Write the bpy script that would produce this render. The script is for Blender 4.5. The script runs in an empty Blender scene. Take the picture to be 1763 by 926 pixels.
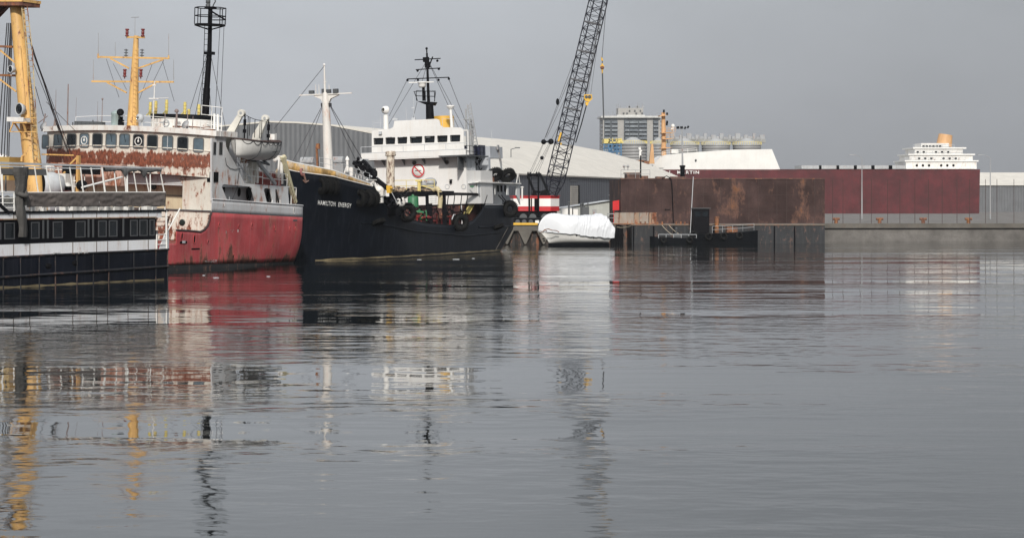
import bpy, math, random
from mathutils import Vector, Matrix
random.seed(7)
C = bpy.context.scene
R_ = math.radians

# ------------------------------------------------------------------ camera, sky, sun, exposure
F, CX, CY, H = 4000.0, 600.0, 350.0, 5.2
cd = bpy.data.cameras.new('camera'); cam = bpy.data.objects.new('camera', cd); C.collection.objects.link(cam)
cam.location = (0, 0, H); cam.rotation_euler = (R_(90), 0, 0)
cd.sensor_width = 36; cd.lens = 36*F/1763; cd.clip_end = 20000; cd.clip_start = 1
cd.shift_x = (881.5-CX)/1763; cd.shift_y = -(463-CY)/1763
C.camera = cam
SUN_AZ, SUN_EL = (-0.04, -1.0), 31.0        # horizontal direction towards the sun, elevation
w = bpy.data.worlds.new('World'); C.world = w; w.use_nodes = True
nt = w.node_tree; nt.nodes.clear()
N = nt.nodes.new; LK = nt.links.new
out = N('ShaderNodeOutputWorld'); bg = N('ShaderNodeBackground'); sky = N('ShaderNodeTexSky')
sky.sky_type = 'NISHITA'; sky.sun_disc = False; sky.sun_elevation = R_(SUN_EL)
sky.sun_rotation = math.atan2(SUN_AZ[0], SUN_AZ[1]); sky.dust_density = 4; sky.air_density = 1.2
hs = N('ShaderNodeHueSaturation'); hs.inputs['Saturation'].default_value = .5
tc = N('ShaderNodeTexCoord'); sx = N('ShaderNodeSeparateXYZ'); cr = N('ShaderNodeValToRGB')
LK(tc.outputs['Generated'], sx.inputs[0])
el = cr.color_ramp.elements          # cloud cover: dull near the horizon, brighter overhead
el[0].position = 0.0; el[0].color = (.43, .445, .465, 1)
el[1].position = 1.0; el[1].color = (1.0, 1.02, 1.06, 1)
e = el.new(.035); e.color = (.48, .50, .53, 1)
e = el.new(.10); e.color = (.55, .58, .615, 1)
e = el.new(.4); e.color = (.75, .78, .82, 1)
ab = N('ShaderNodeMath'); ab.operation = 'MAXIMUM'; ab.inputs[1].default_value = 0
LK(sx.outputs['Z'], ab.inputs[0]); LK(ab.outputs[0], cr.inputs[0])
ns = N('ShaderNodeTexNoise'); ns.inputs['Scale'].default_value = 5; ns.inputs['Detail'].default_value = 5
mp = N('ShaderNodeMapping'); mp.inputs['Scale'].default_value = (1, 1, 2.2)
LK(tc.outputs['Generated'], mp.inputs[0]); LK(mp.outputs[0], ns.inputs[0])
mr = N('ShaderNodeMapRange'); mr.inputs[1].default_value = .3; mr.inputs[2].default_value = .7
mr.inputs[3].default_value = 9.0; mr.inputs[4].default_value = 11.2
LK(ns.outputs[0], mr.inputs[0])
sc = N('ShaderNodeVectorMath'); sc.operation = 'SCALE'
ax_ = N('ShaderNodeValToRGB'); a0 = ax_.color_ramp.elements      # the cloud is thicker towards the right of the view
a0[0].position = 0; a0[0].color = (.9,.9,.9,1); a0[1].position = 1; a0[1].color = (.72,.72,.73,1)
for p_, v_ in ((.425,.91),(.485,.99),(.52,.93),(.57,.80),(.64,.73)): e = a0.new(p_); e.color = (v_, v_, v_*1.01, 1)
am = N('ShaderNodeMath'); am.operation = 'MULTIPLY_ADD'; am.inputs[1].default_value = .5; am.inputs[2].default_value = .5
LK(sx.outputs['X'], am.inputs[0]); LK(am.outputs[0], ax_.inputs[0])
mu = N('ShaderNodeVectorMath'); mu.operation = 'MULTIPLY'; LK(cr.outputs[0], mu.inputs[0]); LK(ax_.outputs[0], mu.inputs[1])
LK(mu.outputs[0], sc.inputs[0]); LK(mr.outputs[0], sc.inputs['Scale'])
mx = N('ShaderNodeMix'); mx.data_type = 'RGBA'; mx.inputs['Factor'].default_value = .93
LK(sky.outputs[0], hs.inputs['Color']); LK(hs.outputs[0], mx.inputs['A']); LK(sc.outputs[0], mx.inputs['B'])
LK(mx.outputs['Result'], bg.inputs['Color']); bg.inputs['Strength'].default_value = .1
LK(bg.outputs[0], out.inputs[0])
sd = bpy.data.lights.new('sun', 'SUN'); sd.energy = 3.5; sd.angle = R_(4); sd.color = (1, .955, .885)
so = bpy.data.objects.new('sun', sd); C.collection.objects.link(so)
ce = math.cos(R_(SUN_EL)); hn = math.hypot(*SUN_AZ)
sv = Vector((SUN_AZ[0]/hn*ce, SUN_AZ[1]/hn*ce, math.sin(R_(SUN_EL))))
so.rotation_euler = sv.to_track_quat('Z', 'Y').to_euler()
C.view_settings.view_transform = 'Standard'; C.view_settings.look = 'None'
C.view_settings.gamma = 1; C.view_settings.exposure = 0
C.render.engine = 'CYCLES'

# ------------------------------------------------------------------ helpers
def at(px, py, Y): return Vector(((px-CX)*Y/F, Y, H+(CY-py)*Y/F))
class Frame:
    """a vessel's own axes: x from bow to stern, y to its far side, z up"""
    def __init__(s, o, theta, heel=0, trim=0):
        s.M = Matrix.Translation(o) @ Matrix.Rotation(R_(90-theta), 4, 'Z') @ Matrix.Rotation(R_(trim), 4, 'Y') @ Matrix.Rotation(R_(heel), 4, 'X')
        s.I = s.M.inverted()
    def hit(s, px, py, ax, val):
        o = s.I @ Vector((0, 0, H)); d = s.I.to_3x3() @ Vector(((px-CX)/F, 1, (CY-py)/F))
        return o + d*((val-o[ax])/d[ax])
    def X(s, px, py, v): return s.hit(px, py, 0, v)
    def Y(s, px, py, v): return s.hit(px, py, 1, v)
    def Z(s, px, py, v): return s.hit(px, py, 2, v)
    def pt(s, v):
        p = s.M @ Vector(v); return CX+p.x/p.y*F, CY-(p.z-H)/p.y*F
    def xof(s, px, y, z):
        lo, hi = -60, 90
        for _ in range(50):
            m = (lo+hi)/2
            if s.pt((m, y, z))[0] < px: lo = m
            else: hi = m
        return (lo+hi)/2
class MB:
    def __init__(s): s.v = []; s.f = []; s.sm = []
    def add(s, vs, fs, sm=False):
        b = len(s.v); s.v += [Vector(p) for p in vs]
        for f in fs: s.f.append([b+i for i in f]); s.sm.append(sm)
        return s
    def box(s, a, b, M=None):
        x0, y0, z0 = a; x1, y1, z1 = b
        vs = [Vector(p) for p in ((x0,y0,z0),(x1,y0,z0),(x1,y1,z0),(x0,y1,z0),(x0,y0,z1),(x1,y0,z1),(x1,y1,z1),(x0,y1,z1))]
        if M: vs = [M @ p for p in vs]
        return s.add(vs, [(0,3,2,1),(4,5,6,7),(0,1,5,4),(1,2,6,5),(2,3,7,6),(3,0,4,7)])
    def cbox(s, c, d, M=None):
        c = Vector(c); d = Vector(d)/2
        if M is None: return s.box(c-d, c+d)
        return s.box(-d, d, Matrix.Translation(c) @ M.to_4x4())
    def tube(s, p, q, r, r2=None, n=8, caps=True):
        p = Vector(p); q = Vector(q); r2 = r if r2 is None else r2
        d = q-p
        if d.length < 1e-6: return s
        d.normalize(); u = d.orthogonal().normalized(); w_ = d.cross(u)
        vs = []
        for k in range(n):
            a = 2*math.pi*k/n; o = u*math.cos(a)+w_*math.sin(a); vs += [p+o*r, q+o*r2]
        s.add(vs, [(2*k, 2*((k+1)%n), 2*((k+1)%n)+1, 2*k+1) for k in range(n)], n > 5)
        if caps: s.add(vs, [[2*k for k in range(n)][::-1], [2*k+1 for k in range(n)]])
        return s
    def path(s, pts, r, n=6):
        for a, b in zip(pts, pts[1:]): s.tube(a, b, r, n=n)
        return s
    def bar(s, p, q, w_, h, up=(0,0,1)):
        p = Vector(p); q = Vector(q); d = (q-p).normalized(); up = Vector(up)
        sd_ = d.cross(up)
        if sd_.length < 1e-3: sd_ = d.orthogonal()
        sd_.normalize(); up = sd_.cross(d).normalized()
        a = sd_*w_/2; b = up*h/2
        return s.add([p-a-b,p+a-b,p+a+b,p-a+b,q-a-b,q+a-b,q+a+b,q-a+b], [(0,3,2,1),(4,5,6,7),(0,1,5,4),(1,2,6,5),(2,3,7,6),(3,0,4,7)])
    def prism(s, poly, ext):
        n = len(poly); ext = Vector(ext); poly = [Vector(p) for p in poly]
        return s.add(poly+[p+ext for p in poly], [list(range(n))[::-1], list(range(n, 2*n))]+[(i,(i+1)%n,n+(i+1)%n,n+i) for i in range(n)])
    def lathe(s, o, prof, n=16, ax=(0,0,1), sm=True, flat=1.0):
        q = Vector(ax).to_track_quat('Z', 'Y'); o = Vector(o); vs = []
        for r, z in prof:
            for k in range(n):
                a = 2*math.pi*k/n; vs.append(o+q @ Vector((r*math.cos(a), flat*r*math.sin(a), z)))
        fs = [(i*n+k, i*n+(k+1)%n, (i+1)*n+(k+1)%n, (i+1)*n+k) for i in range(len(prof)-1) for k in range(n)]
        s.add(vs, fs, sm); return s
    def torus(s, c, ax, R, r, n=24, m=10, jag=0):
        q = Vector(ax).to_track_quat('Z', 'Y'); c = Vector(c); vs = []
        for i in range(n):
            a = 2*math.pi*i/n
            for j in range(m):
                b = 2*math.pi*j/m; rr = r*(1+(jag if (i % 2 and abs(j-m*0) < 3) else 0))
                vs.append(c+q @ Vector(((R+rr*math.cos(b))*math.cos(a), (R+rr*math.cos(b))*math.sin(a), rr*1.15*math.sin(b))))
        return s.add(vs, [(i*m+j, ((i+1)%n)*m+j, ((i+1)%n)*m+(j+1)%m, i*m+(j+1)%m) for i in range(n) for j in range(m)], True)
    def ball(s, c, r, n=12, m=8):
        c = Vector(c); rx, ry, rz = (r, r, r) if not hasattr(r, '__len__') else r; vs = []
        for i in range(m+1):
            t = math.pi*i/m
            for k in range(n):
                a = 2*math.pi*k/n; vs.append(c+Vector((rx*math.sin(t)*math.cos(a), ry*math.sin(t)*math.sin(a), rz*math.cos(t))))
        return s.add(vs, [(i*n+k, (i+1)*n+k, (i+1)*n+(k+1)%n, i*n+(k+1)%n) for i in range(m) for k in range(n)], True)
    def grid(s, rows, sm=True, close=False):
        n = len(rows[0]); vs = [p for r in rows for p in r]
        fs = []
        for i in range(len(rows)-1):
            for k in range(n if close else n-1): fs.append((i*n+k, i*n+(k+1)%n, (i+1)*n+(k+1)%n, (i+1)*n+k))
        return s.add(vs, fs, sm)
    def sheet(s, outer, holes, th, fn):
        """flat plate with openings; fn maps (a, b, t) to a point, t in 0..th"""
        cu = bpy.data.curves.new('tmp', 'CURVE'); cu.dimensions = '2D'; cu.fill_mode = 'BOTH'; cu.extrude = .5
        for loop in [outer]+list(holes):
            sp = cu.splines.new('POLY'); sp.points.add(len(loop)-1)
            for i, p in enumerate(loop): sp.points[i].co = (p[0], p[1], 0, 1)
            sp.use_cyclic_u = True
        ob = bpy.data.objects.new('tmp', cu); me = bpy.data.meshes.new_from_object(ob)
        s.add([fn(v.co.x, v.co.y, (v.co.z+.5)*th) for v in me.vertices], [list(p.vertices) for p in me.polygons])
        bpy.data.objects.remove(ob); bpy.data.curves.remove(cu); bpy.data.meshes.remove(me)
        return s
    def text(s, body, fn, spacing=1.0, width=None, height=None, bold=0.0):
        """lettering; fn maps (a in 0..1, b in 0..1) to a point"""
        cu = bpy.data.curves.new('tmp', 'FONT'); cu.body = body; cu.size = 1; cu.space_character = spacing; cu.offset = bold
        ob = bpy.data.objects.new('tmp', cu); me = bpy.data.meshes.new_from_object(ob)
        xs = [v.co.x for v in me.vertices]; ys = [v.co.y for v in me.vertices]
        x0, x1, y0, y1 = min(xs), max(xs), min(ys), max(ys)
        s.add([fn((v.co.x-x0)/(x1-x0), (v.co.y-y0)/(y1-y0)) for v in me.vertices], [list(p.vertices) for p in me.polygons])
        bpy.data.objects.remove(ob); bpy.data.curves.remove(cu); bpy.data.meshes.remove(me)
        return s
    def build_each(s, name, m, parent=None):
        n = len(s.v); lab = list(range(n))
        def fd(i):
            while lab[i] != i: lab[i] = lab[lab[i]]; i = lab[i]
            return i
        for f in s.f:
            for j in f[1:]: lab[fd(j)] = fd(f[0])
        near = {}                       # a tube's end caps share its corner points
        for i, p in enumerate(s.v):
            k_ = (round(p.x, 4), round(p.y, 4), round(p.z, 4))
            if k_ in near: lab[fd(i)] = fd(near[k_])
            else: near[k_] = i
        groups = {}
        for f, q in zip(s.f, s.sm): groups.setdefault(fd(f[0]), []).append((f, q))
        out = []
        for fs in groups.values():
            mb = MB(); ix = {}
            for f, q in fs:
                g_ = []
                for i in f:
                    if i not in ix: ix[i] = len(mb.v); mb.v.append(s.v[i])
                    g_.append(ix[i])
                mb.f.append(g_); mb.sm.append(q)
            out.append(mb.build(name, m, parent))
        return out
    def build(s, name, m, parent=None, label=None, solid=0):
        me = bpy.data.meshes.new(name); me.from_pydata([tuple(p) for p in s.v], [], s.f)
        me.polygons.foreach_set('use_smooth', s.sm); me.materials.append(m); me.update()
        o = bpy.data.objects.new(name, me); C.collection.objects.link(o)
        if parent: o.parent = parent
        if label: o['label'] = label
        if solid:
            md = o.modifiers.new('Solidify', 'SOLIDIFY'); md.thickness = solid; md.offset = 0
        return o
def tag(o, label, cat, group=None, kind=None):
    if label: o['label'] = label
    if cat: o['category'] = cat
    if group: o['group'] = group
    if kind: o['kind'] = kind
    return o
def thing(name, label, cat, M=None, group=None):
    o = bpy.data.objects.new(name, None); C.collection.objects.link(o)
    if M is not None: o.matrix_world = M
    return tag(o, label, cat, group)
def lerp(a, b, t): return a+(b-a)*t
def interp(pts, x):
    if x <= pts[0][0]: return pts[0][1]
    for (a, b), (c, d) in zip(pts, pts[1:]):
        if x <= c: return lerp(b, d, (x-a)/(c-a)) if c > a else d
    return pts[-1][1]
def rail(mb, pts, h, n=2, r=.025, step=1.5, up=Vector((0,0,1))):
    pts = [Vector(p) for p in pts]
    for k in range(1, n+1): mb.path([p+up*h*k/n for p in pts], r, n=5)
    for a, b in zip(pts, pts[1:]):
        c = max(1, round((b-a).length/step))
        for i in range(c+1):
            p = a.lerp(b, i/c); mb.tube(p, p+up*h, r, n=5)
    return mb
def ladder(mb, a, b, wdir, w_=.45, step=.35, r=.025):
    a = Vector(a); b = Vector(b); s_ = Vector(wdir).normalized()*w_/2
    mb.tube(a-s_, b-s_, r, n=5); mb.tube(a+s_, b+s_, r, n=5); n = int((b-a).length/step)
    for i in range(n):
        p = a.lerp(b, (i+.5)/n); mb.tube(p-s_, p+s_, r*.8, n=4)
    return mb

# ------------------------------------------------------------------ materials
def mat(name, col, rough=.5, metal=0, rust=0.0, rcol=(.16,.055,.025), rs=1.2, dirt=.12, streak=.0, scol=(.1,.07,.05),
        zones=None, halo_amt=.5, stain=(.46,.24,.16), bump=.0, bscale=8, spec=.5, corr=None, clear=0, patch=None, var=.0):
    """painted surface: grime variation, rust patches (fraction rust), vertical streaks; zones = [(z, rust)] raises rust by height"""
    m = bpy.data.materials.new(name); m.use_nodes = True; t = m.node_tree; L = t.links.new; NN = t.nodes.new
    b = t.nodes['Principled BSDF']; b.inputs['Roughness'].default_value = rough; b.inputs['Metallic'].default_value = metal
    b.inputs['Specular IOR Level'].default_value = spec
    tcn = NN('ShaderNodeTexCoord'); geo = tcn.outputs['Object']
    def noise(scale, det=4, mapping=(1,1,1), rg=.55):
        mp_ = NN('ShaderNodeMapping'); mp_.inputs['Scale'].default_value = mapping; L(geo, mp_.inputs[0])
        n_ = NN('ShaderNodeTexNoise'); n_.inputs['Scale'].default_value = scale; n_.inputs['Detail'].default_value = det
        n_.inputs['Roughness'].default_value = rg
        L(mp_.outputs[0], n_.inputs[0]); return n_.outputs[0]
    def rng(v, a, b_, c, d):
        r = NN('ShaderNodeMapRange'); r.inputs[1].default_value = a; r.inputs[2].default_value = b_; r.inputs[3].default_value = c; r.inputs[4].default_value = d
        L(v, r.inputs[0]); return r.outputs[0]
    def mix(f, a, b_):
        x = NN('ShaderNodeMix'); x.data_type = 'RGBA'
        if isinstance(f, float): x.inputs['Factor'].default_value = f
        else: L(f, x.inputs['Factor'])
        for k, v in (('A', a), ('B', b_)):
            if isinstance(v, tuple): x.inputs[k].default_value = (*v, 1) if len(v) == 3 else v
            else: L(v, x.inputs[k])
        return x.outputs['Result']
    def mth(op, a, b_):
        x = NN('ShaderNodeMath'); x.operation = op; x.use_clamp = False
        for i, v in enumerate((a, b_)):
            if isinstance(v, (int, float)): x.inputs[i].default_value = v
            else: L(v, x.inputs[i])
        return x.outputs[0]
    c = mix(rng(noise(.35, 5), .35, .65, 0., 1.), tuple(x*(1-dirt) for x in col), tuple(min(1, x*(1+dirt*.5)) for x in col))
    c = mix(rng(noise(5, 4), .4, .75, 0., dirt), c, tuple(x*.55 for x in col))
    if streak: c = mix(rng(noise(1.0, 5, (2.6, 2.6, .22), .7), .5, .72, 0., streak), c, scol)
    if rust or zones:
        base = mth('MULTIPLY_ADD', noise(rs*1.0, 8, (1,1,.8), .72), 1.0)
        n1 = noise(rs, 9, (1.25, 1.25, .55), .74)
        if zones:
            sp = NN('ShaderNodeSeparateXYZ'); L(geo, sp.inputs[0]); cr_ = NN('ShaderNodeValToRGB')
            z0 = zones[0][0]; z1 = zones[-1][0]; ee = cr_.color_ramp.elements
            ee[0].position = 0; ee[0].color = (zones[0][1],)*3+(1,); ee[1].position = 1; ee[1].color = (zones[-1][1],)*3+(1,)
            for z, a in zones[1:-1]:
                e_ = ee.new((z-z0)/(z1-z0)); e_.color = (a, a, a, 1)
            L(rng(sp.outputs['Z'], z0, z1, 0., 1.), cr_.inputs[0]); amt = cr_.outputs[0]
        else:
            amt = None
        if amt is None: fac = rng(n1, .62-rust*.5, .70-rust*.5, 0., 1.)
        else: fac = mth('MULTIPLY', mth('ADD', n1, mth('SUBTRACT', mth('MULTIPLY', amt, .5), .60)), 14.0)
        cl = NN('ShaderNodeClamp'); L(fac, cl.inputs[0])
        rc = mix(rng(noise(rs*3.5, 6, (1,1,.5), .7), .38, .62, 0., 1.), tuple(x*.55 for x in rcol), tuple(x*1.7 for x in rcol))
        if amt is None: hf = rng(n1, .56-rust*.5, .68-rust*.5, 0., .35)
        else: hf = mth('MINIMUM', mth('MAXIMUM', mth('MULTIPLY', mth('ADD', n1, mth('SUBTRACT', mth('MULTIPLY', amt, .5), .56)), 4.0), 0.), halo_amt)
        halo = mix(hf, c, stain)
        c = mix(cl.outputs[0], halo, rc)
    L(c, b.inputs['Base Color'])
    hgt = None
    if corr:                                   # corrugation: (axis, period)
        sp2 = NN('ShaderNodeSeparateXYZ'); L(geo, sp2.inputs[0])
        s_ = mth('SINE', mth('MULTIPLY', sp2.outputs[corr[0]], 2*math.pi/corr[1]), 0)
        hgt = mth('MULTIPLY', s_, corr[2] if len(corr) > 2 else .03)
    if bump:
        nb = mth('MULTIPLY', noise(bscale, 4), bump); hgt = nb if hgt is None else mth('ADD', hgt, nb)
    if hgt is not None:
        bp = NN('ShaderNodeBump'); bp.inputs['Strength'].default_value = 1; bp.inputs['Distance'].default_value = 1
        L(hgt, bp.inputs['Height']); L(bp.outputs[0], b.inputs['Normal'])
    return m
M_ = {}
M_['white'] = mat('white_paint', (.74,.73,.70), .5, rust=.04, streak=.35, scol=(.42,.30,.2), dirt=.1)
M_['white_clean'] = mat('clean_white_paint', (.78,.77,.74), .5, streak=.12, scol=(.5,.42,.33), dirt=.06)
M_['cream'] = mat('cream_paint', (.62,.52,.36), .6, rust=.06, streak=.3, scol=(.3,.16,.08))
M_['black'] = mat('black_paint', (.006,.007,.009), .5, dirt=.3, spec=.08)
M_['blacksteel'] = mat('black_steel', (.006,.006,.008), .55, dirt=.3, spec=.08)
M_['rubber'] = mat('black_rubber', (.010,.010,.010), .8, dirt=.3, spec=.15, bump=.03, bscale=12)
M_['yellow'] = mat('yellow_paint', (.72,.44,.15), .5, rust=.10, rs=2.4, streak=.5, scol=(.25,.10,.03), dirt=.15)
M_['yellow_clean'] = mat('bright_yellow_paint', (.72,.42,.04), .5, rust=.02, streak=.15)
M_['yellow_pale'] = mat('pale_yellow_paint', (.70,.58,.18), .5, rust=.05)
M_['grey'] = mat('grey_paint', (.33,.34,.35), .55, rust=.03, streak=.3)
M_['lightgrey'] = mat('light_grey_paint', (.50,.52,.54), .55, streak=.2)
M_['darkgrey'] = mat('dark_grey_paint', (.07,.075,.08), .6)
M_['redlamp'] = mat('dark_red_paint', (.16,.02,.02), .4)
M_['red'] = mat('red_paint', (.42,.02,.025), .45, rust=.03, dirt=.12, streak=.2)
M_['deckred'] = mat('red_deck_paint', (.20,.025,.02), .6, rust=.12)
M_['green'] = mat('green_paint', (.03,.16,.07), .5, rust=.08)
M_['brown'] = mat('rusty_brown_steel', (.10,.055,.045), .8, rust=.12, rcol=(.20,.08,.03))
M_['rust'] = mat('rusted_steel', (.12,.05,.03), .85, rust=.3, rcol=(.22,.09,.03))
M_['tarp'] = mat('taupe_canvas', (.115,.098,.090), .85, dirt=.2, bump=.02, bscale=20)
M_['canvas'] = mat('dark_canvas', (.10,.10,.10), .85, dirt=.3, bump=.02, bscale=20)
M_['rope'] = mat('pale_rope', (.45,.40,.30), .8)
M_['wire'] = mat('steel_wire', (.05,.05,.055), .5, metal=.5)
M_['glass'] = mat('window_glass', (.010,.014,.018), .08, dirt=.4, spec=.35)
M_['glassblue'] = mat('hazy_window_glass', (.09,.13,.16), .15, dirt=.6, spec=.8)
M_['dark'] = mat('dark_interior', (.005,.005,.006), .9, spec=.1)
M_['frame'] = mat('metal_window_frame', (.35,.36,.37), .4, metal=.3)
M_['concrete'] = mat('weathered_concrete', (.13,.12,.105), .9, streak=.5, scol=(.12,.09,.07), dirt=.3, bump=.03)
M_['pile'] = mat('sheet_pile_steel', (.035,.032,.03), .8, rust=.1)
M_['galv'] = mat('galvanised_steel', (.42,.43,.43), .5, metal=.2, streak=.2)
M_['letter'] = mat('white_lettering', (.78,.78,.76), .6)

# ------------------------------------------------------------------ the setting
def water_mat():
    m = bpy.data.materials.new('harbour_water'); m.use_nodes = True; t = m.node_tree; L = t.links.new; NN = t.nodes.new
    b = t.nodes['Principled BSDF']; b.inputs['Base Color'].default_value = (.006, .009, .009, 1)
    b.inputs['Specular Tint'].default_value = (.52,.55,.57,1); b.inputs['IOR'].default_value = 1.33; b.inputs['Specular IOR Level'].default_value = .5
    g = NN('ShaderNodeTexCoord').outputs['Object']
    def noise(s, mpv, det=3, rot=0):
        mp_ = NN('ShaderNodeMapping'); mp_.inputs['Scale'].default_value = mpv; mp_.inputs['Rotation'].default_value = (0,0,rot); L(g, mp_.inputs[0])
        n_ = NN('ShaderNodeTexNoise'); n_.inputs['Scale'].default_value = s; n_.inputs['Detail'].default_value = det; L(mp_.outputs[0], n_.inputs[0]); return n_.outputs[0]
    def mth(op, a, b_):
        x = NN('ShaderNodeMath'); x.operation = op
        for i, v in enumerate((a, b_)):
            if isinstance(v, (int, float)): x.inputs[i].default_value = v
            else: L(v, x.inputs[i])
        return x.outputs[0]
    # calm slicks and ruffled bands
    band = NN('ShaderNodeMapRange'); L(noise(.05, (.5, 1.6, 1), 4), band.inputs[0])
    band.inputs[1].default_value = .42; band.inputs[2].default_value = .6; band.inputs[3].default_value = .12; band.inputs[4].default_value = 1.7
    h = mth('ADD', mth('MULTIPLY', noise(.75, (.8, 1.0, 1), 2), .11), mth('MULTIPLY', noise(3.2, (.8, 1.2, 1), 2, .4), .010))
    h = mth('ADD', mth('MULTIPLY', h, band.outputs[0]), mth('MULTIPLY', noise(.22, (1, 1.5, 1), 1), .06))
    bp = NN('ShaderNodeBump'); bp.inputs['Strength'].default_value = 1; bp.inputs['Distance'].default_value = WAVE
    L(h, bp.inputs['Height']); L(bp.outputs[0], b.inputs['Normal'])
    rr = NN('ShaderNodeMapRange'); L(band.outputs[0], rr.inputs[0]); rr.inputs[1].default_value = .2; rr.inputs[2].default_value = 1
    rr.inputs[3].default_value = .02; rr.inputs[4].default_value = .06
    L(rr.outputs[0], b.inputs['Roughness'])
    return m
WAVE = .30
wm = MB(); wm.add([(-6000,-2000,0),(6000,-2000,0),(6000,9000,0),(-6000,9000,0)], [(0,1,2,3)])
tag(wm.build('water', water_mat()), None, None, kind='structure')

ground_m = mat('quay_gravel', (.16,.15,.14), .95, dirt=.4, bump=.05, bscale=2)
QZ = 2.35
g = MB(); g.prism([(-3000,330,-1),(10,300,-1),(22,292.6,-1),(32.8,292.6,-1),(34,312,-1),(330,330,-1),(3000,330,-1),(5000,9000,-1),(-5000,9000,-1)], (0,0,QZ+1))
tag(g.build('ground', ground_m), None, None, kind='structure')
# quay wall with its capping beam and steel sheet piles
qw = thing('quay_wall', 'weathered concrete quay wall with angular sheet piles below the red crane', 'quay')
cap = MB(); cap.box((14,291.4,1.75),(32.5,292.6,QZ+.12)); cap.box((32.5,291.4,1.75),(33.5,304,QZ+.12)); cap.build('cap_beam', M_['concrete'], qw)
pl = MB(); x = 14; pts = []
while x < 31:
    pts += [(x, 292.1), (x+.9, 292.1), (x+1.5, 291.45), (x+2.4, 291.45)]; x += 3.0
pl.grid([[Vector((a, b_, -1)) for a, b_ in pts], [Vector((a, b_, 1.75)) for a, b_ in pts]], sm=False); pl.build('sheet_piling', M_['pile'], qw)
for k in range(5):                               # slanting concrete buttresses seen as light and dark triangles
    bx = 19.0+k*2.3
    b = MB(); b.prism([(bx,291.4,1.74),(bx+1.7,291.4,1.74),(bx+.95,291.2,.1),(bx+.75,291.2,.1)], (0,-.25,0)); b.build('buttress', M_['concrete'], qw)
yb = MB(); a_ = at(883,389,291); b_ = at(926,390,291); yb.box((a_.x,291.2,QZ+.125),(b_.x,291.6,QZ+.4))
tag(yb.build('kerb_beam', M_['yellow_clean']), 'low yellow kerb beam on the quay edge left of the wrapped boat', 'kerb')

def block(name, px0, px1, py0, py1, Y, depth, m, parent=None, base=None):
    a = at(px0, py1, Y); b = at(px1, py0, Y); mb = MB(); mb.box((a.x, Y, a.z if base is None else base), (b.x, Y+depth, b.z)); return mb.build(name, m, parent)

# ------------------------------------------------------------------ large storage shed
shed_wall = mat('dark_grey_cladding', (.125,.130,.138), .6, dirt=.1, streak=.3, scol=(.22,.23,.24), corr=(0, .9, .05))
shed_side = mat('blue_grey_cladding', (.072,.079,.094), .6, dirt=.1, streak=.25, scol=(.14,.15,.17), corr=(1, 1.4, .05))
shed_roof = mat('off_white_roof_sheet', (.62,.59,.53), .65, dirt=.10, streak=.12, scol=(.4,.37,.33), corr=(1, 2.0, .03))
th = R_(21); A = Vector((math.sin(th), math.cos(th), 0)); Pp = Vector((-math.cos(th), math.sin(th), 0))
shed = thing('storage_shed', 'huge grey clad storage shed with a pale curved roof behind the ships', 'shed')
C0 = Vector((24.15, 420, 0))
prof = [(0,QZ),(0,10.55),(6,13.2),(12,15.4),(20,17.7),(29,19.4),(36,20.0),(42,20.25),(52,19.5),(62,17.6),(72,14.5),(82,10.55),(82,QZ)]
def SP(w_, s_, z): return C0+Pp*w_+A*s_+Vector((0,0,z))
LEN = 165
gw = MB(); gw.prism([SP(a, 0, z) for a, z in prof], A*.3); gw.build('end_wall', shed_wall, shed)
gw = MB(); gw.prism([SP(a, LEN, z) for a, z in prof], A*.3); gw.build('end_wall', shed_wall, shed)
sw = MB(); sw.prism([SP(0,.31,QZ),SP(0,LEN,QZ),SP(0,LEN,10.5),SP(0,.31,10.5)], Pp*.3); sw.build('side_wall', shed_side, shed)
rf = MB(); rp = prof[1:-1]
def RP(w_, z, s_):      # the roof bellies out a little along its length
    return SP(w_, s_, z+.25)
rf.grid([[SP(a-(.5 if i == 0 else 0), s_, z+.22-(.1 if i == 0 else 0)) for i, (a, z) in enumerate(rp)] for s_ in [k*LEN/12-.0 for k in range(13)]], sm=False)
rf.build('roof', shed_roof, shed, solid=.3)
def shed_hit(px, py):   # point on the long side wall
    d = Vector(((px-CX)/F, 1, (CY-py)/F)); o = Vector((0,0,H)); n = Pp; t = (C0-o).dot(n)/d.dot(n); return o+d*t
p0 = shed_hit(982, 320); p1 = shed_hit(994.5, 320)
dm = MB(); dm.prism([Vector((p0.x,p0.y,QZ)),Vector((p1.x,p1.y,QZ)),p1,p0], -Pp*.12); dm.build('door', mat('beige_door', (.30,.28,.25), .6, corr=(2,.4,.03)), shed)
dm = MB(); q0 = shed_hit(994.6, 319); q1 = shed_hit(996.5, 319); dm.prism([Vector((q0.x,q0.y,QZ)),Vector((q1.x,q1.y,QZ)),q1,q0], -Pp*.2); dm.build('door_frame', M_['dark'], shed)
q0 = shed_hit(981, 312.5); q1 = shed_hit(995, 312.5); q2 = shed_hit(995, 309); q3 = shed_hit(981, 309)
dm = MB(); dm.prism([q0,q1,q2,q3], -Pp*.15); dm.build('door_hood', M_['darkgrey'], shed)
mbp = MB(); a = SP(8, 44, 14.4); mbp.tube(a, a+Vector((0,0,1.6)), .08); mbp.tube(a+Vector((0,0,1.55)), a+Vector((.9,0,1.8)), .07); mbp.cbox(a+Vector((1.3,0,1.85)), (1.0,.4,.2))
mbp.build('roof_lamp', M_['darkgrey'], shed)
mbp = MB(); a = SP(18, 20, 17.3); mbp.tube(a, a+Vector((0,0,1.7)), .05); mbp.tube(a+Vector((-.3,0,1)), a+Vector((.3,0,1)), .04); mbp.build('antenna', M_['darkgrey'], shed)
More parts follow.
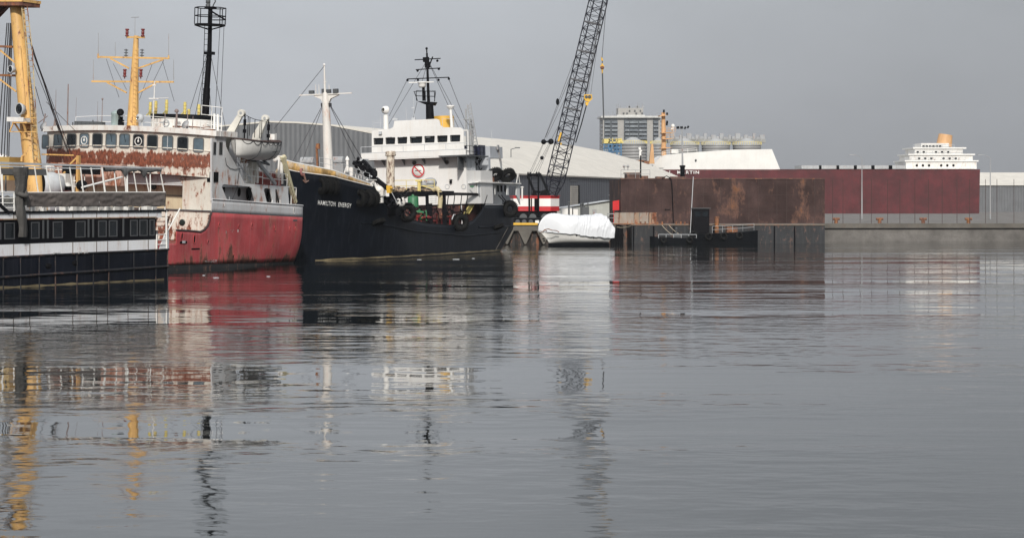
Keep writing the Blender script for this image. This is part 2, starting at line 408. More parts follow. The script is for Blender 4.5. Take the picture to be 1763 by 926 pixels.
# continuation of the terminal to the right of the shed
low = thing('low_building', 'low pale building with a small shutter in front of the grey shed', 'building')
b = MB(); Y0 = 330
poly = [at(950,372,Y0), at(1060,372,Y0), at(1060,345,Y0), at(1052,345.5,Y0), at(950,361,Y0)]
b.prism(poly, (0,9,0)); b.build('wall', mat('pale_green_grey_cladding', (.42,.43,.40), .6, dirt=.1, corr=(0,.5,.006)), low)
b = MB(); b.prism([at(949.5,361.3,Y0-.4), at(1052,345.6,Y0-.4), at(1052,344.8,Y0-.4), at(949.5,360.5,Y0-.4)], (0,9.6,0)); b.build('roof', M_['lightgrey'], low)
block('shutter', 1020, 1027, 360.5, 370, Y0-.06, .05, M_['grey'], low)
hs_ = thing('hut', 'small white hut with a sloping roof beside the red board', 'hut')
b = MB(); b.prism([at(1060,342,335),at(1069,342,335),at(1069,332,335),at(1060,337,335)], (0,4,0)); b.build('wall', M_['lightgrey'], hs_)
b = MB(); b.prism([at(1055,336.5,334.5),at(1071,330,334.5),at(1071,329,334.5),at(1055,335.5,334.5)], (0,5,0)); b.build('roof', M_['white_clean'], hs_)
rb = MB(); rb.prism([at(1055,346.5,318),at(1069.5,344,318),at(1070.5,361.5,318),at(1055,362.5,318)], (0,.15,0)); p = at(1057,362,318); rb.tube((p.x,318.2,QZ),(p.x,318.2,p.z+1),.06); p = at(1067,362,318); rb.tube((p.x,318.2,QZ),(p.x,318.2,p.z+1),.06)
tag(rb.build('red_board', mat('bright_red_board', (.62,.008,.012), .5, dirt=.1)), 'bright red rectangular board standing against the left end of the rusty barge wall', 'board')
for (x0, x1, y0, y1, lab) in ((968,985,358,366.5,'white crate on the quay behind the crane, leftmost of two'),(987,995,359,367,'smaller white crate on the quay, in front of the beige door')):
    cr_ = thing('crate', lab, 'crate', group='white crates on the quay'); o = block('box', x0, x1, y0, y1, 312, 2.2, M_['white_clean'], cr_, base=QZ); block('lid', x0-.3, x1+.3, y0-.6, y0+.2, 311.9, 2.4, M_['lightgrey'], cr_)
for px_, top, wd, lab in ((979.5,349,.12,'thin dark post beside the white crates on the quay'),(1001,352,.16,'grey post with a cap on the quay behind the wrapped boat'),(1005,357,.17,'short dark bollard-like post behind the wrapped boat')):
    b = MB(); p = at(px_, 366, 309); t_ = at(px_, top, 309); b.tube((p.x,309,QZ), t_, wd); b.ball(t_, min(.2, wd*1.4), 8, 6); tag(b.build('post', M_['darkgrey'] if wd < .2 else M_['black']), lab, 'post')
b = MB(); p = at(1008,360,309); b.cbox((p.x,309,QZ+1.2),(.9,.6,2.4)); b.tube((p.x-.3,308.8,QZ+2.4),(p.x-.3,308.8,QZ+3.1),.08); b.tube((p.x+.3,308.8,QZ+2.4),(p.x+.3,308.8,QZ+2.9),.08)
tag(b.build('pump_cabinet', M_['darkgrey']), 'dark pump cabinet with stub pipes behind the white wrapped boat', 'cabinet')

# ------------------------------------------------------------------ rusty barge wall, pipes, rail
rusty = thing('rusty_barge', 'tall rust brown steel barge side rising behind the black pontoon', 'barge')
YB = 316
wallm = mat('rust_brown_plate', (.066,.040,.037), .85, rust=.055, rcol=(.13,.055,.02), rs=.30, dirt=.45, streak=.85, scol=(.045,.028,.027), spec=.2, bump=.05, bscale=1.2)
zt = at(0,308.5,YB).z; x0 = at(1069,0,YB).x; x1 = at(1420,0,YB).x
b = MB(); b.box((x0,YB,QZ-.05),(x1,YB+14,zt)); b.build('hull', wallm, rusty)
b = MB()
for k in range(1, 30):
    xx = x0+k*1.9+.3*math.sin(k*3); b.box((xx,YB-.03,QZ),(xx+.06,YB-.002,zt-.02))
for zz in (4.2, 6.3): b.box((x0,YB-.025,zz),(x1,YB-.003,zz+.05))
b.build('plate_seam', mat('dark_weld_seam', (.05,.03,.027), .85), rusty)
b = MB(); b.box((x0-.06,YB-.1,zt),(x1+.06,YB+.5,zt+.12)); b.build('gunwale', M_['brown'], rusty)
a = at(1078,309,YB+2); c_ = at(1100,299,YB+2); b = MB(); b.box((a.x,YB+1,zt),(c_.x,YB+4,c_.z)); b.box((a.x-.15,YB+.9,c_.z),(c_.x+.15,YB+4.1,c_.z+.12)); b.build('deck_box', M_['brown'], rusty)
b = MB(); rail(b, [(at(1070,0,YB).x,YB+.6,zt+.1),(at(1120,0,YB).x,YB+.6,zt+.1)], 1.15, 2, .03, 2.6); b.build('railing', M_['grey'], rusty)
b = MB(); p = at(1103,309,YB+1); b.tube(p, at(1103,268,YB+1), .1); b.build('pole', M_['black'], rusty)
b = MB(); p = at(1175,309,YB+3); q = at(1175,288,YB+3); b.tube(p, q, .32, n=12); b.tube(q, q+Vector((0,0,.25)), .4, n=12); b.build('exhaust_pipe', M_['black'], rusty)
b = MB(); b.path([at(1140,307,YB-.3), at(1148,303,YB-.3), at(1155,308,YB-.3), at(1157,320,YB-.3), at(1159.5,385,YB-.3)], .06); b.build('drain_pipe', M_['black'], rusty)
b = MB(); b.box((at(1131,0,YB).x,YB+.5,zt+.12),(at(1146,0,YB).x,YB+2,zt+.35)); b.cbox(at(1110,306,YB+1),(.9,.6,.5)); b.cbox(at(1167,306,YB+1),(2.2,.6,.3)); b.build('hatch', M_['brown'], rusty)
b = MB(); b.cbox(at(1149,361,YB-.05),(.7,.1,.06)); b.cbox(at(1153.5,359,YB-.05),(.06,.1,.35)); b.cbox(at(1146,361,YB-.05),(.06,.1,.35)); b.build('bracket', M_['black'], rusty)
for px_ in (1074.5, 1081):
    b = MB(); p = at(px_, 297, YB+.6); b.tube((p.x,p.y,zt+1.2), (p.x,p.y,zt+1.7), .05); b.ball((p.x,p.y,zt+1.75), .2, 8, 6); b.build('deck_lamp', M_['grey'], rusty)

# rusty guard panels of the walkway
gwk = thing('walkway', 'rust stained pale guard panels of the walkway above the black pontoon', 'walkway')
yw = 306
for i, (xa, xb, m) in enumerate(((1046,1057,0),(1057,1066,1),(1066,1092,1),(1092,1101,2),(1101,1117,1),(1117.5,1122,2),(1122,1131,2))):
    b = MB(); p = at(xa,0,yw).x; q = at(xb,0,yw).x; ztp = at(0,366+(1.5 if i == 0 else 0),yw).z; zb = QZ+.28
    if m: b.box((p+.06,yw,zb),(q-.06,yw+.05,ztp-.1))
    b.box((p,yw-.02,zb),(p+.09,yw+.08,ztp)); b.box((p,yw-.02,ztp-.1),(q,yw+.08,ztp)); b.box((p,yw-.02,zb-.1),(q,yw+.08,zb)); b.box((p,yw-.02,(zb+ztp)/2),(q,yw+.0,(zb+ztp)/2+.05))
    b.build('guard_panel', [M_['grey'], mat('stained_pale_panel', (.30,.26,.22), .7, rust=.12, streak=.8, scol=(.22,.12,.06)), mat('rusted_pale_panel', (.32,.25,.18), .8, rust=.3, streak=.9, scol=(.2,.09,.04), rs=.8)][m], gwk)
b = MB(); b.box((at(1040,0,yw).x,yw-.5,QZ+.06),(at(1133,0,yw).x,yw+1.2,QZ+.2)); b.build('deck_plank', M_['rust'], gwk)
# recess between wrapped boat and pontoon: dark fender timbers
tf = thing('timber_fender', 'dark timber fender piles in the gap right of the wrapped boat', 'fender')
for k in range(7):
    b = MB(); p = at(1051+k*3.2,0,304.6); b.box((p.x,304.4,-1),(p.x+.19,304.9,QZ+.0+.1*math.sin(k*5))); b.build('pile', M_['blacksteel'], tf)
b = MB(); b.box((at(1050,0,305).x,304.92,.9),(at(1074,0,305).x,305.1,1.2)); b.build('wale', M_['blacksteel'], tf)
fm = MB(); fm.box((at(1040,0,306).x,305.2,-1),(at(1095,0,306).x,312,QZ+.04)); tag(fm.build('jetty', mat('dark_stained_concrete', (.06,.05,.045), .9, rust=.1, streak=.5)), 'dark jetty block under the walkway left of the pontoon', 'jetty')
# black pontoon and workboat
pon = thing('pontoon', 'long black steel pontoon moored below the rusty barge', 'pontoon')
b = MB(); xa = at(1088,0,300).x; xb = at(1420,0,300).x; zt2 = at(0,388,300).z
b.box((xa,300,-.6),(xb,311,zt2)); b.build('hull', mat('black_pontoon_paint', (.012,.014,.018), .6, rust=.03, rcol=(.08,.03,.015), dirt=.4, streak=.5, scol=(.05,.05,.05), bump=.02), pon)
b = MB(); b.box((xa-.1,299.9,zt2-.02),(xb,311.1,zt2+.1)); b.build('deck', mat('worn_deck_edge', (.14,.115,.09), .8, rust=.12), pon)
b = MB()
for k in range(9): b.tube((xa+k*2.6+.2,299.92,-.3),(xa+k*2.6+.2,299.92,zt2-.1),.09)
b.build_each('rib', M_['blacksteel'], pon)
for k, (px_, wd) in enumerate(((1107,.5),(1136,.35),(1168,.45),(1183,.4))):
    b = MB(); p = at(px_,386,301); b.tube((p.x-.3,301,zt2+.1),(p.x-.3,301,zt2+.5),.11); b.tube((p.x+.3,301,zt2+.1),(p.x+.3,301,zt2+.5),.11); b.box((p.x-.5,300.8,zt2+.1),(p.x+.5,301.2,zt2+.16)); b.build('bollard', M_['rust'], pon)
def rope(name, a, b_, sag, label, r=.035):
    mb = MB(); n = 10; pts = []
    for i in range(n+1):
        t = i/n; p = a.lerp(b_, t); p.z -= sag*4*t*(1-t); pts.append(p)
    mb.path(pts, r, 5); return tag(mb.build(name, M_['rope']), label, 'rope')
wb = thing('workboat', 'low dark workboat lying against the black pontoon', 'workboat')
fw = Frame(at(1118,418,297)*1, 90); fw.M.translation = Vector((at(1118,0,297).x,296.6,0)); wb.matrix_world = fw.M
hm = MB(); rows = []
for i in range(13):
    t = i/12; x = 6.6*t; hb = 1.15*(1-(1-min(1, t*2.6))**2)**.5*(1 if t < .85 else 1-.3*(t-.85)/.15); zt_ = .75+.25*(1-t)**2
    rows.append([Vector((x, -hb, zt_)), Vector((x, -hb*.85, -.2)), Vector((x, hb*.85, -.2)), Vector((x, hb, zt_))])
hm.grid(rows, sm=False); hm.add([r for r in rows[-1]], [(0,1,2,3)]); hm.build('hull', M_['black'], wb)
hm = MB(); hm.grid([[r[0]+Vector((0,.02,-.15)), r[3]+Vector((0,-.02,-.15))] for r in rows], sm=False); hm.build('deck', M_['darkgrey'], wb)
hm = MB(); rail(hm, [(1.0,-.9,.75),(5.8,-1.0,.72)], .5, 1, .03, .9); hm.build('railing', M_['lightgrey'], wb)
hm = MB(); hm.box((3.0,-.3,.6),(3.9,.4,1.3)); hm.tube((3.4,0,1.3),(3.4,0,1.9),.08); hm.ball((3.4,0,1.95),.16,8,6); hm.build('console', M_['darkgrey'], wb)
hm = MB(); hm.torus((4.9,-1.25,.55),(0,1,0),.32,.14); hm.torus((1.6,-1.1,.55),(0,1,0),.3,.13); hm.build('fender_ring', M_['rubber'], wb)
rope('mooring_rope', at(1139,387,300), at(1161,406,297), .15, 'pale mooring rope running down to the workboat, left of two')
rope('mooring_rope', at(1151,387,300), at(1173,405,297), .15, 'pale mooring rope running down to the workboat, right of two')
rope('mooring_rope', at(1062,391,303), at(1093,386,300), .2, 'slack pale rope hanging across the timber fender piles')
# dark tug-like pusher at the right edge of the photograph
pus = thing('push_tug', 'dark push tug with a black wheelhouse at the right end of the pontoon', 'tug')
xa = at(1189,0,298).x
def pbx(name, a, c_, m, parent=None): b = MB(); b.box(a, c_); return b.build(name, m, parent or pus)
hm = MB(); rows = []
for i in range(15):
    t = i/14; x = xa+8.5*t; hb = 1.5*(1-max(0, t-.75)**2*6); zt_ = 1.25+.5*t*t
    rows.append([Vector((x, 298.2-hb, zt_)), Vector((x, 298.2-hb*.8, -.5)), Vector((x, 298.2+hb*.8, -.5)), Vector((x, 298.2+hb, zt_))])
hm.grid(rows, sm=False, close=True); hm.add(rows[0], [(0,1,2,3)]); hm.add(rows[-1], [(3,2,1,0)]); hm.build('hull', M_['black'], pus)
dh = pbx('deckhouse', (xa+.25,297.3,1.3), (xa+2.3,299.1,4.5), M_['blacksteel'])
pbx('roof', (xa+.1,297.15,4.505), (xa+2.45,299.25,4.6), M_['darkgrey'], dh)
for k in range(2): pbx('window', (xa+.5+k*.95,297.27,3.5), (xa+1.15+k*.95,297.295,4.15), M_['glass'], dh)
b = MB(); b.tube((xa+3.4,298.3,1.4),(xa+3.4,298.3,3.3),.28,n=12); b.tube((xa+3.4,298.3,3.3),(xa+3.4,298.3,3.5),.33,n=12); b.build('exhaust_stack', M_['rust'], pus)
b = MB(); rail(b, [(xa+2.6,296.8,1.4),(xa+6.5,296.85,1.6),(xa+8.0,297.2,1.75)], .85, 2, .03, 1.2); b.build('railing', M_['grey'], pus)
b = MB(); b.cbox((xa+5.3,298.2,1.8),(1.4,1.0,.7)); b.tube((xa+5,297.6,1.9),(xa+5,298.8,1.9),.35,n=12); b.build('winch', M_['rust'], pus)
b = MB(); b.tube((xa-.05,298,1.3),(xa+.35,298,8.6),.05); b.build('mast', M_['lightgrey'], pus)
for px_, z_ in ((.2,1.2),(2.1,.95),(4.0,1.0),(6.0,1.1)):
    b = MB(); b.torus((xa+px_,296.6,z_),(0,1,0),.36,.14); b.build('fender_ring', M_['rubber'], pus)
# ------------------------------------------------------------------ distant things
hz_grey = mat('hazy_concrete', (.36,.35,.33), .8, dirt=.08)
tw = thing('apartment_tower', 'tall grey apartment tower with blue balconies and rooftop antennas', 'tower block')
YT = 1800
def tb(px0, px1, py0, py1, dy0, dy1): a = at(px0,py1,YT); b_ = at(px1,py0,YT); return (a.x,YT+dy0,a.z),(b_.x,YT+dy1,b_.z)
b = MB(); lo, hi = tb(1038,1137,203,352,0,24); b.box((lo[0],lo[1],QZ),hi); b.build('wall', hz_grey, tw)
b = MB(); b.box(*tb(1034,1139,200,203.2,-3,26)); b.box(*tb(1062,1110,198.2,200,-1,20)); b.build('roof_slab', mat('pale_roof_slab', (.55,.55,.53), .7), tw)
b = MB(); b.box(*tb(1065,1108,186,198,2,16)); pent = b.build('penthouse', hz_grey, tw)
b = MB()
for px_ in (1084.5,1093.5,1103): b.box(*tb(px_-1.2,px_+1.2,189.5,192.5,1.4,2)); 
for px_ in (1074,1080,1096,1106): b.box(*tb(px_-1.5,px_+1.5,194,196.5,1.2,2))
b.build_each('vent', M_['darkgrey'], pent)
b = MB()
for i, px_ in enumerate((1040,1047.5,1052,1054.5,1062,1065,1068,1079,1083.5,1091,1098,1101,1105,1107.6,1118,1131)):
    zb = 200 if px_ < 1061 or px_ > 1110 else 186
    b.tube(at(px_,zb,YT+3), at(px_+(.8 if i % 3 == 0 else 0), zb-(4,7,3,9,6,8,5)[i % 7], YT+3), .28, .15, n=5)
for px_ in (1083,1084,1096,1098,1107): b.cbox(at(px_,184.5,YT+3), (1.6,1,1.2))
b.build('antenna', M_['grey'], tw)
blue = mat('blue_grey_glazing', (.10,.115,.128), .45, spec=.3, dirt=.6); balm = mat('pale_balcony_front', (.20,.225,.245), .6, dirt=.3); balm2 = mat('grey_balcony_front', (.12,.14,.16), .6)
for (xa, xb) in ((1040,1063),(1074,1114),(1124,1133.5)):
    b = MB(); a, c_ = tb(xa,xb,204.5,349,-.3,-.01); b.box(a,c_); b.build('glazing', blue, tw)
for fl in range(21):
    y = 206+fl*6.8
    for (xa, xb) in ((1041,1050),(1053,1063),(1076,1083),(1084,1098),(1100,1113),(1125,1133)):
        b = MB(); b.box(*tb(xa,xb,y+3.3,y+6.0,-1.9,-.31)); b.box(*tb(xa-.3,xb+.3,y+6.0,y+6.7,-2.0,-.02)); b.build('balcony', balm if (fl*7+xa) % 3 else balm2, tw) if fl < 10 else None
b = MB()
for fl in range(11): y = 208+fl*6.8; b.box(*tb(1034.3,1038,y,y+2.6,2,8)); b.box(*tb(1137,1140.5,y,y+2.6,2,8))
b.build_each('side_balcony', mat('grey_side_balcony', (.16,.17,.19), .7), tw)

silo_m = mat('weathered_silo_steel', (.27,.27,.27), .55, metal=.1, streak=.2, corr=(2, 1.2, .12), dirt=.08)
def silo(px0, px1, top, Y, label, cone=2.5):
    t = thing('silo', label, 'silo', group='grey silos of the terminal'); a = at(px0,top,Y); b_ = at(px1,top,Y); r = (b_.x-a.x)/2; c_ = Vector(((a.x+b_.x)/2,Y+r,0))
    mb = MB(); mb.lathe(c_, [(r,QZ),(r,a.z)], 40, sm=True); mb.build('shell', silo_m, t)
    mb = MB(); mb.lathe(c_, [(r+.2,a.z-.3),(r+.2,a.z),(r*.2,a.z+cone),(.01,a.z+cone)], 40, sm=False); mb.build('roof', M_['galv'], t)
    mb = MB()
    for k in range(40):
        an = 2*math.pi*k/40; p = c_+Vector(((r+.2)*math.cos(an),(r+.2)*math.sin(an),a.z)); mb.tube(p,p+Vector((0,0,1.1)),.09,n=4)
    mb.path([c_+Vector(((r+.2)*math.cos(2*math.pi*k/40),(r+.2)*math.sin(2*math.pi*k/40),a.z+1.1)) for k in range(41)], .09, 4); mb.build('roof_railing', M_['yellow_pale'], t)
silo(1069,1116,247,900,'grey corrugated silo behind the shed, below the tower block')
silo(1122,1148,247.5,960,'narrow grey silo between the orange post and the yellow mast')
silo(1158,1206,249,900,'wide grey silo behind the floodlight pole')
silo(1212,1260,249,900,'wide grey silo farther right, next beyond the floodlight pole',)
silo(1266,1314,249,900,'rightmost wide grey silo of the row')
con = thing('conveyor_gallery', 'grey conveyor gallery running along the tops of the silos', 'conveyor')
b = MB(); b.box(tuple(at(1150,246,905)), tuple(at(1318,239.5,905)+Vector((0,4,0)))); b.build('gallery', mat('hazy_cladding', (.27,.27,.26), .7, dirt=.3), con)
b = MB()
for k in range(24): px_ = 1151+k*7; p = at(px_,239.5,907); h = (1.0,2.2,.8,1.6)[k % 4]; b.cbox(p+Vector((0,0,h/2)), (1.1+.4*(k % 3),1,h))
b.build('head_box', M_['grey'], con)
b = MB()
for k in range(12): p = at(1152+k*14,249,904.5); b.bar(p, p+Vector((1.3,0,1.9)), .2, .2)
b.build('truss', M_['galv'], con)
# blue and yellow loading frame
lf = thing('loading_frame', 'blue steel frame with yellow top left of the silo', 'loading tower'); YL = 860
b = MB(); bl = mat('blue_steel', (.05,.15,.28), .5, dirt=.3)
for px_ in (1040,1048,1053.5,1062,1069.5):
    for dy in (0,6): p = at(px_,0,YL+dy).x; b.box((p-.2,YL+dy,QZ),(p+.2,YL+dy+.4,at(0,247,YL).z))
for py_ in (250,256,262,268,275,284): z = at(0,py_,YL).z; a = at(1040,0,YL).x; c_ = at(1069.5,0,YL).x; b.box((a,YL+.05,z),(c_,YL+.35,z+.35)); b.box((a,YL+6.05,z),(c_,YL+6.35,z+.35))
for i, (pa, pb) in enumerate(((1040,1048),(1062,1069.5),(1053.5,1062))): b.bar(at(pa,268,YL+.2), at(pb,250,YL+.2), .22, .22)
b.build('frame', bl, lf)
b = MB(); b.box(tuple(at(1058,262,YL+1)), tuple(at(1064,248,YL+4))); b.box(tuple(at(1049,266,YL+2)), tuple(at(1053,250,YL+5))); b.build('cladding', mat('blue_cladding', (.09,.24,.42), .5), lf)
b = MB(); b.box(tuple(at(1040,247,YL-.2)), tuple(at(1047,240,YL+6))); b.box(tuple(at(1047,246.5,YL-.2)), tuple(at(1070,245,YL+6)))
for px_ in (1049,1054.5,1061,1069): p = at(px_,246,YL); b.box((p.x-.15,YL-.2,p.z),(p.x+.15,YL,p.z+1.7))
b.box(tuple(at(1047,240.6,YL-.2)), tuple(at(1070,239.9,YL))); b.box(tuple(at(1064,245,YL)), tuple(at(1069,239.5,YL+4))); b.build('guard_rail', M_['yellow_pale'], lf)
# low warehouse on the far right, beyond the photograph's edge
wh = thing('warehouse', 'long low grey warehouse far beyond the quay on the right', 'warehouse'); Yw = 760
b = MB(); a = at(1480,0,Yw).x; c_ = at(1960,0,Yw).x; b.box((a,Yw,QZ),(c_,Yw+40,11)); b.build('wall', shed_wall, wh)
b = MB(); b.prism([(a-.5,Yw-.6,11),(a-.5,Yw+20,15.5),(a-.5,Yw+40.6,11)], (c_-a+1,0,0)); b.build('roof', shed_roof, wh)

# floodlight pole
fp = thing('light_pole', 'slender grey floodlight pole with four lamps above the white freighter', 'light pole'); YP = 520
b = MB(); base = at(1177,300,YP); base.z = QZ; top = at(1174,222.5,YP); b.tube((top.x+.35,YP,QZ), top, .28, .14, n=8); b.build('pole', M_['grey'], fp)
b = MB(); b.tube(at(1165.5,221.5,YP), at(1184.5,219.5,YP), .08); b.build('cross_bar', M_['grey'], fp)
for px_, py_ in ((1167,220),(1173.4,220),(1179.5,220.5),(1184.5,219)):
    b = MB(); M = Matrix.Rotation(.5 if px_ > 1176 else -.1, 4, 'Y'); b.cbox(at(px_,py_,YP), (.38 if px_ > 1176 else .6,.4,.55), M); b.build('floodlight', M_['black'], fp)

# ------------------------------------------------------------------ the white and red lake freighter
fr = thing('lake_freighter', 'white and dark red lake freighter with a yellow mast behind the barge', 'ship'); YF = 640
fred = mat('maroon_hull_paint', (.10,.014,.018), .6, dirt=.35, streak=.6, scol=(.05,.02,.018), bump=.06, bscale=.6)
def fp_(px, py, dy=0): return at(px, py, YF+dy)
b = MB()
edge = [(1104,300),(1122,290),(1132,280),(1140,270),(1148,266.5),(1160,265.5),(1200,262),(1260,258),(1330,257)]
rows = []
for k in range(40):
    px_ = 1104+k*(1700-1104)/39; tpy = interp(edge, px_) if px_ < 1335 else 257
    rows.append((px_, tpy))
xs = sorted(set([e_[0] for e_ in edge]+[1104+k*15 for k in range(40)]))
def hbF(px_): t = min(1, (px_-1098)/110); return 9*(1-(1-t)**2.2)
def lineF(px_): return 291.8+(px_-1130)*.0-.0
def topF(px_): return min(interp(edge, px_), 291)
bm_ = MB(); wt = MB()
def fpt(px_, py_, side_, fl=1):
    hb = hbF(px_)*fl; p = fp_(px_, py_); s_ = p.z
    return Vector((p.x, YF+10+side_*hb, s_))
r1 = []; r2 = []
for px_ in xs:
    t_ = topF(px_) if px_ < 1340 else 291.0
    r1.append([fpt(px_,371,-1,.9), fpt(px_,291.9,-1), fpt(px_,291.9,1), fpt(px_,371,1,.9)])
    r2.append([fpt(px_,291.8,-1), fpt(px_,t_ if t_ < 291 else 291.5,-1,1.02), fpt(px_,t_ if t_ < 291 else 291.5,1,1.02), fpt(px_,291.8,1)])
bm_.grid(r1, sm=False); wt.grid(r2, sm=False)
bm_.build('hull', fred, fr); wt.build('forecastle', M_['white_clean'], fr)
tx = MB()
def ft(a, b_): return Vector((lerp(fp_(1119.5,0).x, fp_(1203.5,0).x, a), YF-.0+0, lerp(fp_(0,301.2).z, fp_(0,294.2).z, b_)))
def ftw(a, b_):
    p = ft(a, b_); px_ = p.x/YF*F+CX; p.y = YF+10-hbF(px_)-.35; k = p.y/YF
    p.x *= k; p.z = H+(p.z-H)*k; return p
tx.text('PAUL  J.  MARTIN', ftw, 1.25, bold=.02); tx.build('ship_name', M_['letter'], fr)
yc = mat('buff_mast_paint', (.62,.36,.17), .55, dirt=.15, streak=.2)
mk = thing('radar_mast', None, None); mk.parent = fr
b = MB(); b.tube(fp_(1143,268,6), fp_(1142,194,6), .75, .55, n=10); b.build('pole', yc, mk)
b = MB()
for (x0_, x1_, y_) in ((1139,1164,228),(1141,1162,238.5),(1138,1158,254.5),(1136,1150,199)):
    b.prism([fp_(x0_,y_,4),fp_(x1_,y_-.8,4),fp_(x1_-6,y_+.9,4),fp_(x0_,y_+1.6,4)], (0,4,0))
b.build('platform', yc, mk)
b = MB()
for (x0_, x1_, y_) in ((1146,1163,226.5),(1146,1160,237)): rail(b, [fp_(x0_,y_,4),fp_(x1_,y_-.4,4)], .9, 2, .05, 1)
b.build('railing', yc, mk)
b = MB()
for px_, py_ in ((1148.5,196.5),(1148.5,210.5),(1143,191.5),(1148,214)): b.cbox(fp_(px_,py_,5), (.5,.4,.75))
b.build('lamp', M_['black'], mk)
b = MB(); b.ball(fp_(1158.5,217,6), .55); b.ball(fp_(1157,223,5), .4); b.tube(fp_(1158,226,6), fp_(1158.5,217,6), .3); b.build('radar_dome', M_['white_clean'], mk)
b = MB(); b.prism([fp_(1118,282,2),fp_(1127,282,2),fp_(1124.5,248,2),fp_(1121.5,248,2)], (0,1.5,0)); b.build('derrick_post', yc, fr)
b = MB(); b.tube(fp_(1102.5,272,2),fp_(1102,253,2),.35,.2); b.ball(fp_(1102,258,2),.35,8,6); b.cbox(fp_(1102,265,2),(.5,.5,1.6)); b.tube(fp_(1099,255,2),fp_(1105,261,2),.2); b.build('signal_mast', M_['white_clean'], fr)
b = MB(); b.cbox(fp_(1100,279,2),(2.5,2,1.0)); b.cbox(fp_(1111,280,2),(2,2,.8)); b.build('winch', M_['rust'], fr)
b = MB(); rail(b, [fp_(1140,268,3),fp_(1152,266,3),fp_(1200,262,2)], 1.1, 2, .05, 3); b.build('railing', M_['white_clean'], fr)
b = MB(); b.box(tuple(fp_(1156,264,3)), tuple(fp_(1164.5,257.5,6))); b.build('deck_locker', M_['white_clean'], fr)
b = MB(); b.box(tuple(fp_(1134,290.6,.5)), tuple(fp_(1142,289.4,.9))); b.ball(fp_(1198,276,.6), .28, 8, 6); b.build('fairlead', M_['darkgrey'], fr)
b = MB()
for k in range(9): px_ = 1380+k*30; b.box(tuple(fp_(px_,291,4)), tuple(fp_(px_+22,286,14)))
b.build('hatch_cover', M_['grey'], fr)
b = MB(); b.box(tuple(fp_(1560,291,3)), tuple(fp_(1660,278,16))); b.box(tuple(fp_(1566,278,3.6)), tuple(fp_(1655,267,15.6))); b.box(tuple(fp_(1575,267,4)), tuple(fp_(1640,256,15))); b.box(tuple(fp_(1586,256,4.6)), tuple(fp_(1622,248,12))); ah = b.build('aft_house', M_['white'], fr)
b = MB()
for (x0_, x1_, y_, d_) in ((1558,1662,278.4,2.6),(1564,1657,267.4,3.2),(1572,1643,256.4,3.6)): b.box(tuple(fp_(x0_,y_,d_)), tuple(fp_(x1_,y_-.7,16.4)))
b.build('deck_edge', M_['white_clean'], ah)
b = MB()
for (x0_, x1_, y_, d_) in ((1558,1662,277.6,2.7),(1564,1657,266.6,3.3),(1572,1643,255.6,3.7)): rail(b, [fp_(x0_,y_,d_), fp_(x1_,y_,d_)], 1.0, 2, .05, 1.6)
b.build('railing', M_['lightgrey'], ah)
for k in range(6): px_ = 1588+k*5.7; b = MB(); b.box(tuple(fp_(px_,254,4.5)), tuple(fp_(px_+4,250.5,4.62))); b.build('window', M_['glass'], ah)
for (x0_, n_, y_, d_) in ((1580,6,262,3.9),(1572,8,273,3.5),(1568,8,285,2.9)):
    for k in range(n_):
        if (k*5+n_) % 4 == 0: continue
        c1 = fp_(x0_+k*10.5,y_,d_); b = MB(); b.lathe(c1, [(.34,0),(.34,.05),(.01,.05)], 12, ax=(0,-1,0)); b.build('porthole', M_['dark'], ah)
b = MB(); b.tube(fp_(1625,252,9), fp_(1628,232,9), 2.2, 1.9, n=16); b.build('funnel', yc, fr)
tfar = MB()
rnd = random.Random(5)
for k in range(900):
    x = rnd.uniform(-900, 1500); yy = rnd.uniform(2300, 2500); h = rnd.uniform(4, 13)*(.7+.3*math.sin(x*.01)); r = rnd.uniform(4, 9)
    tfar.ball((x, yy, QZ+h*.6), (r, r, h*.5*rnd.uniform(.8,1.3)), 7, 5)
tag(tfar.build('distant_wood', mat('winter_wood', (.06,.055,.04), .9, dirt=.5, bump=.5, bscale=.8)), 'dull grey brown strip of far trees on the horizon beyond the harbour', 'trees', kind='stuff')

# fittings along the far quay
for k, px_ in enumerate((1440,1515,1590,1668)):
    t = thing('bollard', ['rusty mooring bollard on the far right quay, nearest the rusty barge','rusty mooring bollard on the far right quay below the maroon hull','rusty mooring bollard on the far right quay below the white deckhouse','rusty mooring bollard on the far right quay, the one nearest the right edge'][k], 'bollard', group='bollards on the far right quay')
    p = at(px_,0,331); b = MB(); b.tube((p.x,331.2,QZ),(p.x,331.2,QZ+.7),.28,.22,n=12); b.build('post', M_['rust'], t); b = MB(); b.tube((p.x-.5,331.2,QZ+.62),(p.x+.5,331.2,QZ+.62),.18,n=10); b.build('cross_head', M_['rust'], t)
for k, px_ in enumerate((1484,1705)):
    t = thing('street_lamp', ['grey quay lamp post standing in front of the maroon freighter hull','grey quay lamp post standing near the right edge, before the warehouse'][k], 'lamp post', group='lamp posts on the far quay')
    p = at(px_,0,420); b = MB(); b.tube((p.x,420,QZ),(p.x,420,QZ+11),.13,.07,n=8); b.build('post', M_['grey'], t); b = MB(); b.path([Vector((p.x,420,QZ+11)),Vector((p.x-.9,420,QZ+11.5)),Vector((p.x-1.6,420,QZ+11.6))],.05); b.cbox((p.x-1.9,420,QZ+11.58),(.8,.3,.14)); b.build('lamp_arm', M_['grey'], t)
qr = thing('quay_wall', 'long bare concrete quay wall on the far right beyond the barge', 'quay')
fcap = MB(); a_ = Vector((34,312,0)); c_ = Vector((330,330,0)); d_ = (c_-a_).normalized(); n_ = Vector((d_.y,-d_.x,0))
fcap.prism([a_+n_*.4+Vector((0,0,QZ-.5)), c_+n_*.4+Vector((0,0,QZ-.5)), c_-n_*.6+Vector((0,0,QZ-.5)), a_-n_*.6+Vector((0,0,QZ-.5))], (0,0,.62)); fcap.build('cap_beam', M_['concrete'], qr)
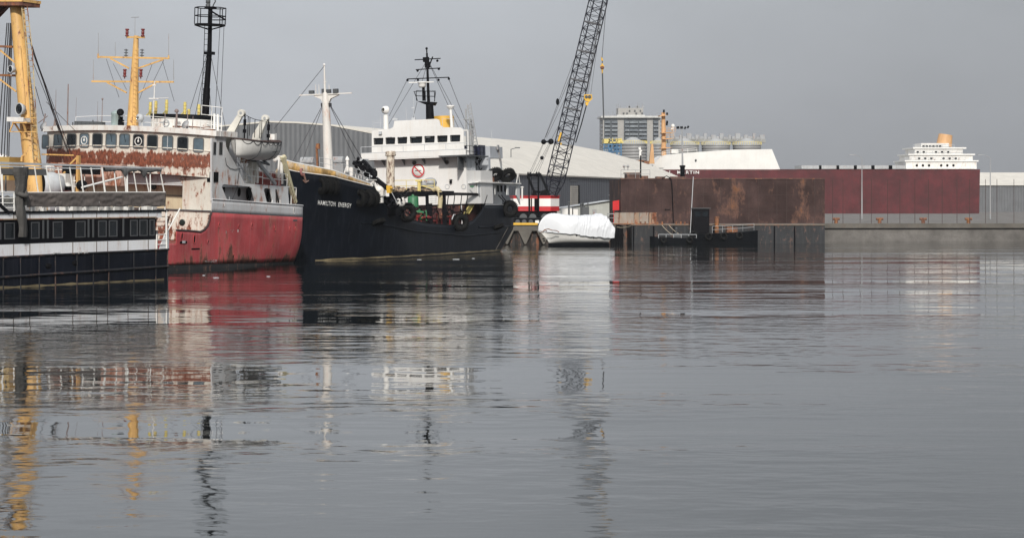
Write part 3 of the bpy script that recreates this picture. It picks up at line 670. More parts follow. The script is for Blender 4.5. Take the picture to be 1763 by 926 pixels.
for k in range(26):
    p = a_+d_*(60+k*4.3)+n_*.32; fb = MB(); fb.box((p.x-.2,p.y-.2,-.6),(p.x+.2,p.y+.25,QZ-.52)); fb.build('timber_fender', M_['rust'] if k % 5 == 2 else M_['pile'], qr)

# ------------------------------------------------------------------ crawler crane
crn = thing('crawler_crane', 'crawler crane with red and white house and tall black lattice boom', 'crane')
YC = 302
def cp(px, py, dy=0): return at(px, py, YC+dy)
cred = mat('crane_red', (.50,.012,.018), .45, dirt=.12, streak=.2)
# carbody and tracks
b = MB(); a = cp(886,379); c_ = cp(962,373); b.box((a.x,YC+.6,QZ+1.0),(c_.x,YC+4.2,c_.z)); b.build('carbody', M_['blacksteel'], crn)
for dy in (.0, 4.4):
    tr = MB(); x0 = cp(880,0).x; x1 = cp(958,0).x; n = 10
    pr = [(x0+.6,QZ+.02),(x1-.6,QZ+.02),(x1,QZ+.5),(x1-.4,QZ+.95),(x0+.4,QZ+.95),(x0,QZ+.5)]
    tr.prism([Vector((a_,YC+dy-.6,z)) for a_, z in pr], (0,.9,0)); t_ = tr.build('track', M_['black'], crn)
    wv = MB()
    for k in range(6): wv.tube((x0+.8+k*(x1-x0-1.6)/5,YC+dy-.66,QZ+.45),(x0+.8+k*(x1-x0-1.6)/5,YC+dy-.58,QZ+.45),.3,n=12)
    wv.build('roller', M_['darkgrey'], t_)
b = MB(); b.box((cp(886,0).x,YC-.3,cp(0,378.5).z),(cp(965,0).x,YC+4.6,cp(0,376.5).z)); b.build('deck_plate', M_['rust'], crn)
b = MB()
for px_ in (901,917,938): b.tube(cp(px_,374.4,-.35), cp(px_+.01,374.4,.2), .5, n=12)
b.build('swing_gear', M_['darkgrey'], crn)
# house: plan with a chamfered right corner
def hp(py, off=0):
    z = cp(0, py).z; x0, x1, x2 = cp(884,0).x-off, cp(948,0).x+off*.4, cp(965.5,0).x+off
    return [Vector((x0,YC-off,z)),Vector((x1,YC-off,z)),Vector((x2,YC+2.2-off*.3,z)),Vector((x2-.5,YC+5.6+off,z)),Vector((x0,YC+5.6+off,z))]
def band(name, py0, py1, m, off=0):
    mb = MB(); lo = hp(py1, off); hi = hp(py0, off); mb.prism(lo, hi[0]-lo[0]); return mb.build(name, m, crn)
band('lower_panel', 355.5, 363.5, cred); band('middle_panel', 342, 355.4, M_['white_clean']); band('upper_panel', 338.2, 341.9, cred)
band('roof', 337, 338.1, cred, .12); band('turntable_skirt', 363.6, 373, M_['blacksteel'], -.3)
b = MB()
for px_ in (911,914,920,925,926.5):
    p = cp(px_,342,-.03); q = cp(px_,363,-.03); b.box((p.x,YC-.06,q.z),(p.x+(.15 if px_ != 920 else .5),YC-.003,p.z))
b.build('door_seam', M_['dark'], crn)
b = MB(); b.box((cp(895,0).x,YC-.05,cp(0,361).z),(cp(909,0).x,YC-.004,cp(0,360.6).z)); b.build('grab_rail', M_['frame'], crn)
# A-frame gantry
gt = thing('gantry', None, None); gt.parent = crn
b = MB(); b.tube(cp(907.5,301,1), cp(932,300.5,1), .16); 
for px_ in (909,913,924,928): b.tube(cp(px_-1,300.5,.6), cp(px_+1.2,300.5,.6), .33, n=12)
b.build('sheave_bar', M_['black'], gt)
for a_, b_ in (((908,302),(921,334)),((931,301.5),(946,337))):
    m_ = MB(); m_.bar(cp(*a_,1), cp(*b_,1), .36, .3); m_.build('leg', M_['black'], gt)
for a_, b_ in (((910.5,302),(911,372)),((927,302),(927,372))):
    m_ = MB(); m_.bar(cp(*a_,-.5), cp(*b_,-.5), .16, .16); m_.build('back_stay', M_['black'], gt)
b = MB(); b.path([cp(918,327,1), cp(921,330,1), cp(930,331,1), cp(941,328,1)], .16); b.prism([cp(916,337,.6),cp(925,337,.6),cp(923,329,.6),cp(918,329,.6)], (0,1.2,0)); b.prism([cp(929,337,.6),cp(944,337,.6),cp(940,329,.6),cp(932,330,.6)], (0,1.2,0)); b.build('winch_frame', M_['blacksteel'], gt)
b = MB(); ladder(b, cp(920.5,336,-.2), cp(920.5,303,-.2), (1,0,0), .8, .5, .03); b.build('ladder', M_['black'], gt)
# lattice boom
foot = cp(950,336,1.2); tip = cp(1044.5,-58,1.2)
ax = (tip-foot).normalized(); L_ = (tip-foot).length
sx_ = ax.cross(Vector((0,1,0))).normalized(); sy_ = sx_.cross(ax).normalized()
yaw = R_(28); s1 = sx_*math.cos(yaw)+sy_*math.sin(yaw); s2 = -sx_*math.sin(yaw)+sy_*math.cos(yaw)
if s1.x < 0: s1 = -s1
boom = thing('boom', None, None); boom.parent = crn
def sec(t):       # half widths along the boom
    hw = interp([(0,.55),(.06,.95),(.86,.95),(1,.35)], t); hd = interp([(0,.25),(.06,.8),(.86,.8),(1,.3)], t)
    return hw, hd
def corner(t, i):
    hw, hd = sec(t); return foot+ax*L_*t+s1*hw*(-1 if i in (0,3) else 1)+s2*hd*(-1 if i < 2 else 1)
jnt = mat('worn_grey_joint', (.14,.14,.15), .6); NB = 32; ch = MB(); lc = MB(); fr_ = MB()
ts = [k/NB for k in range(NB+1)]
for i in range(4): ch.path([corner(t, i) for t in ts], .075, 6)
for k in range(NB):
    for i in range(4):
        j = (i+1) % 4; a_, b_ = (i, j) if (k+i) % 2 else (j, i)
        lc.tube(corner(ts[k], a_), corner(ts[k+1], b_), .04, n=5)
        lc.tube(corner(ts[k+1], i), corner(ts[k+1], j), .035, n=5)
    if k in (4,8,12,16,20,24,28):
        fr_ = MB()
        for i in range(4): fr_.bar(corner(ts[k], i), corner(ts[k], (i+1) % 4), .14, .14)
        fr_.tube(corner(ts[k],0), corner(ts[k],2), .05); fr_.build('section_joint', jnt, boom)
navy = mat('navy_black_steel', (.012,.013,.022), .5, spec=.2)
ch.build('chord', navy, boom); lc.build('lattice', navy, boom)
b = MB(); b.tube(tip-s2*.5, tip+s2*.5, .5, n=14); b.build('head_sheave', M_['yellow_clean'], boom)
b = MB(); b.cbox(cp(963.5,236,.6), (.22,.3,1.2), Matrix.Rotation(.3,4,'Y')); b.cbox(cp(966,248,.6), (.2,.2,.25)); b.build('cable_drum', M_['yellow_clean'], boom)
# ropes
b = MB(); b.tube(corner(.96,1)+Vector((.2,0,0)), cp(1036.5,100), .035); b.build('hoist_rope', M_['wire'], crn)
b = MB(); t_ = corner(.9,1)
for px_ in (1008,1010,1012,1017): b.tube(t_, cp(px_,162.5), .025, n=5)
b.build_each('block_rope', M_['wire'], crn)
for (a_, b_) in (((0,.52),(939,237)),((0,.60),(936.5,242)),((3,.52),(941,237)),((0,.30),(949,241))):
    m_ = MB(); m_.tube(corner(a_[1], a_[0]), cp(*b_,.6), .03, n=5); m_.build('pendant', M_['wire'], crn)
b = MB(); b.ball(cp(960,175.5,.6), (.22,.2,.45), 8, 6); b.build('pendant_link', M_['black'], crn)
b = MB(); b.tube(cp(934.5,244.5,.6), cp(950.5,243.5,.6), .1); b.ball(cp(936,244.5,.6), .34, 10, 8); b.ball(cp(948.5,244,.6), .38, 10, 8); b.ball(cp(933,272,.6), .25, 8, 6); b.build_each('equaliser_block', M_['black'], crn)
b = MB()
for (pa, pb) in (((936,245),(911,299)),((937,245),(914,299)),((946,245),(918,299)),((948,245),(922,299)),((949,245),(926,299))): b.tube(cp(*pa,.6), cp(*pb,.6), .022, n=5)
b.build_each('luffing_rope', M_['wire'], crn)
hb_ = thing('hook_block', None, None); hb_.parent = crn
b = MB(); b.prism([cp(1006,163,-.3),cp(1019,163,-.3),cp(1020,171,-.3),cp(1014,176,-.3),cp(1008,174,-.3),cp(1005.5,169,-.3)], (0,.5,0)); b.prism([cp(1007.5,176,-.25),cp(1014,176,-.25),cp(1012,182,-.25),cp(1009,182,-.25)], (0,.4,0)); b.build('cheek_plate', M_['yellow_clean'], hb_)
b = MB(); b.tube(cp(1009.5,167,-.4), cp(1009.51,167,-.31), .2, n=12); b.tube(cp(1015,167,-.4), cp(1015.01,167,-.31), .22, n=12); b.build('sheave', M_['darkgrey'], hb_)
b = MB(); b.path([cp(1009.5,182), cp(1001,214), cp(991,246)], .07); b.build('sling', M_['black'], crn)
ball = thing('overhaul_ball', None, None); ball.parent = crn
b = MB(); b.ball(cp(1036.8,116.8), (.26,.26,.27), 12, 8); b.build('ball', M_['rust'], ball)
b = MB(); b.prism([cp(1034.8,98.5,-.1),cp(1037.6,101,-.1),cp(1038.6,105,-.1),cp(1035.6,105,-.1)], (0,.2,0)); b.cbox(cp(1036.8,112.6), (.2,.2,.45)); b.cbox(cp(1036.8,114.2), (.48,.25,.2)); b.tube(cp(1036.8,119), cp(1036.8,127), .11, .07, n=8); b.build('swivel', M_['yellow_clean'], ball)
b = MB(); b.tube(cp(1037,104), cp(1037,112), .06); b.tube(cp(1037.2,126), cp(1039.2,203), .085, n=6); b.build('hanging_bar', M_['darkgrey'], crn)
sg = MB(); a = cp(921.5,384.5,-3.6); c_ = cp(928,379.5,-3.6); sg.box((a.x,a.y,a.z),(c_.x,a.y+.1,c_.z)); sg.tube(((a.x+c_.x)/2,a.y+.16,QZ),((a.x+c_.x)/2,a.y+.16,a.z+.1),.05)
tag(sg.build('notice_board', M_['white_clean']), 'blank white notice board on the quay below the red crane', 'sign')
mt = MB()
for k in range(4): mt.box((cp(880+k*20,0).x,YC-2.0,QZ+.0),(cp(897+k*20,0).x,YC+6,QZ+.016))
tag(mt.build('timber_mat', M_['brown']), 'dark timber mats laid under the crawler crane tracks', 'mats')
# light poles behind the cream building etc are left to the shed
# ------------------------------------------------------------------ shrink wrapped boat
Y_ = 283
wbM = Frame(Vector((at(947,0,281).x, 281, 0)), 68)
wr = thing('wrapped_boat', 'white motor yacht wrapped in crumpled white plastic sheeting by the quay', 'boat', wbM.M)
wl = 7.2
def whb(x, t):
    e_ = max(0, min(1, (x+.9*t)/(3.6))); fb = (1-(1-e_)**2.0); return (1.45+.45*t)*fb*(1-.05*max(0, x-6)/3)
rows = []
for i in range(25):
    s_ = i/24; r = []
    for k in range(9):
        t = abs(k-4)/4*-1+1; t = 1-abs(k-4)/4
        tt = (k/4 if k <= 4 else (8-k)/4); tt = 1-tt if False else (1-k/4 if k <= 4 else (k-4)/4)
        zz = lerp(.35, 2.0-.72*s_-.05*math.sin(s_*3.1), tt); x = lerp(-1.55*tt**1.1, wl+.25*tt, s_); y = whb(x, tt)*(-1 if k <= 4 else 1)
        if k == 4: y = 0; zz = .1
        r.append(Vector((x, y, zz)))
    rows.append(r)
hl = MB(); hl.grid(rows, sm=True); hl.add(rows[-1], [list(range(9))]); hl.build('hull', M_['white_clean'], wr)
bo = MB(); br = []
for r in rows:
    br.append([Vector((r[3].x+.1, r[3].y*.93, .42)), Vector((r[3].x+.1, r[3].y*.9, -.5)), Vector((r[5].x+.1, r[5].y*.9, -.5)), Vector((r[5].x+.1, r[5].y*.93, .42))])
bo.grid(br, sm=True); bo.add(br[-1], [(0,1,2,3)]); bo.build('boot_topping', M_['black'], wr)
rb_ = MB(); rb_.path([r[0]+Vector((0,-.03,-.12)) for r in rows], .045); rb_.path([r[8]+Vector((0,.03,-.12)) for r in rows], .045); rb_.build('rub_rail', M_['darkgrey'], wr)
for px_, py_, rr in ((986,403,.12),(993.5,404.5,.15),(1015,408,.1),(1018.5,408.5,.1),(1022.5,409,.1),(1005,406,.08),(949,411.5,.1),(950,415,.09)):
    p = wbM.Y(px_, py_, -1.9); hbx = whb(p.x, .8 if px_ > 960 else .5); b = MB(); b.tube((p.x,-hbx-.04,p.z),(p.x,-hbx+.3,p.z),rr*.8,n=12); b.build('porthole', M_['dark'], wr)
b = MB(); b.path([wbM.Y(x_, y_, -1.75)+Vector((0,-.08,0)) for x_, y_ in ((936,396),(943,394),(950,396.5),(957,397),(962,399.5))], .05); b.path([wbM.Y(x_, y_, -1.75)+Vector((0,-.08,0)) for x_, y_ in ((930,400),(938,396),(941,398))], .04); b.build('lashing', M_['rust'], wr)
wrapm = mat('white_shrink_wrap', (.70,.715,.74), .35, dirt=.04, bump=.0)
wv = MB(); NX, NA = 150, 80; rr_ = []
rnd = random.Random(3)
creases = [(rnd.uniform(.1,1), rnd.uniform(-.5,.5), rnd.uniform(.015,.05), rnd.uniform(.05,.16)) for _ in range(34)]
from mathutils import noise as mn
for i in range(NX):
    s_ = i/(NX-1); x = lerp(-1.6, 7.7, s_); r = []
    env = (1-(1-min(1, (s_+.004)/.24))**2.3)**.55*(1-(max(0, s_-.9)/.1)**3*.35)
    for k in range(NA):
        a = math.pi*k/(NA-1); cx_ = math.cos(a); sz = max(0, math.sin(a))
        hb = max(.03, whb(max(-.9, x), 1)+.10)*(1 if x > -1.2 else .6)
        hgt = (2.1+.35*s_)*env*(1+.04*math.sin(s_*9)) 
        if x > 6: hgt += .1*math.sin((x-6)*3)
        y = -cx_*hb*(abs(cx_)**-.35 if abs(cx_) > .05 else 1)*(1 if abs(cx_) > .05 else 1); y = max(-hb, min(hb, y))
        z = 1.88-.74*s_+hgt*sz**.75+.12*(1-env)
        n1 = mn.noise(Vector((x*1.1, k*.09, 0)))*.22+mn.ridged_multi_fractal(Vector((x*.9+k*.03, k*.08-x*.3, 3)), 1.0, 2.2, 4, 1.0, 2.0)*.10
        n1 += abs(mn.noise(Vector((x*2.6-k*.05, k*.05, 7))))*.34+abs(mn.noise(Vector((x*4.5-k*.22, k*.10+x, 9))))*.14+abs(mn.noise(Vector((x*2+k*.15, k*.12-x*.8, 5))))*.16
        ww = .25+.75*s_
        y *= 1+.10*n1*ww*3*min(1, sz+.4); z += (n1-.15)*(.22+sz*.34)*ww
        if k in (0, NA-1): z = 1.78-.74*s_+.10*mn.noise(Vector((x*1.5, k, 2)))-.10*(x > 3)
        r.append(Vector((x+.15*n1, y, z)))
    rr_.append(r)
wv.grid(rr_, sm=True); wv.add(rr_[-1], [list(range(NA))]); wv.build('plastic_wrap', wrapm, wr)
rope('mooring_rope', wbM.M @ Vector((-.9,-.3,1.2)), at(929,392,291), .1, 'short pale mooring rope from the bow of the wrapped boat to the quay')

# ------------------------------------------------------------------ generic hull band
def hull_band(mb, xs, zlo, zhi, hb, nz=5, sides=(-1, 1), xoff=None):
    for sd_ in sides:
        rows = []
        for x in xs:
            a, b_ = zlo(x), max(zlo(x)+.001, zhi(x)); r = []
            for k in range(nz+1):
                z = lerp(a, b_, k/nz); xx = x+(xoff(x, z) if xoff else 0); r.append(Vector((xx, sd_*hb(x, z), z)))
            rows.append(r)
        mb.grid(rows, sm=True)
def deck_plate(mb, xs, z, hb, th=.08, inset=.06, xoff=None):
    n = len(xs); top = [Vector((x+(xoff(x, z) if xoff else 0), -max(.01, hb(x, z)-inset), z)) for x in xs]; bot = [Vector((p.x, -p.y, z)) for p in top]
    mb.add(top+bot, [(i, i+1, n+i+1, n+i) for i in range(n-1)])
def frange(a, b, n): return [lerp(a, b, i/n) for i in range(n+1)]

# ================================================================== RED AND WHITE SHIP
FR = Frame(Vector((-10.97-7.9*math.cos(R_(25)), 186+7.9*math.sin(R_(25)), 0)), 25, 2.0)
rs = thing('rusty_ship', 'old ship with red hull and rust streaked white wheelhouse, moored nearest the black tanker', 'ship', FR.M)
BH = 7.9
def r_hb(x, z):
    f = 1 if x > -13 else math.sqrt(max(0, 1-((-13-x)/14.0)**2))
    f *= 1-.0*max(0, 4-z)
    a = 5.2-.42*max(0, 3.2-z)**1.3*.8; xc = 15.4
    if x > xc: f *= math.sqrt(max(0, 1-((x-xc)/5.2)**2))
    t = max(0, min(1, z/3.5)); k = 1-.11*(1-t)**2*max(0, min(1, (x-4)/12))-.15*(1-t)*max(0, min(1, (-12-x)/14))
    return BH*f*k
p1 = FR.Y(364,366,-BH); p2 = FR.Y(498,373,-BH); p3 = FR.Y(364,343,-BH); p4 = FR.Y(498,352.5,-BH)
def zl_r(x): return lerp(p1.z, p2.z, (x-p1.x)/(p2.x-p1.x))        # red / white boundary
def zt_r(x): return lerp(p3.z, p4.z, (x-p3.x)/(p4.x-p3.x))        # top of the bulwark
cv = [FR.Y(px, py, -BH) for px, py in ((292,419),(303,419),(304,397),(325,398),(345,400),(352,396),(357,390),(360.5,380),(361.5,372),(364,366))]
cvp = [(-27, 4.6), (-20, 3.6), (-14, cv[0].z)]+[(p.x, p.z) for p in cv]
def z_top(x): return zl_r(x) if x >= p1.x else interp(cvp, x)
def zb_r(x): return .62-.012*x
red_m = mat('faded_red_hull', (.46,.062,.068), .6, rust=.10, rcol=(.10,.035,.022), rs=.55, dirt=.28, streak=.45, scol=(.45,.20,.19), bump=.015, bscale=2.5,
            zones=[(.3,.42),(1.1,.20),(1.7,.08),(2.6,.0),(5,.0)])
whm = mat('streaked_white_plate', (.56,.565,.575), .55, rust=.03, rs=.8, dirt=.12, streak=.35, scol=(.40,.30,.24), bump=.012, bscale=2)
xsr = sorted(set([-26.9, -26, -24, -21, -18]+frange(-15, 0, 30)+[p.x for p in cv]+frange(0, 15.4, 16)+[15.4+5.2*math.sin(k*math.pi/24) for k in range(1, 13)]+[p1.x+.001]))
b = MB(); hull_band(b, xsr, lambda x: -1.2, zb_r, r_hb, 3); b.build('boot_topping', mat('black_boot_topping', (.016,.016,.017), .6, rust=.05, dirt=.4), rs)
b = MB(); hull_band(b, xsr, zb_r, z_top, r_hb, 10); b.build('hull', red_m, rs, solid=.06)
xw = [x for x in xsr if x >= p1.x-.001]
b = MB(); hull_band(b, xw, zl_r, zt_r, r_hb, 3); b.build('bulwark', whm, rs, solid=.06)
b = MB(); b.path([Vector((x, -r_hb(x, zt_r(x))-.03, zt_r(x))) for x in xw], .07); b.path([Vector((x, r_hb(x, zt_r(x))+.03, zt_r(x))) for x in xw], .07); b.build('rub_rail', whm, rs)
b = MB(); b.path([Vector((x, -r_hb(x, z_top(x))-.0, z_top(x)+.03)) for x in xsr if cv[2].x-.01 <= x <= p1.x], .09)
b.build('bulwark_cap', mat('brown_black_cap', (.05,.03,.028), .7), rs)
b = MB(); deck_plate(b, xsr[2:], 2.35, r_hb); b.build('deck', M_['deckred'], rs)
b = MB(); z0 = zt_r(14)-.9; deck_plate(b, [x for x in xsr if x >= 0], z0, r_hb); b.build('aft_deck', M_['deckred'], rs)
for px_, py_, w_, h_, kind in ((313,407,.3,.5,0),(334.5,411.5,.32,.62,0),(377,387,.2,.34,0),(411,390.5,.22,.36,0),(433.5,388.5,.24,.42,0),(473,393,.2,.34,0),(499,394,.18,.34,0),(508.5,394,.16,.3,0),(358,416.5,.24,.3,0),(402,441,.2,.3,0),(506,363,.2,.55,0),(386,353,.06,.2,0)):
    p = FR.Y(px_, py_, -BH)
    for _ in range(6): p = FR.Y(px_, py_, -r_hb(p.x, p.z)-.04)
    b = MB(); q = Vector((0,-.05,0)); b.lathe((p.x, -r_hb(p.x, p.z)-.005, p.z), [(h_*.5,0),(h_*.5,.05),(.01,.05)], 12, ax=(0,-1,0), flat=1); 
    for v in b.v: v.x = p.x+(v.x-p.x)*(w_/h_)
    o = b.build('porthole', M_['dark'], rs)
    b = MB(); n = 14; b.path([Vector((p.x+w_*.58*math.cos(2*math.pi*k/n), -r_hb(p.x, p.z)-.06, p.z+h_*.56*math.sin(2*math.pi*k/n))) for k in range(n+1)], .03, 5); b.build('rim', red_m if py_ > 370 else whm, o)
def stamp(name, px0, px1, py0, py1, m, off=.05):
    p = FR.Y(px0, py1, -BH); q = FR.Y(px1, py0, -BH); b = MB(); b.box((p.x, -max(r_hb(p.x, p.z), r_hb(q.x, q.z))-off, p.z), (q.x, -r_hb(q.x, q.z)+.02, q.z)); return b.build(name, m, rs)
stamp('scupper', 329,343,427,430, M_['dark']); stamp('scupper', 504,511,378,381, M_['darkgrey'])
stamp('hawse_plate', 309,321,415,419.5, M_['dark'], .06); stamp('roller', 313,317,414.5,418.5, M_['lightgrey'], .12)
b = MB()                                            # draught marks
def mark(px_, py_, body, s_):
    p = FR.Y(px_, py_, -BH); b.text(body, lambda a, c_: Vector((p.x+a*s_*len(body), -r_hb(p.x, p.z)-.03, p.z+c_*.22)))
mark(352,452,'46', .5); mark(362,452,'XII', .35); mark(388,402,'I', .15); mark(395,400,'Y I', .5)
b.build('draught_mark', M_['letter'], rs)
b = MB(); p = FR.Y(393,400,-BH); b.box((p.x,-BH-.02,1.0),(p.x+.04,-BH+.02,6)); b.build('weld_seam', M_['lightgrey'], rs)
# --- lower deckhouse side with its cut openings
def RSd(px, py): p = FR.Y(px, py, -BH); return (p.x, p.z)
outer = [RSd(*q) for q in ((364.3,345),(364.3,238),(388,243),(389,252),(394,263),(407,285),(421,316),(495,321.5),(498,353),(430,348))]
h1 = [RSd(*q) for q in ((383,319),(386,317.5),(430,321.5),(434,325),(440,345),(437,348.5),(394,345),(390,342),(382,322))]
h2 = [RSd(*q) for q in ((455,325),(458,324),(464,325),(466,327),(470,345),(469,350),(463,351),(459,347),(454.5,328))]
h3 = [RSd(*q) for q in ((474,326),(477,326.5),(483,344),(483,352),(475,351.5))]
b = MB(); b.sheet(outer, [h1, h2, h3], .12, lambda a, c_, t: Vector((a, -BH+t, c_)))
side_m = mat('weathered_white_side', (.60,.605,.61), .55, rust=.10, rs=.5, rcol=(.28,.12,.07), dirt=.14, streak=.4, scol=(.45,.36,.30), bump=.012, bscale=2, zones=[(5.0,.0),(6.8,.10),(7.6,.16),(8.6,.06),(12,.0)])
b.build('side_wall', side_m, rs)
zs = RSd(430,320)[1]
# inner wall behind the openings
b = MB(); b.box((.6,-BH+1.15,2.4),(13.6,-BH+1.3,zs-.02)); b.box((-.05+.1,-BH+.13,zs-.12),(13.8,7.8,zs-.0)); b.box((13.6,-BH+.2,2.4),(13.75,7.8,zs-.1))
b.build('inner_bulkhead', whm, rs)
b = MB()
for px_, py_, w_, h_ in ((411,331,.25,.75),(428,333,.5,1.3),(461,335,.3,1.4),(383.5,326,.3,.7)):
    p = FR.Y(px_, py_, -BH+1.15); bb = MB(); bb.lathe((p.x,-BH+1.13,p.z), [(h_*.5,0),(h_*.5,.04),(.01,.04)], 14, ax=(0,-1,0))
    for v in bb.v: v.x = p.x+(v.x-p.x)*(w_/h_)*2; b.add([v], [])
    b.add([], []); 
    base = len(b.v)-len(bb.v)
    for f in bb.f: b.f.append([base+i for i in f]); b.sm.append(True)
b.build_each('door_opening', M_['dark'], rs)
b = MB(); ladder(b, (FR.Y(478,352,-7.4).x,-7.3,zs-2.3), (FR.Y(478,330,-7.4).x,-7.3,zs-.3), (1,0,0), .35, .25, .03); b.build('ladder', M_['white'], rs)
# --- wheelhouse front: curved band, camber
def fx(y): return -1.3*(1-(y/7.9)**2)
def cam_(y): return .24*(1-(y/7.9)**2)
def zF(px, py): return FR.X(px, py, -.1).z
zA = zF(361,234.5); zB = FR.X(361,262,0).z; zC = FR.X(361,289.5,0).z; zD = FR.X(340,306,0).z; zE = FR.X(330,362,0).z
front_m = mat('rusting_white_front', (.64,.61,.54), .6, rs=1.9, halo_amt=.8, stain=(.50,.28,.19), rcol=(.15,.042,.020), dirt=.14, streak=.5, scol=(.50,.25,.15), bump=.015, bscale=3,
              zones=[(2.2,.42),(3.0,.30),(4.0,.14),(5.2,.06),(zD-.1,.10),(zD+.25,.26),(zC-.35,.16),(zC-.02,.26),(zC+.12,.50),(zB-.40,.52),(zB-.1,.22),(zB+.15,.02),(zA+1,.0)])
ys = frange(-7.9, 7.9, 32); zz_ = [zD, zC, zC+.01, zB, zA+.05]
b = MB(); b.grid([[Vector((fx(y)-(.04 if z > zC else 0), y, z+cam_(y))) for y in ys] for z in [zD]+frange(zD+.1, zA+.05, 14)], sm=True); b.build('front_wall', front_m, rs)
b = MB(); b.path([Vector((fx(y)-.06, y, zB+.04+cam_(y))) for y in ys], .05); b.build('drip_moulding', front_m, rs)
b = MB(); b.box((.05,-7.7,zs+.02),(2.2,7.8,zA+.1)); b.build('wheelhouse_core', side_m, rs)
b = MB(); b.box((2.21,-6.2,zs+.02),(7,6.2,zA-.6)); b.build('deckhouse', whm, rs)
b = MB(); rows = []
for y in ys: rows.append([Vector((fx(y)-.35, y*1.03, zA+cam_(y))), Vector((fx(y)-.35, y*1.03, zA+cam_(y)+.42)), Vector((3.3, y*1.03, zA+cam_(y)+.42)), Vector((3.3, y*1.03, zA+cam_(y)))])
b.grid(rows, sm=False, close=True); b.add(rows[0], [(0,1,2,3)]); b.add(rows[-1], [(3,2,1,0)]); b.build('roof', mat('roof_edge_white', (.70,.69,.66), .55, rust=.10, rs=.9, streak=.4, scol=(.4,.25,.15)), rs)
# windows of the wheelhouse
wins = [(73,84,0),(93,107,0),(116,131,0),(138,153,1),(160,176,0),(183,200,0),(206.5,223,0),(230,247,1),(254,271,0),(280,297.5,2),(306,323.5,0),(333.5,350.5,0)]
def fhit(px, py):
    y = 0
    for _ in range(8): p = FR.X(px, py, fx(y)-.04); y = p.y
    return p
for i, (a_, c_, kind) in enumerate(wins):
    pa = fhit(a_, 250); pb = fhit(c_, 250); yc = (pa.y+pb.y)/2; hw = abs(pa.y-pb.y)/2; zc = zF(c_, 0) if False else 0
    z1 = zA-.28+cam_(yc); z0 = z1-1.08
    sl = math.atan2(fx(yc+.1)-fx(yc-.1), .2); M = Matrix.Translation((fx(yc)-.05, yc, (z0+z1)/2)) @ Matrix.Rotation(-sl, 4, 'Z')
    def rr(w_, h_, r_, x): 
        pts = []
        for cx_, cz_, a0 in ((w_-r_,h_-r_,0),(-w_+r_,h_-r_,90),(-w_+r_,-h_+r_,180),(w_-r_,-h_+r_,270)):
            for k in range(4): an = R_(a0+k*30); pts.append((cx_+r_*math.cos(an), cz_+r_*math.sin(an)))
        return pts
    hh = (z1-z0)/2; o_ = rr(hw+.06, hh+.06, .2, 0); i_ = rr(hw-.02, hh-.02, .16, 0)
    b = MB(); b.sheet(o_, [i_], .05, lambda a, c, t: M @ Vector((-.0-t, a, c))); wf = b.build('window', mat('window_rubber', (.10,.10,.10), .6) if i == 0 else bpy.data.materials['window_rubber'], rs)
    b = MB(); b.add([M @ Vector((-.02, a, c)) for a, c in i_], [list(range(len(i_)))]); b.build('pane', M_['glassblue'] if i % 3 == 0 or kind == 0 and i % 2 else M_['glass'], wf)
    if kind == 1:
        b = MB(); n = 20; b.path([M @ Vector((-.06, .30*math.cos(2*math.pi*k/n), .32*math.sin(2*math.pi*k/n))) for k in range(n+1)], .035, 5); b.tube(M @ Vector((-.06,0,-.1)), M @ Vector((-.06,0,.3)), .035); b.ball(M @ Vector((-.06,0,0)), .09, 8, 6); b.build('clear_view_screen', M_['white_clean'], wf)
    elif kind == 2:
        b = MB(); b.tube(M @ Vector((-.05,.0,-hh)), M @ Vector((-.05,.0,hh)), .03); b.build('wiper', M_['lightgrey'], wf)
    elif i % 4 in (1, 2):
        b = MB(); b.tube(M @ Vector((-.06,.05,hh)), M @ Vector((-.06,-.1,-.1)), .018); b.build('wiper', M_['black'], wf)
for a_, c_ in ((367,371.5),(377,382.5)):
    p = FR.Y(a_, 265.5, -BH); q = FR.Y(c_, 245.5, -BH); b = MB(); b.box((p.x-.03,-BH-.04,p.z-.04),(q.x+.03,-BH-.002,q.z+.04)); wf = b.build('window', bpy.data.materials['window_rubber'], rs)
    b = MB(); b.box((p.x+.04,-BH-.055,p.z+.03),(q.x-.04,-BH-.041,q.z-.03)); b.build('pane', M_['glass'], wf)
# black square vent on the corner, seam
b = MB(); p = FR.X(355,313,-.06); q = FR.X(375,296.5,-.06); p2_ = FR.Y(375,313,-BH-.02); zv0, zv1 = p.z, q.z
b.box((-.12,-BH-.06,zv0),(p2_.x,-BH-.003,zv1)); b.box((-.12,-BH-.06,zv0),(-.055,-7.3,zv1)); b.build('vent_opening', M_['dark'], rs)
# cream recess below the front
b = MB(); yv = [FR.X(px, 330, 0).y for px in (315,)]; yR = yv[0]
b.box((1.6,-7.7,2.4),(1.7,7.7,zD-.02)); rcs = b.build('recess_wall', M_['cream'], rs)
b = MB(); b.box((fx(0)-.0,-7.88,zD-.0+.0),(1.6,7.88,zD+.05)); 
b = MB()
outer = [(-7.9,2.4),(7.9,2.4),(7.9,zE),(yR,zE),(yR+.02,zD-.6),(yR+.5,zD-.05),(yR+.55,zD+.02),(-7.9,zD+.02)]
b.sheet(outer, [], .1, lambda a, c, t: Vector((-.04+t, a, c))); b.build('lower_front', front_m, rs)
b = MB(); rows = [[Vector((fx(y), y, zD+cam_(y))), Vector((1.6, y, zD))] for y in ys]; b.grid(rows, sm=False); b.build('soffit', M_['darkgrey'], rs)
b = MB(); b.box((-.2,-7.9,zE-.06),(.1,7.9,zE+.04)); zz2 = zF(320,338); b.box((1.55,yR,zz2-.03),(1.6,7.5,zz2+.03)); b.build('ledge', M_['darkgrey'], rs)
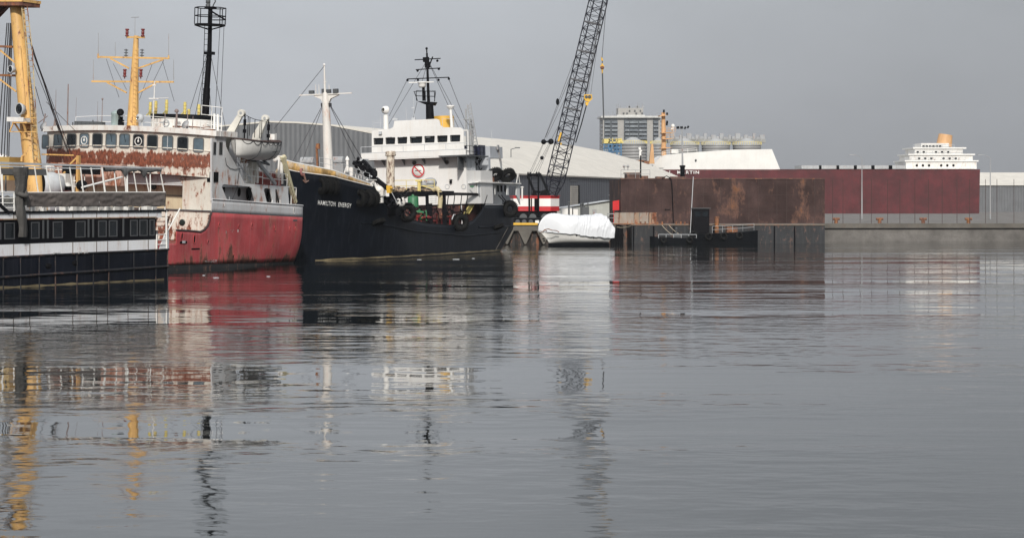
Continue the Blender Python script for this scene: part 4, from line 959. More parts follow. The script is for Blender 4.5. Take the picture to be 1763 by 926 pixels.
for px_, py_, r_, pl_ in ((265,322,.24,1.58),(314,383,.26,-.06),(250,358,.2,1.58)):
    p = FR.X(px_, py_, pl_); b = MB(); b.lathe((pl_-.0,p.y,p.z), [(r_,0),(r_,.06),(r_*.8,.07),(.01,.07)], 16, ax=(-1,0,0)); b.build('porthole', mat('dark_green_glass', (.012,.02,.016), .3), rs)
# --- roof items
def RZ(px, py, y=0): return FR.Y(px, py, y)
zr = zA+.66
mst = thing('yellow_mast', None, None); mst.parent = rs
b0 = RZ(228,223); t0 = RZ(234.5,62); u_ = (t0-b0)
b = MB(); b.tube(b0-Vector((0,0,.5)), t0, .52, .2, n=14); b.build('pole', M_['yellow'], mst)
yv_ = Vector((0,-1,0)); xo = b0.x
def PX(px, py): return FR.hit(px, py, 0, xo+.0)     # plane across the ship at the mast
b = MB()
for (xa, ya, xb, yb_) in ((168,98.5,291,101),(158,140.5,299,141.5),(219,64.5,249,65)): b.bar(PX(xa,ya), PX(xb,yb_), .12, .14)
for (xa, ya, xb, yb_) in ((190,101,222,118),(281,103,238,118),(184,142,218,160),(268,144,238,160)): b.bar(PX(xa,ya), PX(xb,yb_), .09, .12)
b.tube(PX(291,101),PX(290,96),.07); b.tube(PX(169,101),PX(169,93),.07); b.build('crossarm', M_['yellow'], mst)
b = MB()
for px_, y0_, y1_ in ((169.5,93,57),(198.5,97,73),(290.5,96,58),(160.8,139,103),(299,138,103),(232.5,62,30)): b.tube(PX(px_,y0_), PX(px_,y1_), .035, .02, n=5)
b.tube(PX(226,30.5), PX(239,30), .03); b.build_each('whip_antenna', M_['grey'], mst)
for px_, py_ in ((218.8,56.5),(246,56.5),(214.8,126),(242.5,126)):
    p = PX(px_, py_); b = MB(); b.lathe(p-Vector((0,0,.32)), [(.05,-.15),(.05,0),(.16,0),(.16,.1),(.09,.13),(.13,.2),(.13,.42),(.09,.47),(.16,.52),(.16,.62),(.02,.64)], 10); b.build('navigation_lamp', M_['redlamp'], mst)
for px_, py_ in ((217,92),(244.5,92)):
    p = PX(px_, py_); b = MB(); b.tube(p-Vector((0,0,.35)), p+Vector((0,0,.35)), .04)
    for k in range(3): b.tube(p+Vector((0,0,-.22+k*.22)), p+Vector((0,0,-.16+k*.22)), .17, n=10)
    b.build('insulator', M_['darkgrey'], mst)
b = MB()
for (xa, ya, xb, yb_) in ((183,102,205,168),(195,110,218,155),(282,104,262,145),(280,106,300,175),(263,108,240,172)): b.tube(PX(xa,ya), PX(xb,yb_), .018, n=4)
b.build_each('stay_wire', M_['wire'], mst)
b = MB(); ladder(b, b0+Vector((-.55,-.45,.3)), t0+Vector((-.25,-.2,-1)), (0,1,0), .35, .35, .02); b.build('ladder', M_['yellow'], mst)
# black mast aft
bm = thing('black_mast', None, None); bm.parent = rs
XM = 7.0
def PB(px, py): return FR.hit(px, py, 0, XM)
b = MB(); b.tube(PB(352,226), PB(356,152), .34, .30, n=12); b.tube(PB(356,152), PB(360.5,92), .26, .22, n=12); b.tube(PB(360.5,92), PB(362.5,14), .2, .16, n=12); b.cbox(PB(360.5,92),(.7,.7,.25)); b.cbox(PB(362.5,14),(.5,.9,.2)); b.build('pole', M_['blacksteel'], bm)
b = MB(); ctr = PB(361.5,42); R0 = 1.3
pts = [ctr+Vector((R0*math.cos(a), R0*math.sin(a)*1.0, 0)) for a in [R_(22+45*k) for k in range(9)]]
b.prism(pts[:8], (0,0,-.12)); rail(b, pts, 1.35, 2, .04, 1.2)
for k in range(0, 8, 2): b.bar(pts[k]-Vector((0,0,.1)), PB(361,52), .08, .1)
b.bar(PB(364,20), PB(388.5,35), .1, .12); b.bar(PB(366,35), PB(388.5,35), .08, .08); b.build('lookout_basket', M_['blacksteel'], bm)
b = MB(); b.lathe(PB(358,13), [(.2,0),(.2,.25),(.12,.3),(.2,.35),(.2,.6),(.02,.62)], 10); b.path([PB(366,13), PB(368,8), PB(371,3), PB(369,-3), PB(364,-6)], .05); b.tube(PB(361,8), PB(360.5,-10), .05); b.build('mast_head_light', M_['darkgrey'], bm)
b = MB(); ladder(b, PB(348,226), PB(355,92), (0,1,0), .42, .45, .03); ladder(b, PB(355,92), PB(356.5,44), (0,1,0), .42, .45, .03); b.build('ladder', M_['blacksteel'], bm)
b = MB()
for (xa, ya, xb, yb_) in ((357,92,327,190),(357,95,333,215),(363,95,389,225),(379,38,370,210),(386,37,379,215),(360,150,366,215)): b.tube(PB(xa,ya), PB(xb,yb_), .022, n=4)
b.build_each('stay_wire', M_['wire'], bm)
# funnel casing with the black band
b = MB(); ctr = RZ(300,224,-1.0); cs = []
xs0 = b0.x+2.2; yl = FR.hit(252,215,0,xs0).y; yr = FR.hit(352,215,0,xs0).y; ym = (yl+yr)/2; ry = (yl-yr)/2
zw0, zw1, zw2 = zA+.3, FR.hit(300,205,0,xs0).z, FR.hit(300,197,0,xs0).z
def ell(z, k=1): return [Vector((xs0+1.2-2.2*k*math.cos(a), ym+ry*k*math.sin(a), z)) for a in frange(-math.pi, math.pi, 40)]
b = MB(); b.grid([ell(zw0), ell(zw1)], sm=True); b.build('funnel', M_['white'], rs)
b = MB(); b.grid([ell(zw1, 1.005), ell(zw2, 1.03), ell(zw2, .9)], sm=True); b.build('funnel_band', M_['black'], rs)
for px_, y0_, y1_ in ((258.5,199,176),(268,197,174),(286.5,197,172),(318,198,176),(324.5,200,188),(342,206,180)):
    b = MB(); p = FR.hit(px_, y0_, 0, xs0+1.5); q = FR.hit(px_+.6, y1_, 0, xs0+1.5); b.tube(p, q, .12, n=8)
    for t in (.25,.5,.75): b.tube(p.lerp(q, t)-Vector((0,0,.04)), p.lerp(q, t)+Vector((0,0,.04)), .16, n=8)
    b.tube(p.lerp(q, .3)+Vector((0,.0,0)), p+Vector((0,.35,0)), .05); b.build('antenna_post', M_['yellow_pale'], rs)
xr = b0.x-.2
def PR(px, py, dx=0): return FR.hit(px, py, 0, xr+dx)
b = MB(); base_pts = [PR(px, py) for px, py in ((130,222.5),(170,220.5),(228,220.5),(262,222),(300,225),(345,229),(380,235))]
rail(b, base_pts, 1.0, 2, .022, 1.6); b.build('roof_railing', M_['white_clean'], rs)
b = MB(); ra = [PR(346,228,3), PR(381,232,3)]; rail(b, ra, 2.2, 3, .03, 1.2); b.tube(PR(369,232,3),PR(369,196,3),.1); b.tube(PR(375,232,3),PR(375,197,3),.1); b.build('mast_railing', M_['white_clean'], rs)
b = MB(); b.tube(PR(263,222,-.3), PR(266.5,140,-.3), .045, n=6); b.tube(PR(258,170,-.3), PR(290,169,-.3), .025); b.cbox(PR(265.5,170,-.3), (.2,.9,.08)); b.cbox(PR(266,147,-.3),(.15,.3,.1)); b.build('flag_staff', M_['white'], rs)
b = MB(); b.cbox(PR(154.5,216), (.8, 2.5, .62)); 
for k in range(8): b.box((xr-.46, PR(130+7*k,216).y-.05, PR(154,220).z-.06), (xr-.41, PR(130+7*k,216).y+.05, PR(154,211.5).z))
b.cbox(PR(154.5,222), (.9,3.0,.12)); b.tube(PR(160,211), PR(160,207), .05); b.build('raft_cradle', M_['darkgrey'], rs)
b = MB(); b.lathe(PR(199,222), [(.38,0),(.38,1.15),(.42,1.2),(.4,1.35),(.1,1.5)], 14); b.build('ventilator', mat('pale_teal_paint', (.30,.38,.38), .5, streak=.3), rs)
b = MB(); b.lathe(PR(206,196,-.3), [(.16,0),(.2,.2),(.30,.5),(.30,.56),(.01,.45)], 14, ax=(-.8,-.6,.2)); b.tube(PR(209,222), PR(209,201), .14); b.cbox(PR(207,215),(.4,.5,.8)); b.build('air_horn', M_['blacksteel'], rs)
b = MB(); b.lathe(PR(245,203,-.2), [(.01,0),(.3,.05),(.3,.4),(.1,.45)], 12, ax=(-1,.4,0)); b.tube(PR(245,222,-.2), PR(245,204,-.2), .05); b.tube(PR(242,222,-.2), PR(244,208,-.2), .04); b.build('searchlight', M_['lightgrey'], rs)
b = MB(); b.lathe(PR(321,216,-.2), [(.01,0),(.36,.12),(.38,.16),(.01,.2)], 14, ax=(-.8,.3,.5)); b.tube(PR(321,226,-.2), PR(321,218,-.2), .06); b.tube(PR(317,218,-.2), PR(321,226,-.2), .03); b.tube(PR(325,218,-.2), PR(321,226,-.2), .03); b.build('floodlight', M_['grey'], rs)
b = MB(); b.lathe(PR(77,218,-.2), [(.01,0),(.36,.12),(.38,.16),(.01,.2)], 14, ax=(-.8,.3,.5)); b.tube(PR(77,228,-.2), PR(77,218,-.2), .06); b.build('floodlight', M_['grey'], rs)
b = MB()
for px_, y0_, y1_, r_ in ((117,223,145,.07),(176,222,171,.04),(304,226,194,.12),(323,224,190,.05),(332,224,200,.04),(284,222,196,.05),(96,225,155,.03),(131,222,168,.02),(168,221,175,.02)): b.tube(PR(px_-1,y0_), PR(px_+.5,y1_), r_, r_*.6, n=6)
b.ball(PR(176.5,171),.09,8,6); b.lathe(PR(304,194), [(.12,0),(.2,.1),(.12,.25),(.01,.3)], 10); b.tube(PR(72,226), PR(78,196), .06); b.tube(PR(66,212), PR(82,200), .04); b.tube(PR(93,226), PR(96,205), .12)
b.build_each('deck_antenna', mat('rusty_grey_antenna', (.22,.17,.16), .7, rust=.1), rs)
b = MB(); b.torus(PR(286,212.5,-.1), (-1,0,0), .26, .05); b.tube(PR(275,211), PR(291,211), .05); b.build('lifebuoy_ring', M_['grey'], rs)
b = MB(); b.cbox(PR(305,225,-.2), (.3,1.9,.25)); b.cbox(PR(288,222,-.2), (.3,1.4,.2)); b.cbox(PR(330,219,.5), (.2,3.4,.12)); b.cbox(PR(350,224,.5),(.4,2.0,.14)); b.build('locker', M_['rust'], rs)
# --- boat deck, davits, A frame, clutter
def side(px, py, y=-BH+.3): return FR.Y(px, py, y)
hd1 = FR.Y(415,195,-8.3); hd2 = FR.Y(456,204,-8.3)
for hd, bqx, bqy in ((hd1,388,242),(hd2,441,236)):
    b = MB(); base = FR.X(bqx, bqy, hd.x); d = (hd-base).normalized(); nrm = Vector((1,0,0)); wv_ = d.cross(nrm).normalized()
    b.prism([base-wv_*.38, base+wv_*.38, hd+wv_*.2, hd-wv_*.2], (.22,0,0)); b.tube(hd+Vector((-.06,0,0)), hd+Vector((.3,0,0)), .3, n=16); b.prism([base-wv_*.38, base+wv_*.38, Vector((base.x,base.y+.9,zs)), Vector((base.x,base.y+.1,zs))], (.22,0,0)); dv = b.build('davit', mat('davit_white', (.66,.64,.58), .5, rust=.04, streak=.3), rs)
    b = MB(); b.tube(hd+Vector((-.08,0,0)), hd+Vector((-.07,0,0)), .12, n=10); b.build('sheave', M_['grey'], dv)
    b = MB(); q = hd+Vector((.1,-.32,-.2)); b.tube(q, q-Vector((0,0,1.9)), .06); b.cbox(q-Vector((0,0,.55)), (.16,.2,.5)); b.cbox(q-Vector((0,0,1.25)), (.18,.24,.3)); b.build('fall_tackle', M_['blacksteel'], dv)
b = MB(); n = 14; pts = []
for k in range(n+1): t = k/n; p = hd1.lerp(hd2, t)+Vector((.1,-.3,-.1)); p.z -= .45*4*t*(1-t)*.5; pts.append(p)
b.path(pts, .025, 5)
for k in (2,3,6,9,10): p = pts[k]; b.tube(p, p-Vector((0,0,2.4 if k == 2 else 1.5)), .03)
b.build('lifeline', M_['blacksteel'], rs)
# lifeboat: a thing of its own
lc_ = (hd1+hd2)/2; lbM = FR.M @ Matrix.Translation((lc_.x+.1, lc_.y-.32, FR.Y(440,256,-8.6).z))
lbt = thing('lifeboat', 'white lifeboat with dark gunwale slung from two davits on the rusty ship', 'lifeboat', lbM)
LL = 3.75
def lb(x, t): return 1.3*(1-abs(x/LL)**2.4)**.6*math.sin(min(1, t)*math.pi/2)**.7
rows = []
for i in range(31):
    x = -LL+2*LL*i/30; r = []
    for k in range(17):
        a = -1+k/8; t = abs(a); sh = .16*(x/LL)**2; bott = -.95+.30*abs(x/LL)**3; z = lerp(bott, .55+sh, t**1.5); r.append(Vector((x*(.93+.07*t), (lb(x*.999, t) if t else 0)*(1 if a > 0 else -1), z)))
    rows.append(r)
b = MB(); b.grid(rows, sm=True); b.build('hull', mat('lifeboat_white', (.68,.67,.64), .45, streak=.15), lbt)
b = MB(); b.path([r[0]+Vector((0,0,.02)) for r in rows], .07); b.path([r[-1]+Vector((0,0,.02)) for r in rows], .07); b.build('gunwale', mat('dark_gunwale', (.06,.035,.03), .7), lbt)
b = MB(); b.grid([[r[0]+Vector((0,.03,-.05)), r[8]*0+Vector((r[8].x,0,.62)), r[-1]+Vector((0,-.03,-.05))] for r in rows], sm=True); b.build('boat_cover', mat('grey_boat_cover', (.22,.21,.20), .8, bump=.03), lbt)
b = MB()
for i0 in range(1, 29, 4):
    for j in range(4): 
        t0_ = j/4; t1_ = (j+1)/4; f_ = lambda t: rows[i0][0].lerp(rows[min(30, i0+4)][0], t)+Vector((0,-.06,-.32*4*t*(1-t)))
        b.tube(f_(t0_), f_(t1_), .022, n=4)
b.build('grab_line', M_['blacksteel'], lbt)
b = MB()
for i0 in (9, 21, 27): b.path([rows[i0][k]+Vector((0,-.04,-.02)) for k in range(0, 9)], .03, 5)
b.path([rows[i0][3]+Vector((0,-.05,0)) for i0 in (18,20,22,24)], .03, 5); b.build('gripe_strap', M_['darkgrey'], lbt)
b = MB(); b.bar(rows[4][8]+Vector((0,0,0)), rows[26][8], .14, .14); b.build('keel', M_['rust'], lbt)
# clutter under the boat
b = MB(); b.bar(side(440,275), side(474,317), .22, .26); b.build('boat_skid', M_['grey'], rs)
b = MB(); b.bar(side(428,274,-7.6), side(462,283,-7.6), .2, .16); b.bar(side(405,262,-7), side(440,279,-7), .14, .14); b.bar(side(446,270), side(463,284), .2, .12); b.build('boat_chock', M_['darkgrey'], rs)
b = MB()
for i in range(9): ladder(b, side(405+i*2.2,268+i*3.5,-7.0+.15*i), side(421+i*.6,313,-7.0+.15*i), (0,1,0), .5, .3, .02) if i % 4 == 0 else b.tube(side(402+i*2.6,270+i*4,-6.8), side(432+i*1.2,313,-7.4), .025, n=4)
b.build('inclined_ladder', M_['lightgrey'], rs)
b = MB(); rail(b, [side(424,314.5), side(452,317)], 1.7, 3, .035, 1.0); rail(b, [side(452,317), side(494,320.5)], 1.0, 2, .03, 1.4); b.build('boat_deck_railing', M_['white_clean'], rs)
for (px_, y0_, y1_, r_) in ((436,314,272,.16),(443,315,284,.12),(429,313,288,.09),(421,308,276,.1),(484,317,272,.19)):
    b = MB(); b.tube(side(px_,y0_,-7), side(px_,y1_,-7), r_, n=10); b.cbox(side(px_,y1_,-7), (r_*3,r_*2.6,r_*2)); b.build('vent_pipe', M_['white'], rs)
b = MB(); b.cbox(side(434,303,-6.5),(1.0,.9,.8)); b.cbox(side(428,276,-7),(1.6,.7,.5)); b.build('winch', mat('pale_rusty_winch', (.36,.27,.20), .7, rust=.25), rs)
b = MB(); b.cbox(side(455,313,-6.4),(3.2,1.6,.7)); b.cbox(side(450,304,-6),(2.2,1.6,.8)); b.build('hatch_box', M_['deckred'], rs)
b = MB(); b.prism([side(461,316,-6),side(476,318,-6),side(470,305,-6),side(463,303,-6)],(0,1,0)); b.build('canvas_cover', M_['cream'], rs)
b = MB(); b.bar(side(487,270,-7.3), side(508,349,-7.3), .34, .3); ladder(b, side(489,282,-7.62), side(509,349,-7.62), (1,0,0), .3, .35, .03); b.tube(side(482,274,-7), side(491,271,-7.3), .26, n=10); b.build('stern_frame_leg', mat('pale_yellow_frame', (.55,.51,.34), .6, rust=.12, streak=.3), rs)
b = MB(); b.bar(side(481,273,-7), side(478,315,-7), .14, .14); b.bar(side(474,312,-7), side(484,304,-7), .1, .1); rail(b, [side(501,353,-7.2), side(509,353.5,-7.0)], 1.5, 1, .05, .9); b.build('stern_railing', M_['white'], rs)
b = MB(); p = side(475,278,-5); b.lathe(side(475,240,-5)-Vector((0,0,2.0)), [(.05,0),(.2,.1),(.25,.3),(.08,.8),(.06,2.4),(.01,2.5)], 10); b.tube(side(475,278,-5), side(475,262,-5), .12); b.cbox(side(470,236,-5),(.4,.5,.5)); b.build('stern_light', M_['white'], rs)
b = MB(); b.path([side(388,272,-BH-.05), side(390,284,-BH-.05), side(396,290,-BH-.05), side(404,292,-BH-.05), side(413,291,-BH-.05)], .022); b.path([side(412,292,-BH-.03), side(409,315,-BH-.03), side(408,325,-BH+.2), side(400,343,-BH+.2)], .02); b.build('loose_cable', M_['blacksteel'], rs)
# --- foredeck: twin leg mast and gear
XF = -17
def PF(px, py, dx=0): return FR.hit(px, py, 0, XF+dx)
fm = thing('foremast', None, None); fm.parent = rs
b = MB(); b.tube(PF(68,372), PF(52,250), .68, .66, n=18); b.tube(PF(52,250), PF(27.5,12), .66, .46, n=18); mst1 = b.build('mast_leg', M_['yellow'], fm)
b = MB(); b.tube(PF(-150,372), PF(-90,250), .56, .54, n=18); b.tube(PF(-90,250), PF(-10,5), .5, .3, n=18); b.build('mast_leg', M_['yellow'], fm)
b = MB(); pl0 = PF(-8,5); pl1 = PF(54,5); b.box((XF-1.2,pl1.y,pl1.z-.3),(XF+1.2,pl0.y+2,pl1.z)); b.build('crosstree', mat('brown_platform', (.10,.04,.03), .8, rust=.3), fm)
b = MB(); b.box((XF-1.25,pl1.y-.05,pl1.z-.02),(XF-1.15,pl0.y+2,pl1.z+.2)); b.box((XF-1.25,pl1.y-.05,pl1.z-.02),(XF+1.25,pl1.y+.05,pl1.z+.2)); rail(b, [(XF-1.2,pl1.y,pl1.z),(XF-1.2,pl0.y+2,pl1.z)], 1.1, 2, .04, .8); b.build('platform_rail', M_['yellow'], fm)
b = MB(); b.prism([PF(12,12),PF(-30,12),PF(-30,40),PF(-5,30)],(0.4,0,0)); b.build('gusset', mat('brown_gusset', (.07,.03,.025), .8), fm)
for py_ in (81,130.5):
    b = MB(); b.bar(PF(22+(py_-81)*.1,py_), PF(-50-(py_-81)*.3,py_-2), .3, .16); b.build('crossbar', M_['rust'], fm)
b = MB()
for (xa, ya, xb, yb_) in ((0,86,27,109),(0,137,28,158)): b.bar(PF(xa-8,ya-6), PF(xb,yb_), .1, .12)
b.build('brace', M_['yellow'], fm)
b = MB(); ladder(b, PF(62,275,-.9), PF(56,180,-.9), (0,1,0), .5, .42, .04); ladder(b, PF(56,180,-.9), PF(51,90,-.9), (0,1,0), .5, .42, .04); ladder(b, PF(51,90,-.9), PF(42,12,-.9), (0,1,0), .5, .42, .04)
b.build('ladder', mat('cream_rust_ladder', (.50,.40,.22), .7, rust=.25), fm)
b = MB(); b.path([PF(x_, y_, -.5) for x_, y_ in ((56,245),(54,180),(48,110),(40,14))], .09, 8); b.path([PF(x_, y_, -.6) for x_, y_ in ((46,265),(46,225),(42,160),(35,80))], .04, 6); b.path([PF(x_,y_,-.55) for x_, y_ in ((37,278),(38,270),(47,264),(49,250))], .1, 8); b.build('conduit', M_['yellow'], fm)
b = MB()
for k in range(11):
    py_ = 60+k*20; t = (py_-12)/238; c1 = PF(27.5+25.5*t, py_); r_ = .37+.18*t; b.torus(c1, (PF(53,250)-PF(27.5,12)), r_, .025, 18, 5)
for k in range(7): py_ = 215+k*9; b.cbox(PF(46+(py_-215)*.05,py_,-.56),(.05,.45,.05))
b.build('mast_band', M_['rust'], fm)
for px_, py_, w_ in ((30,188,1),(15,119.5,.62)):
    sl_ = thing('searchlight', None, None) if False else None
    b = MB(); c1 = PF(px_+2,py_,-1.2); b.lathe(c1, [(.02,.5),(.36*w_,.42),(.46*w_,.1),(.46*w_,0),(.40*w_,0),(.38*w_,.06)], 18, ax=(.95,-.3,.0)); b.tube(c1+Vector((.2,0,-.3*w_)), c1+Vector((.2,0,-.75*w_)), .08*w_); b.build('searchlight', M_['lightgrey'], fm)
    b = MB(); b.lathe(c1+Vector((.02,0,0)), [(.01,.04),(.38*w_,.02),(.385*w_,.06)], 18, ax=(.95,-.3,.0)); b.torus(c1+Vector((.0,0,0)),(1,-.3,0),.2*w_,.03,16,5); b.build('lens', M_['glass'], fm)
b = MB(); b.box(tuple(PF(40,210,-1.6)), tuple(PF(27,202.5,-.4))); b.build('lamp_base', M_['white'], fm)
b = MB(); e1 = PF(22,211.5,-1.5); e2 = PF(47,211.5,-1.5); b.bar(e1,e2,.1,.12); b.bar(PF(23,212,-1.5),PF(17,226,-1.5),.08,.08); b.bar(PF(25,212,-1.5),PF(38,232,-.5),.1,.1); b.bar(PF(40,212,-1.5),PF(44,226,-1.2),.12,.12); b.bar(PF(16,227,-1.5),PF(62,227,-1.5),.05,.06); b.bar(PF(16,203,-1.5),PF(62,203,-1.5),.05,.05); b.box((XF-1.6,e2.y,e1.z-.03),(XF-.3,e1.y,e1.z+.04)); b.build('lamp_bracket', M_['yellow'], fm)
b = MB()
tgt = RZ(110,280,3)
for i, (xa, ya, xb, yb_) in enumerate(((50,62,101,225),(52,70,106,232),(53,76,112,250),(54,84,118,262),(54,100,122,275),(53,78,128,278))): b.tube(PF(xa,ya), FR.X(xb, yb_, -5), .035 if i < 3 else .025, n=5)
b.tube(PF(61,150), FR.X(75,200,-3), .03, n=4); b.tube(PF(80,176), FR.X(130,226,-1), .02, n=4)
for xa, xb in ((12,-5),(15,2),(18,7),(19,12),(21,15)): b.tube(PF(xa,40), PF(xb,270), .045, n=5)
b.build_each('running_rigging', M_['wire'], fm)
b = MB(); b.box((XF-1.5,PF(35,280).y,PF(0,282).z-1.2),(XF+1.0,PF(2,280).y,PF(0,270).z)); b.build('winch_house', mat('ochre_paint', (.42,.28,.09), .6, dirt=.2), fm)
b = MB(); b.bar(PF(72,266,2), PF(127,267.5,2), .1, .1); b.bar(PF(135,268,2), PF(134,340,2), .26, .22); b.bar(PF(134,270,2), PF(121,283,2), .12, .12); b.bar(PF(112,296,2), PF(94,318,2), .12, .12); b.build('derrick_boom', M_['yellow'], fm)
b = MB(); b.box(tuple(PF(40,330,3)), tuple(PF(12,306,5))); b.box((XF+3,PF(64,0).y,2.3),(XF+5,PF(42,0).y,PF(0,305,3).z)); b.build('deck_house', M_['cream'], fm)
b = MB(); b.box((XF+2.9,PF(67,0,3).y,PF(0,305,3).z),(XF+5.2,PF(20,0,3).y,PF(0,288,3).z)); b.build('dark_canopy', M_['dark'], fm)
fv = MB(); c1 = PF(84,318,1.0); fv.lathe(c1-Vector((1.0,0,0)), [(.8,0),(.95,.15),(.95,.9),(.7,1.6),(.01,1.65)], 20, ax=(.8,-.6,0)); fv.cbox(c1-Vector((0,0,1.4)), (1.3,1.2,2.2)); vt = fv.build('ventilator', M_['lightgrey'], rs)
fv = MB(); fv.lathe(c1-Vector((1.02,0,0)), [(.01,.02),(.8,.0)], 20, ax=(.8,-.6,0)); fv.build('intake', M_['dark'], vt)
b = MB(); rail(b, [PF(92,331,3), PF(145,331,3)], 1.7, 4, .035, 1.0); b.build('foredeck_railing', M_['white_clean'], rs)
b = MB()
for k, (px_, py_) in enumerate(((75,293),(85,291),(99,323),(107,324),(114,322),(140,318),(72,297))): b.ball(PF(px_,py_,2.2), (.5,.45,.35), 8, 6)
b.cbox(PF(108,315,2.5),(1.2,1.2,1.4)); b.build('winch_drum', M_['white'], rs)
b = MB(); b.ball(PF(141,319,2), (.4,.5,.4), 8, 6); b.cbox(PF(104,324,1.9),(.5,1.6,.3)); b.cbox(PF(140,292,3),(.6,3,.7)); b.build('deck_gear', M_['black'], rs)
b = MB(); b.cbox(PF(150,300,5.0),(.8,6.5,1.6)); b.build('coaming', mat('pink_rust_plate', (.48,.30,.24), .7, rust=.24, rs=.8), rs)
b = MB(); b.lathe(PF(3,278,.5), [(.01,.6),(.7,.4),(.9,0),(.7,-.2)], 16); b.build('radome', M_['white_clean'], rs)

# ================================================================== BLACK TANKER
FB = Frame(Vector((-4.9, 209, 0)), 21.4, -1.7)
bs = thing('black_tanker', 'small black hulled tanker with white bridge and cut down tank deck', 'ship', FB.M)
BB = 5.0
def b_hb(x, z):
    t = max(0, min(1, z/8.0)); Lw = lerp(17, 11.5, t); p = lerp(1.7, 2.3, t); xx = x/Lw
    f = 1 if xx >= 1 else 1-(1-max(0, xx))**p
    if x > 40: f *= 1-.10*((x-40)/8)**2
    return BB*f
def b_off(x, z):        # raked stem and overhanging counter stern
    o = -1.25*(z/9.1)*max(0, 1-x/8) if z > 0 else 0
    if x > 41:
        k = (x-41)/6.0; o += k*(interp([(-1.5,-4.5),(0,-.3),(1.4,2.5),(2.2,4.2),(3.0,4.5),(6,4.3)], z))
    return o
fc_top = [(-1,9.0)]
def bY(px, py, y=-BB): return FB.Y(px, py, y)
ptsb = [(640,317),(649,338),(660,355),(671,365),(700,377),(735,385),(773,388),(800,386),(815,379),(828,364),(835,350)]
tp = [(bY(px, py, -4.5 if px < 665 else -BB)) for px, py in ptsb]
tprof = [(p.x, p.z) for p in tp]
# forecastle bulwark top from bow to the break
def bow_top_z(x):
    # follow the photographed sheer: solve height so the flared side meets the picture line
    lo, hi = 4.0, 11.0
    for _ in range(40):
        m = (lo+hi)/2; q = FB.pt((x+b_off(x, m), -b_hb(x, m), m)); tgt = interp([(495,276),(500,279),(572.5,293),(634.7,315.5),(640,318)], q[0])
        if q[1] > tgt: lo = m
        else: hi = m
    return (lo+hi)/2
xb = tprof[0][0]
bowp = [(x, bow_top_z(x)) for x in frange(0, xb, 14)]
zb2 = bY(865,353).z
allp = bowp[:-1]+tprof+[(tprof[-1][0]+.01, zb2), (47.01, zb2)]
def b_top(x): return interp(allp, x)
def strip(x): return b_top(x)-interp([(0,.82),(xb,.16),(xb+.5,0)], x)
xsb = sorted(set(frange(0, 3, 12)+[p[0] for p in bowp]+[p[0] for p in tprof]+frange(xb, 41, 40)+frange(41, 47, 10)))
navy_h = mat('navy_black_hull', (.0050,.0070,.0115), .5, spec=.12, rust=.0, dirt=.35, streak=.55, scol=(.022,.026,.034), bump=.018, bscale=1.4)
grey_h = navy_h
b = MB(); hull_band(b, xsb, lambda x: -1.3, strip, b_hb, 14, xoff=b_off); hull_o = b.build('hull', navy_h, bs, solid=.08)
xf = [x for x in xsb if x <= xb+.01]
b = MB(); hull_band(b, xf, strip, b_top, b_hb, 2, xoff=b_off); b.build('bow_strake', mat('ochre_stained_white', (.56,.52,.42), .6, rust=.34, rcol=(.42,.26,.09), rs=.5, streak=.4, scol=(.35,.25,.15)), bs, solid=.1)
# transom
b = MB(); rows = [[Vector((47+b_off(47, z), s_*b_hb(47, z), z)) for s_ in (-1, 1)] for z in frange(-1.3, zb2, 14)]; b.grid(rows, sm=False); b.build('transom', navy_h, bs)
b = MB()
def at_hull(x, z, off=.05, s_=-1): return Vector((x+b_off(x, z), s_*(b_hb(x, z)+off), z))
b.path([at_hull(x, interp([(xb,b_top(xb)-3.6),(18,2.35),(34,1.7),(44,1.9)], x)) for x in frange(xb-1, 44, 30)], .07)
b.path([at_hull(x, 2.55) for x in frange(38, 47, 12)], .09)
b.path([at_hull(x, interp([(3,5.1),(xb+1,4.3)], x), .02) for x in frange(3, xb+1, 12)], .035)
b.build('rubbing_strake', navy_h, bs)
b = MB(); b.path([at_hull(x, strip(x), .05) for x in xf], .05); b.path([at_hull(x, b_top(x), .0) for x in xf], .07); b.build('strake_edge', M_['white'], bs)
b = MB(); b.path([at_hull(x, b_top(x), 0) for x in xsb if x >= xb-.01 and x < tprof[-1][0]+.1], .06); b.build('bulwark_cap', M_['blacksteel'], bs)
# decks
b = MB(); deck_plate(b, [x for x in xsb if x <= xb+.5], 6.5, b_hb, xoff=b_off); b.box((xb+.3,-3.5,2.0),(xb+.45,3.5,6.5)); b.box((xb+.3,-4.3,4.5),(xb+.45,4.3,6.5)); b.build('forecastle_deck', M_['deckred'], bs)
b = MB(); deck_plate(b, [x for x in xsb if x >= xb-.5], 2.2, b_hb, xoff=b_off); b.build('tank_deck', M_['deckred'], bs)
b = MB(); hull_band(b, [x for x in xsb if x > 2], lambda x: -.05, lambda x: .09+.05*math.sin(x*1.7)*math.sin(x*.6), lambda x, z: b_hb(x, z)+.07, 1, xoff=b_off); b.build('waterline_fouling', mat('tan_fouling', (.20,.16,.09), .8, dirt=.6), bs)
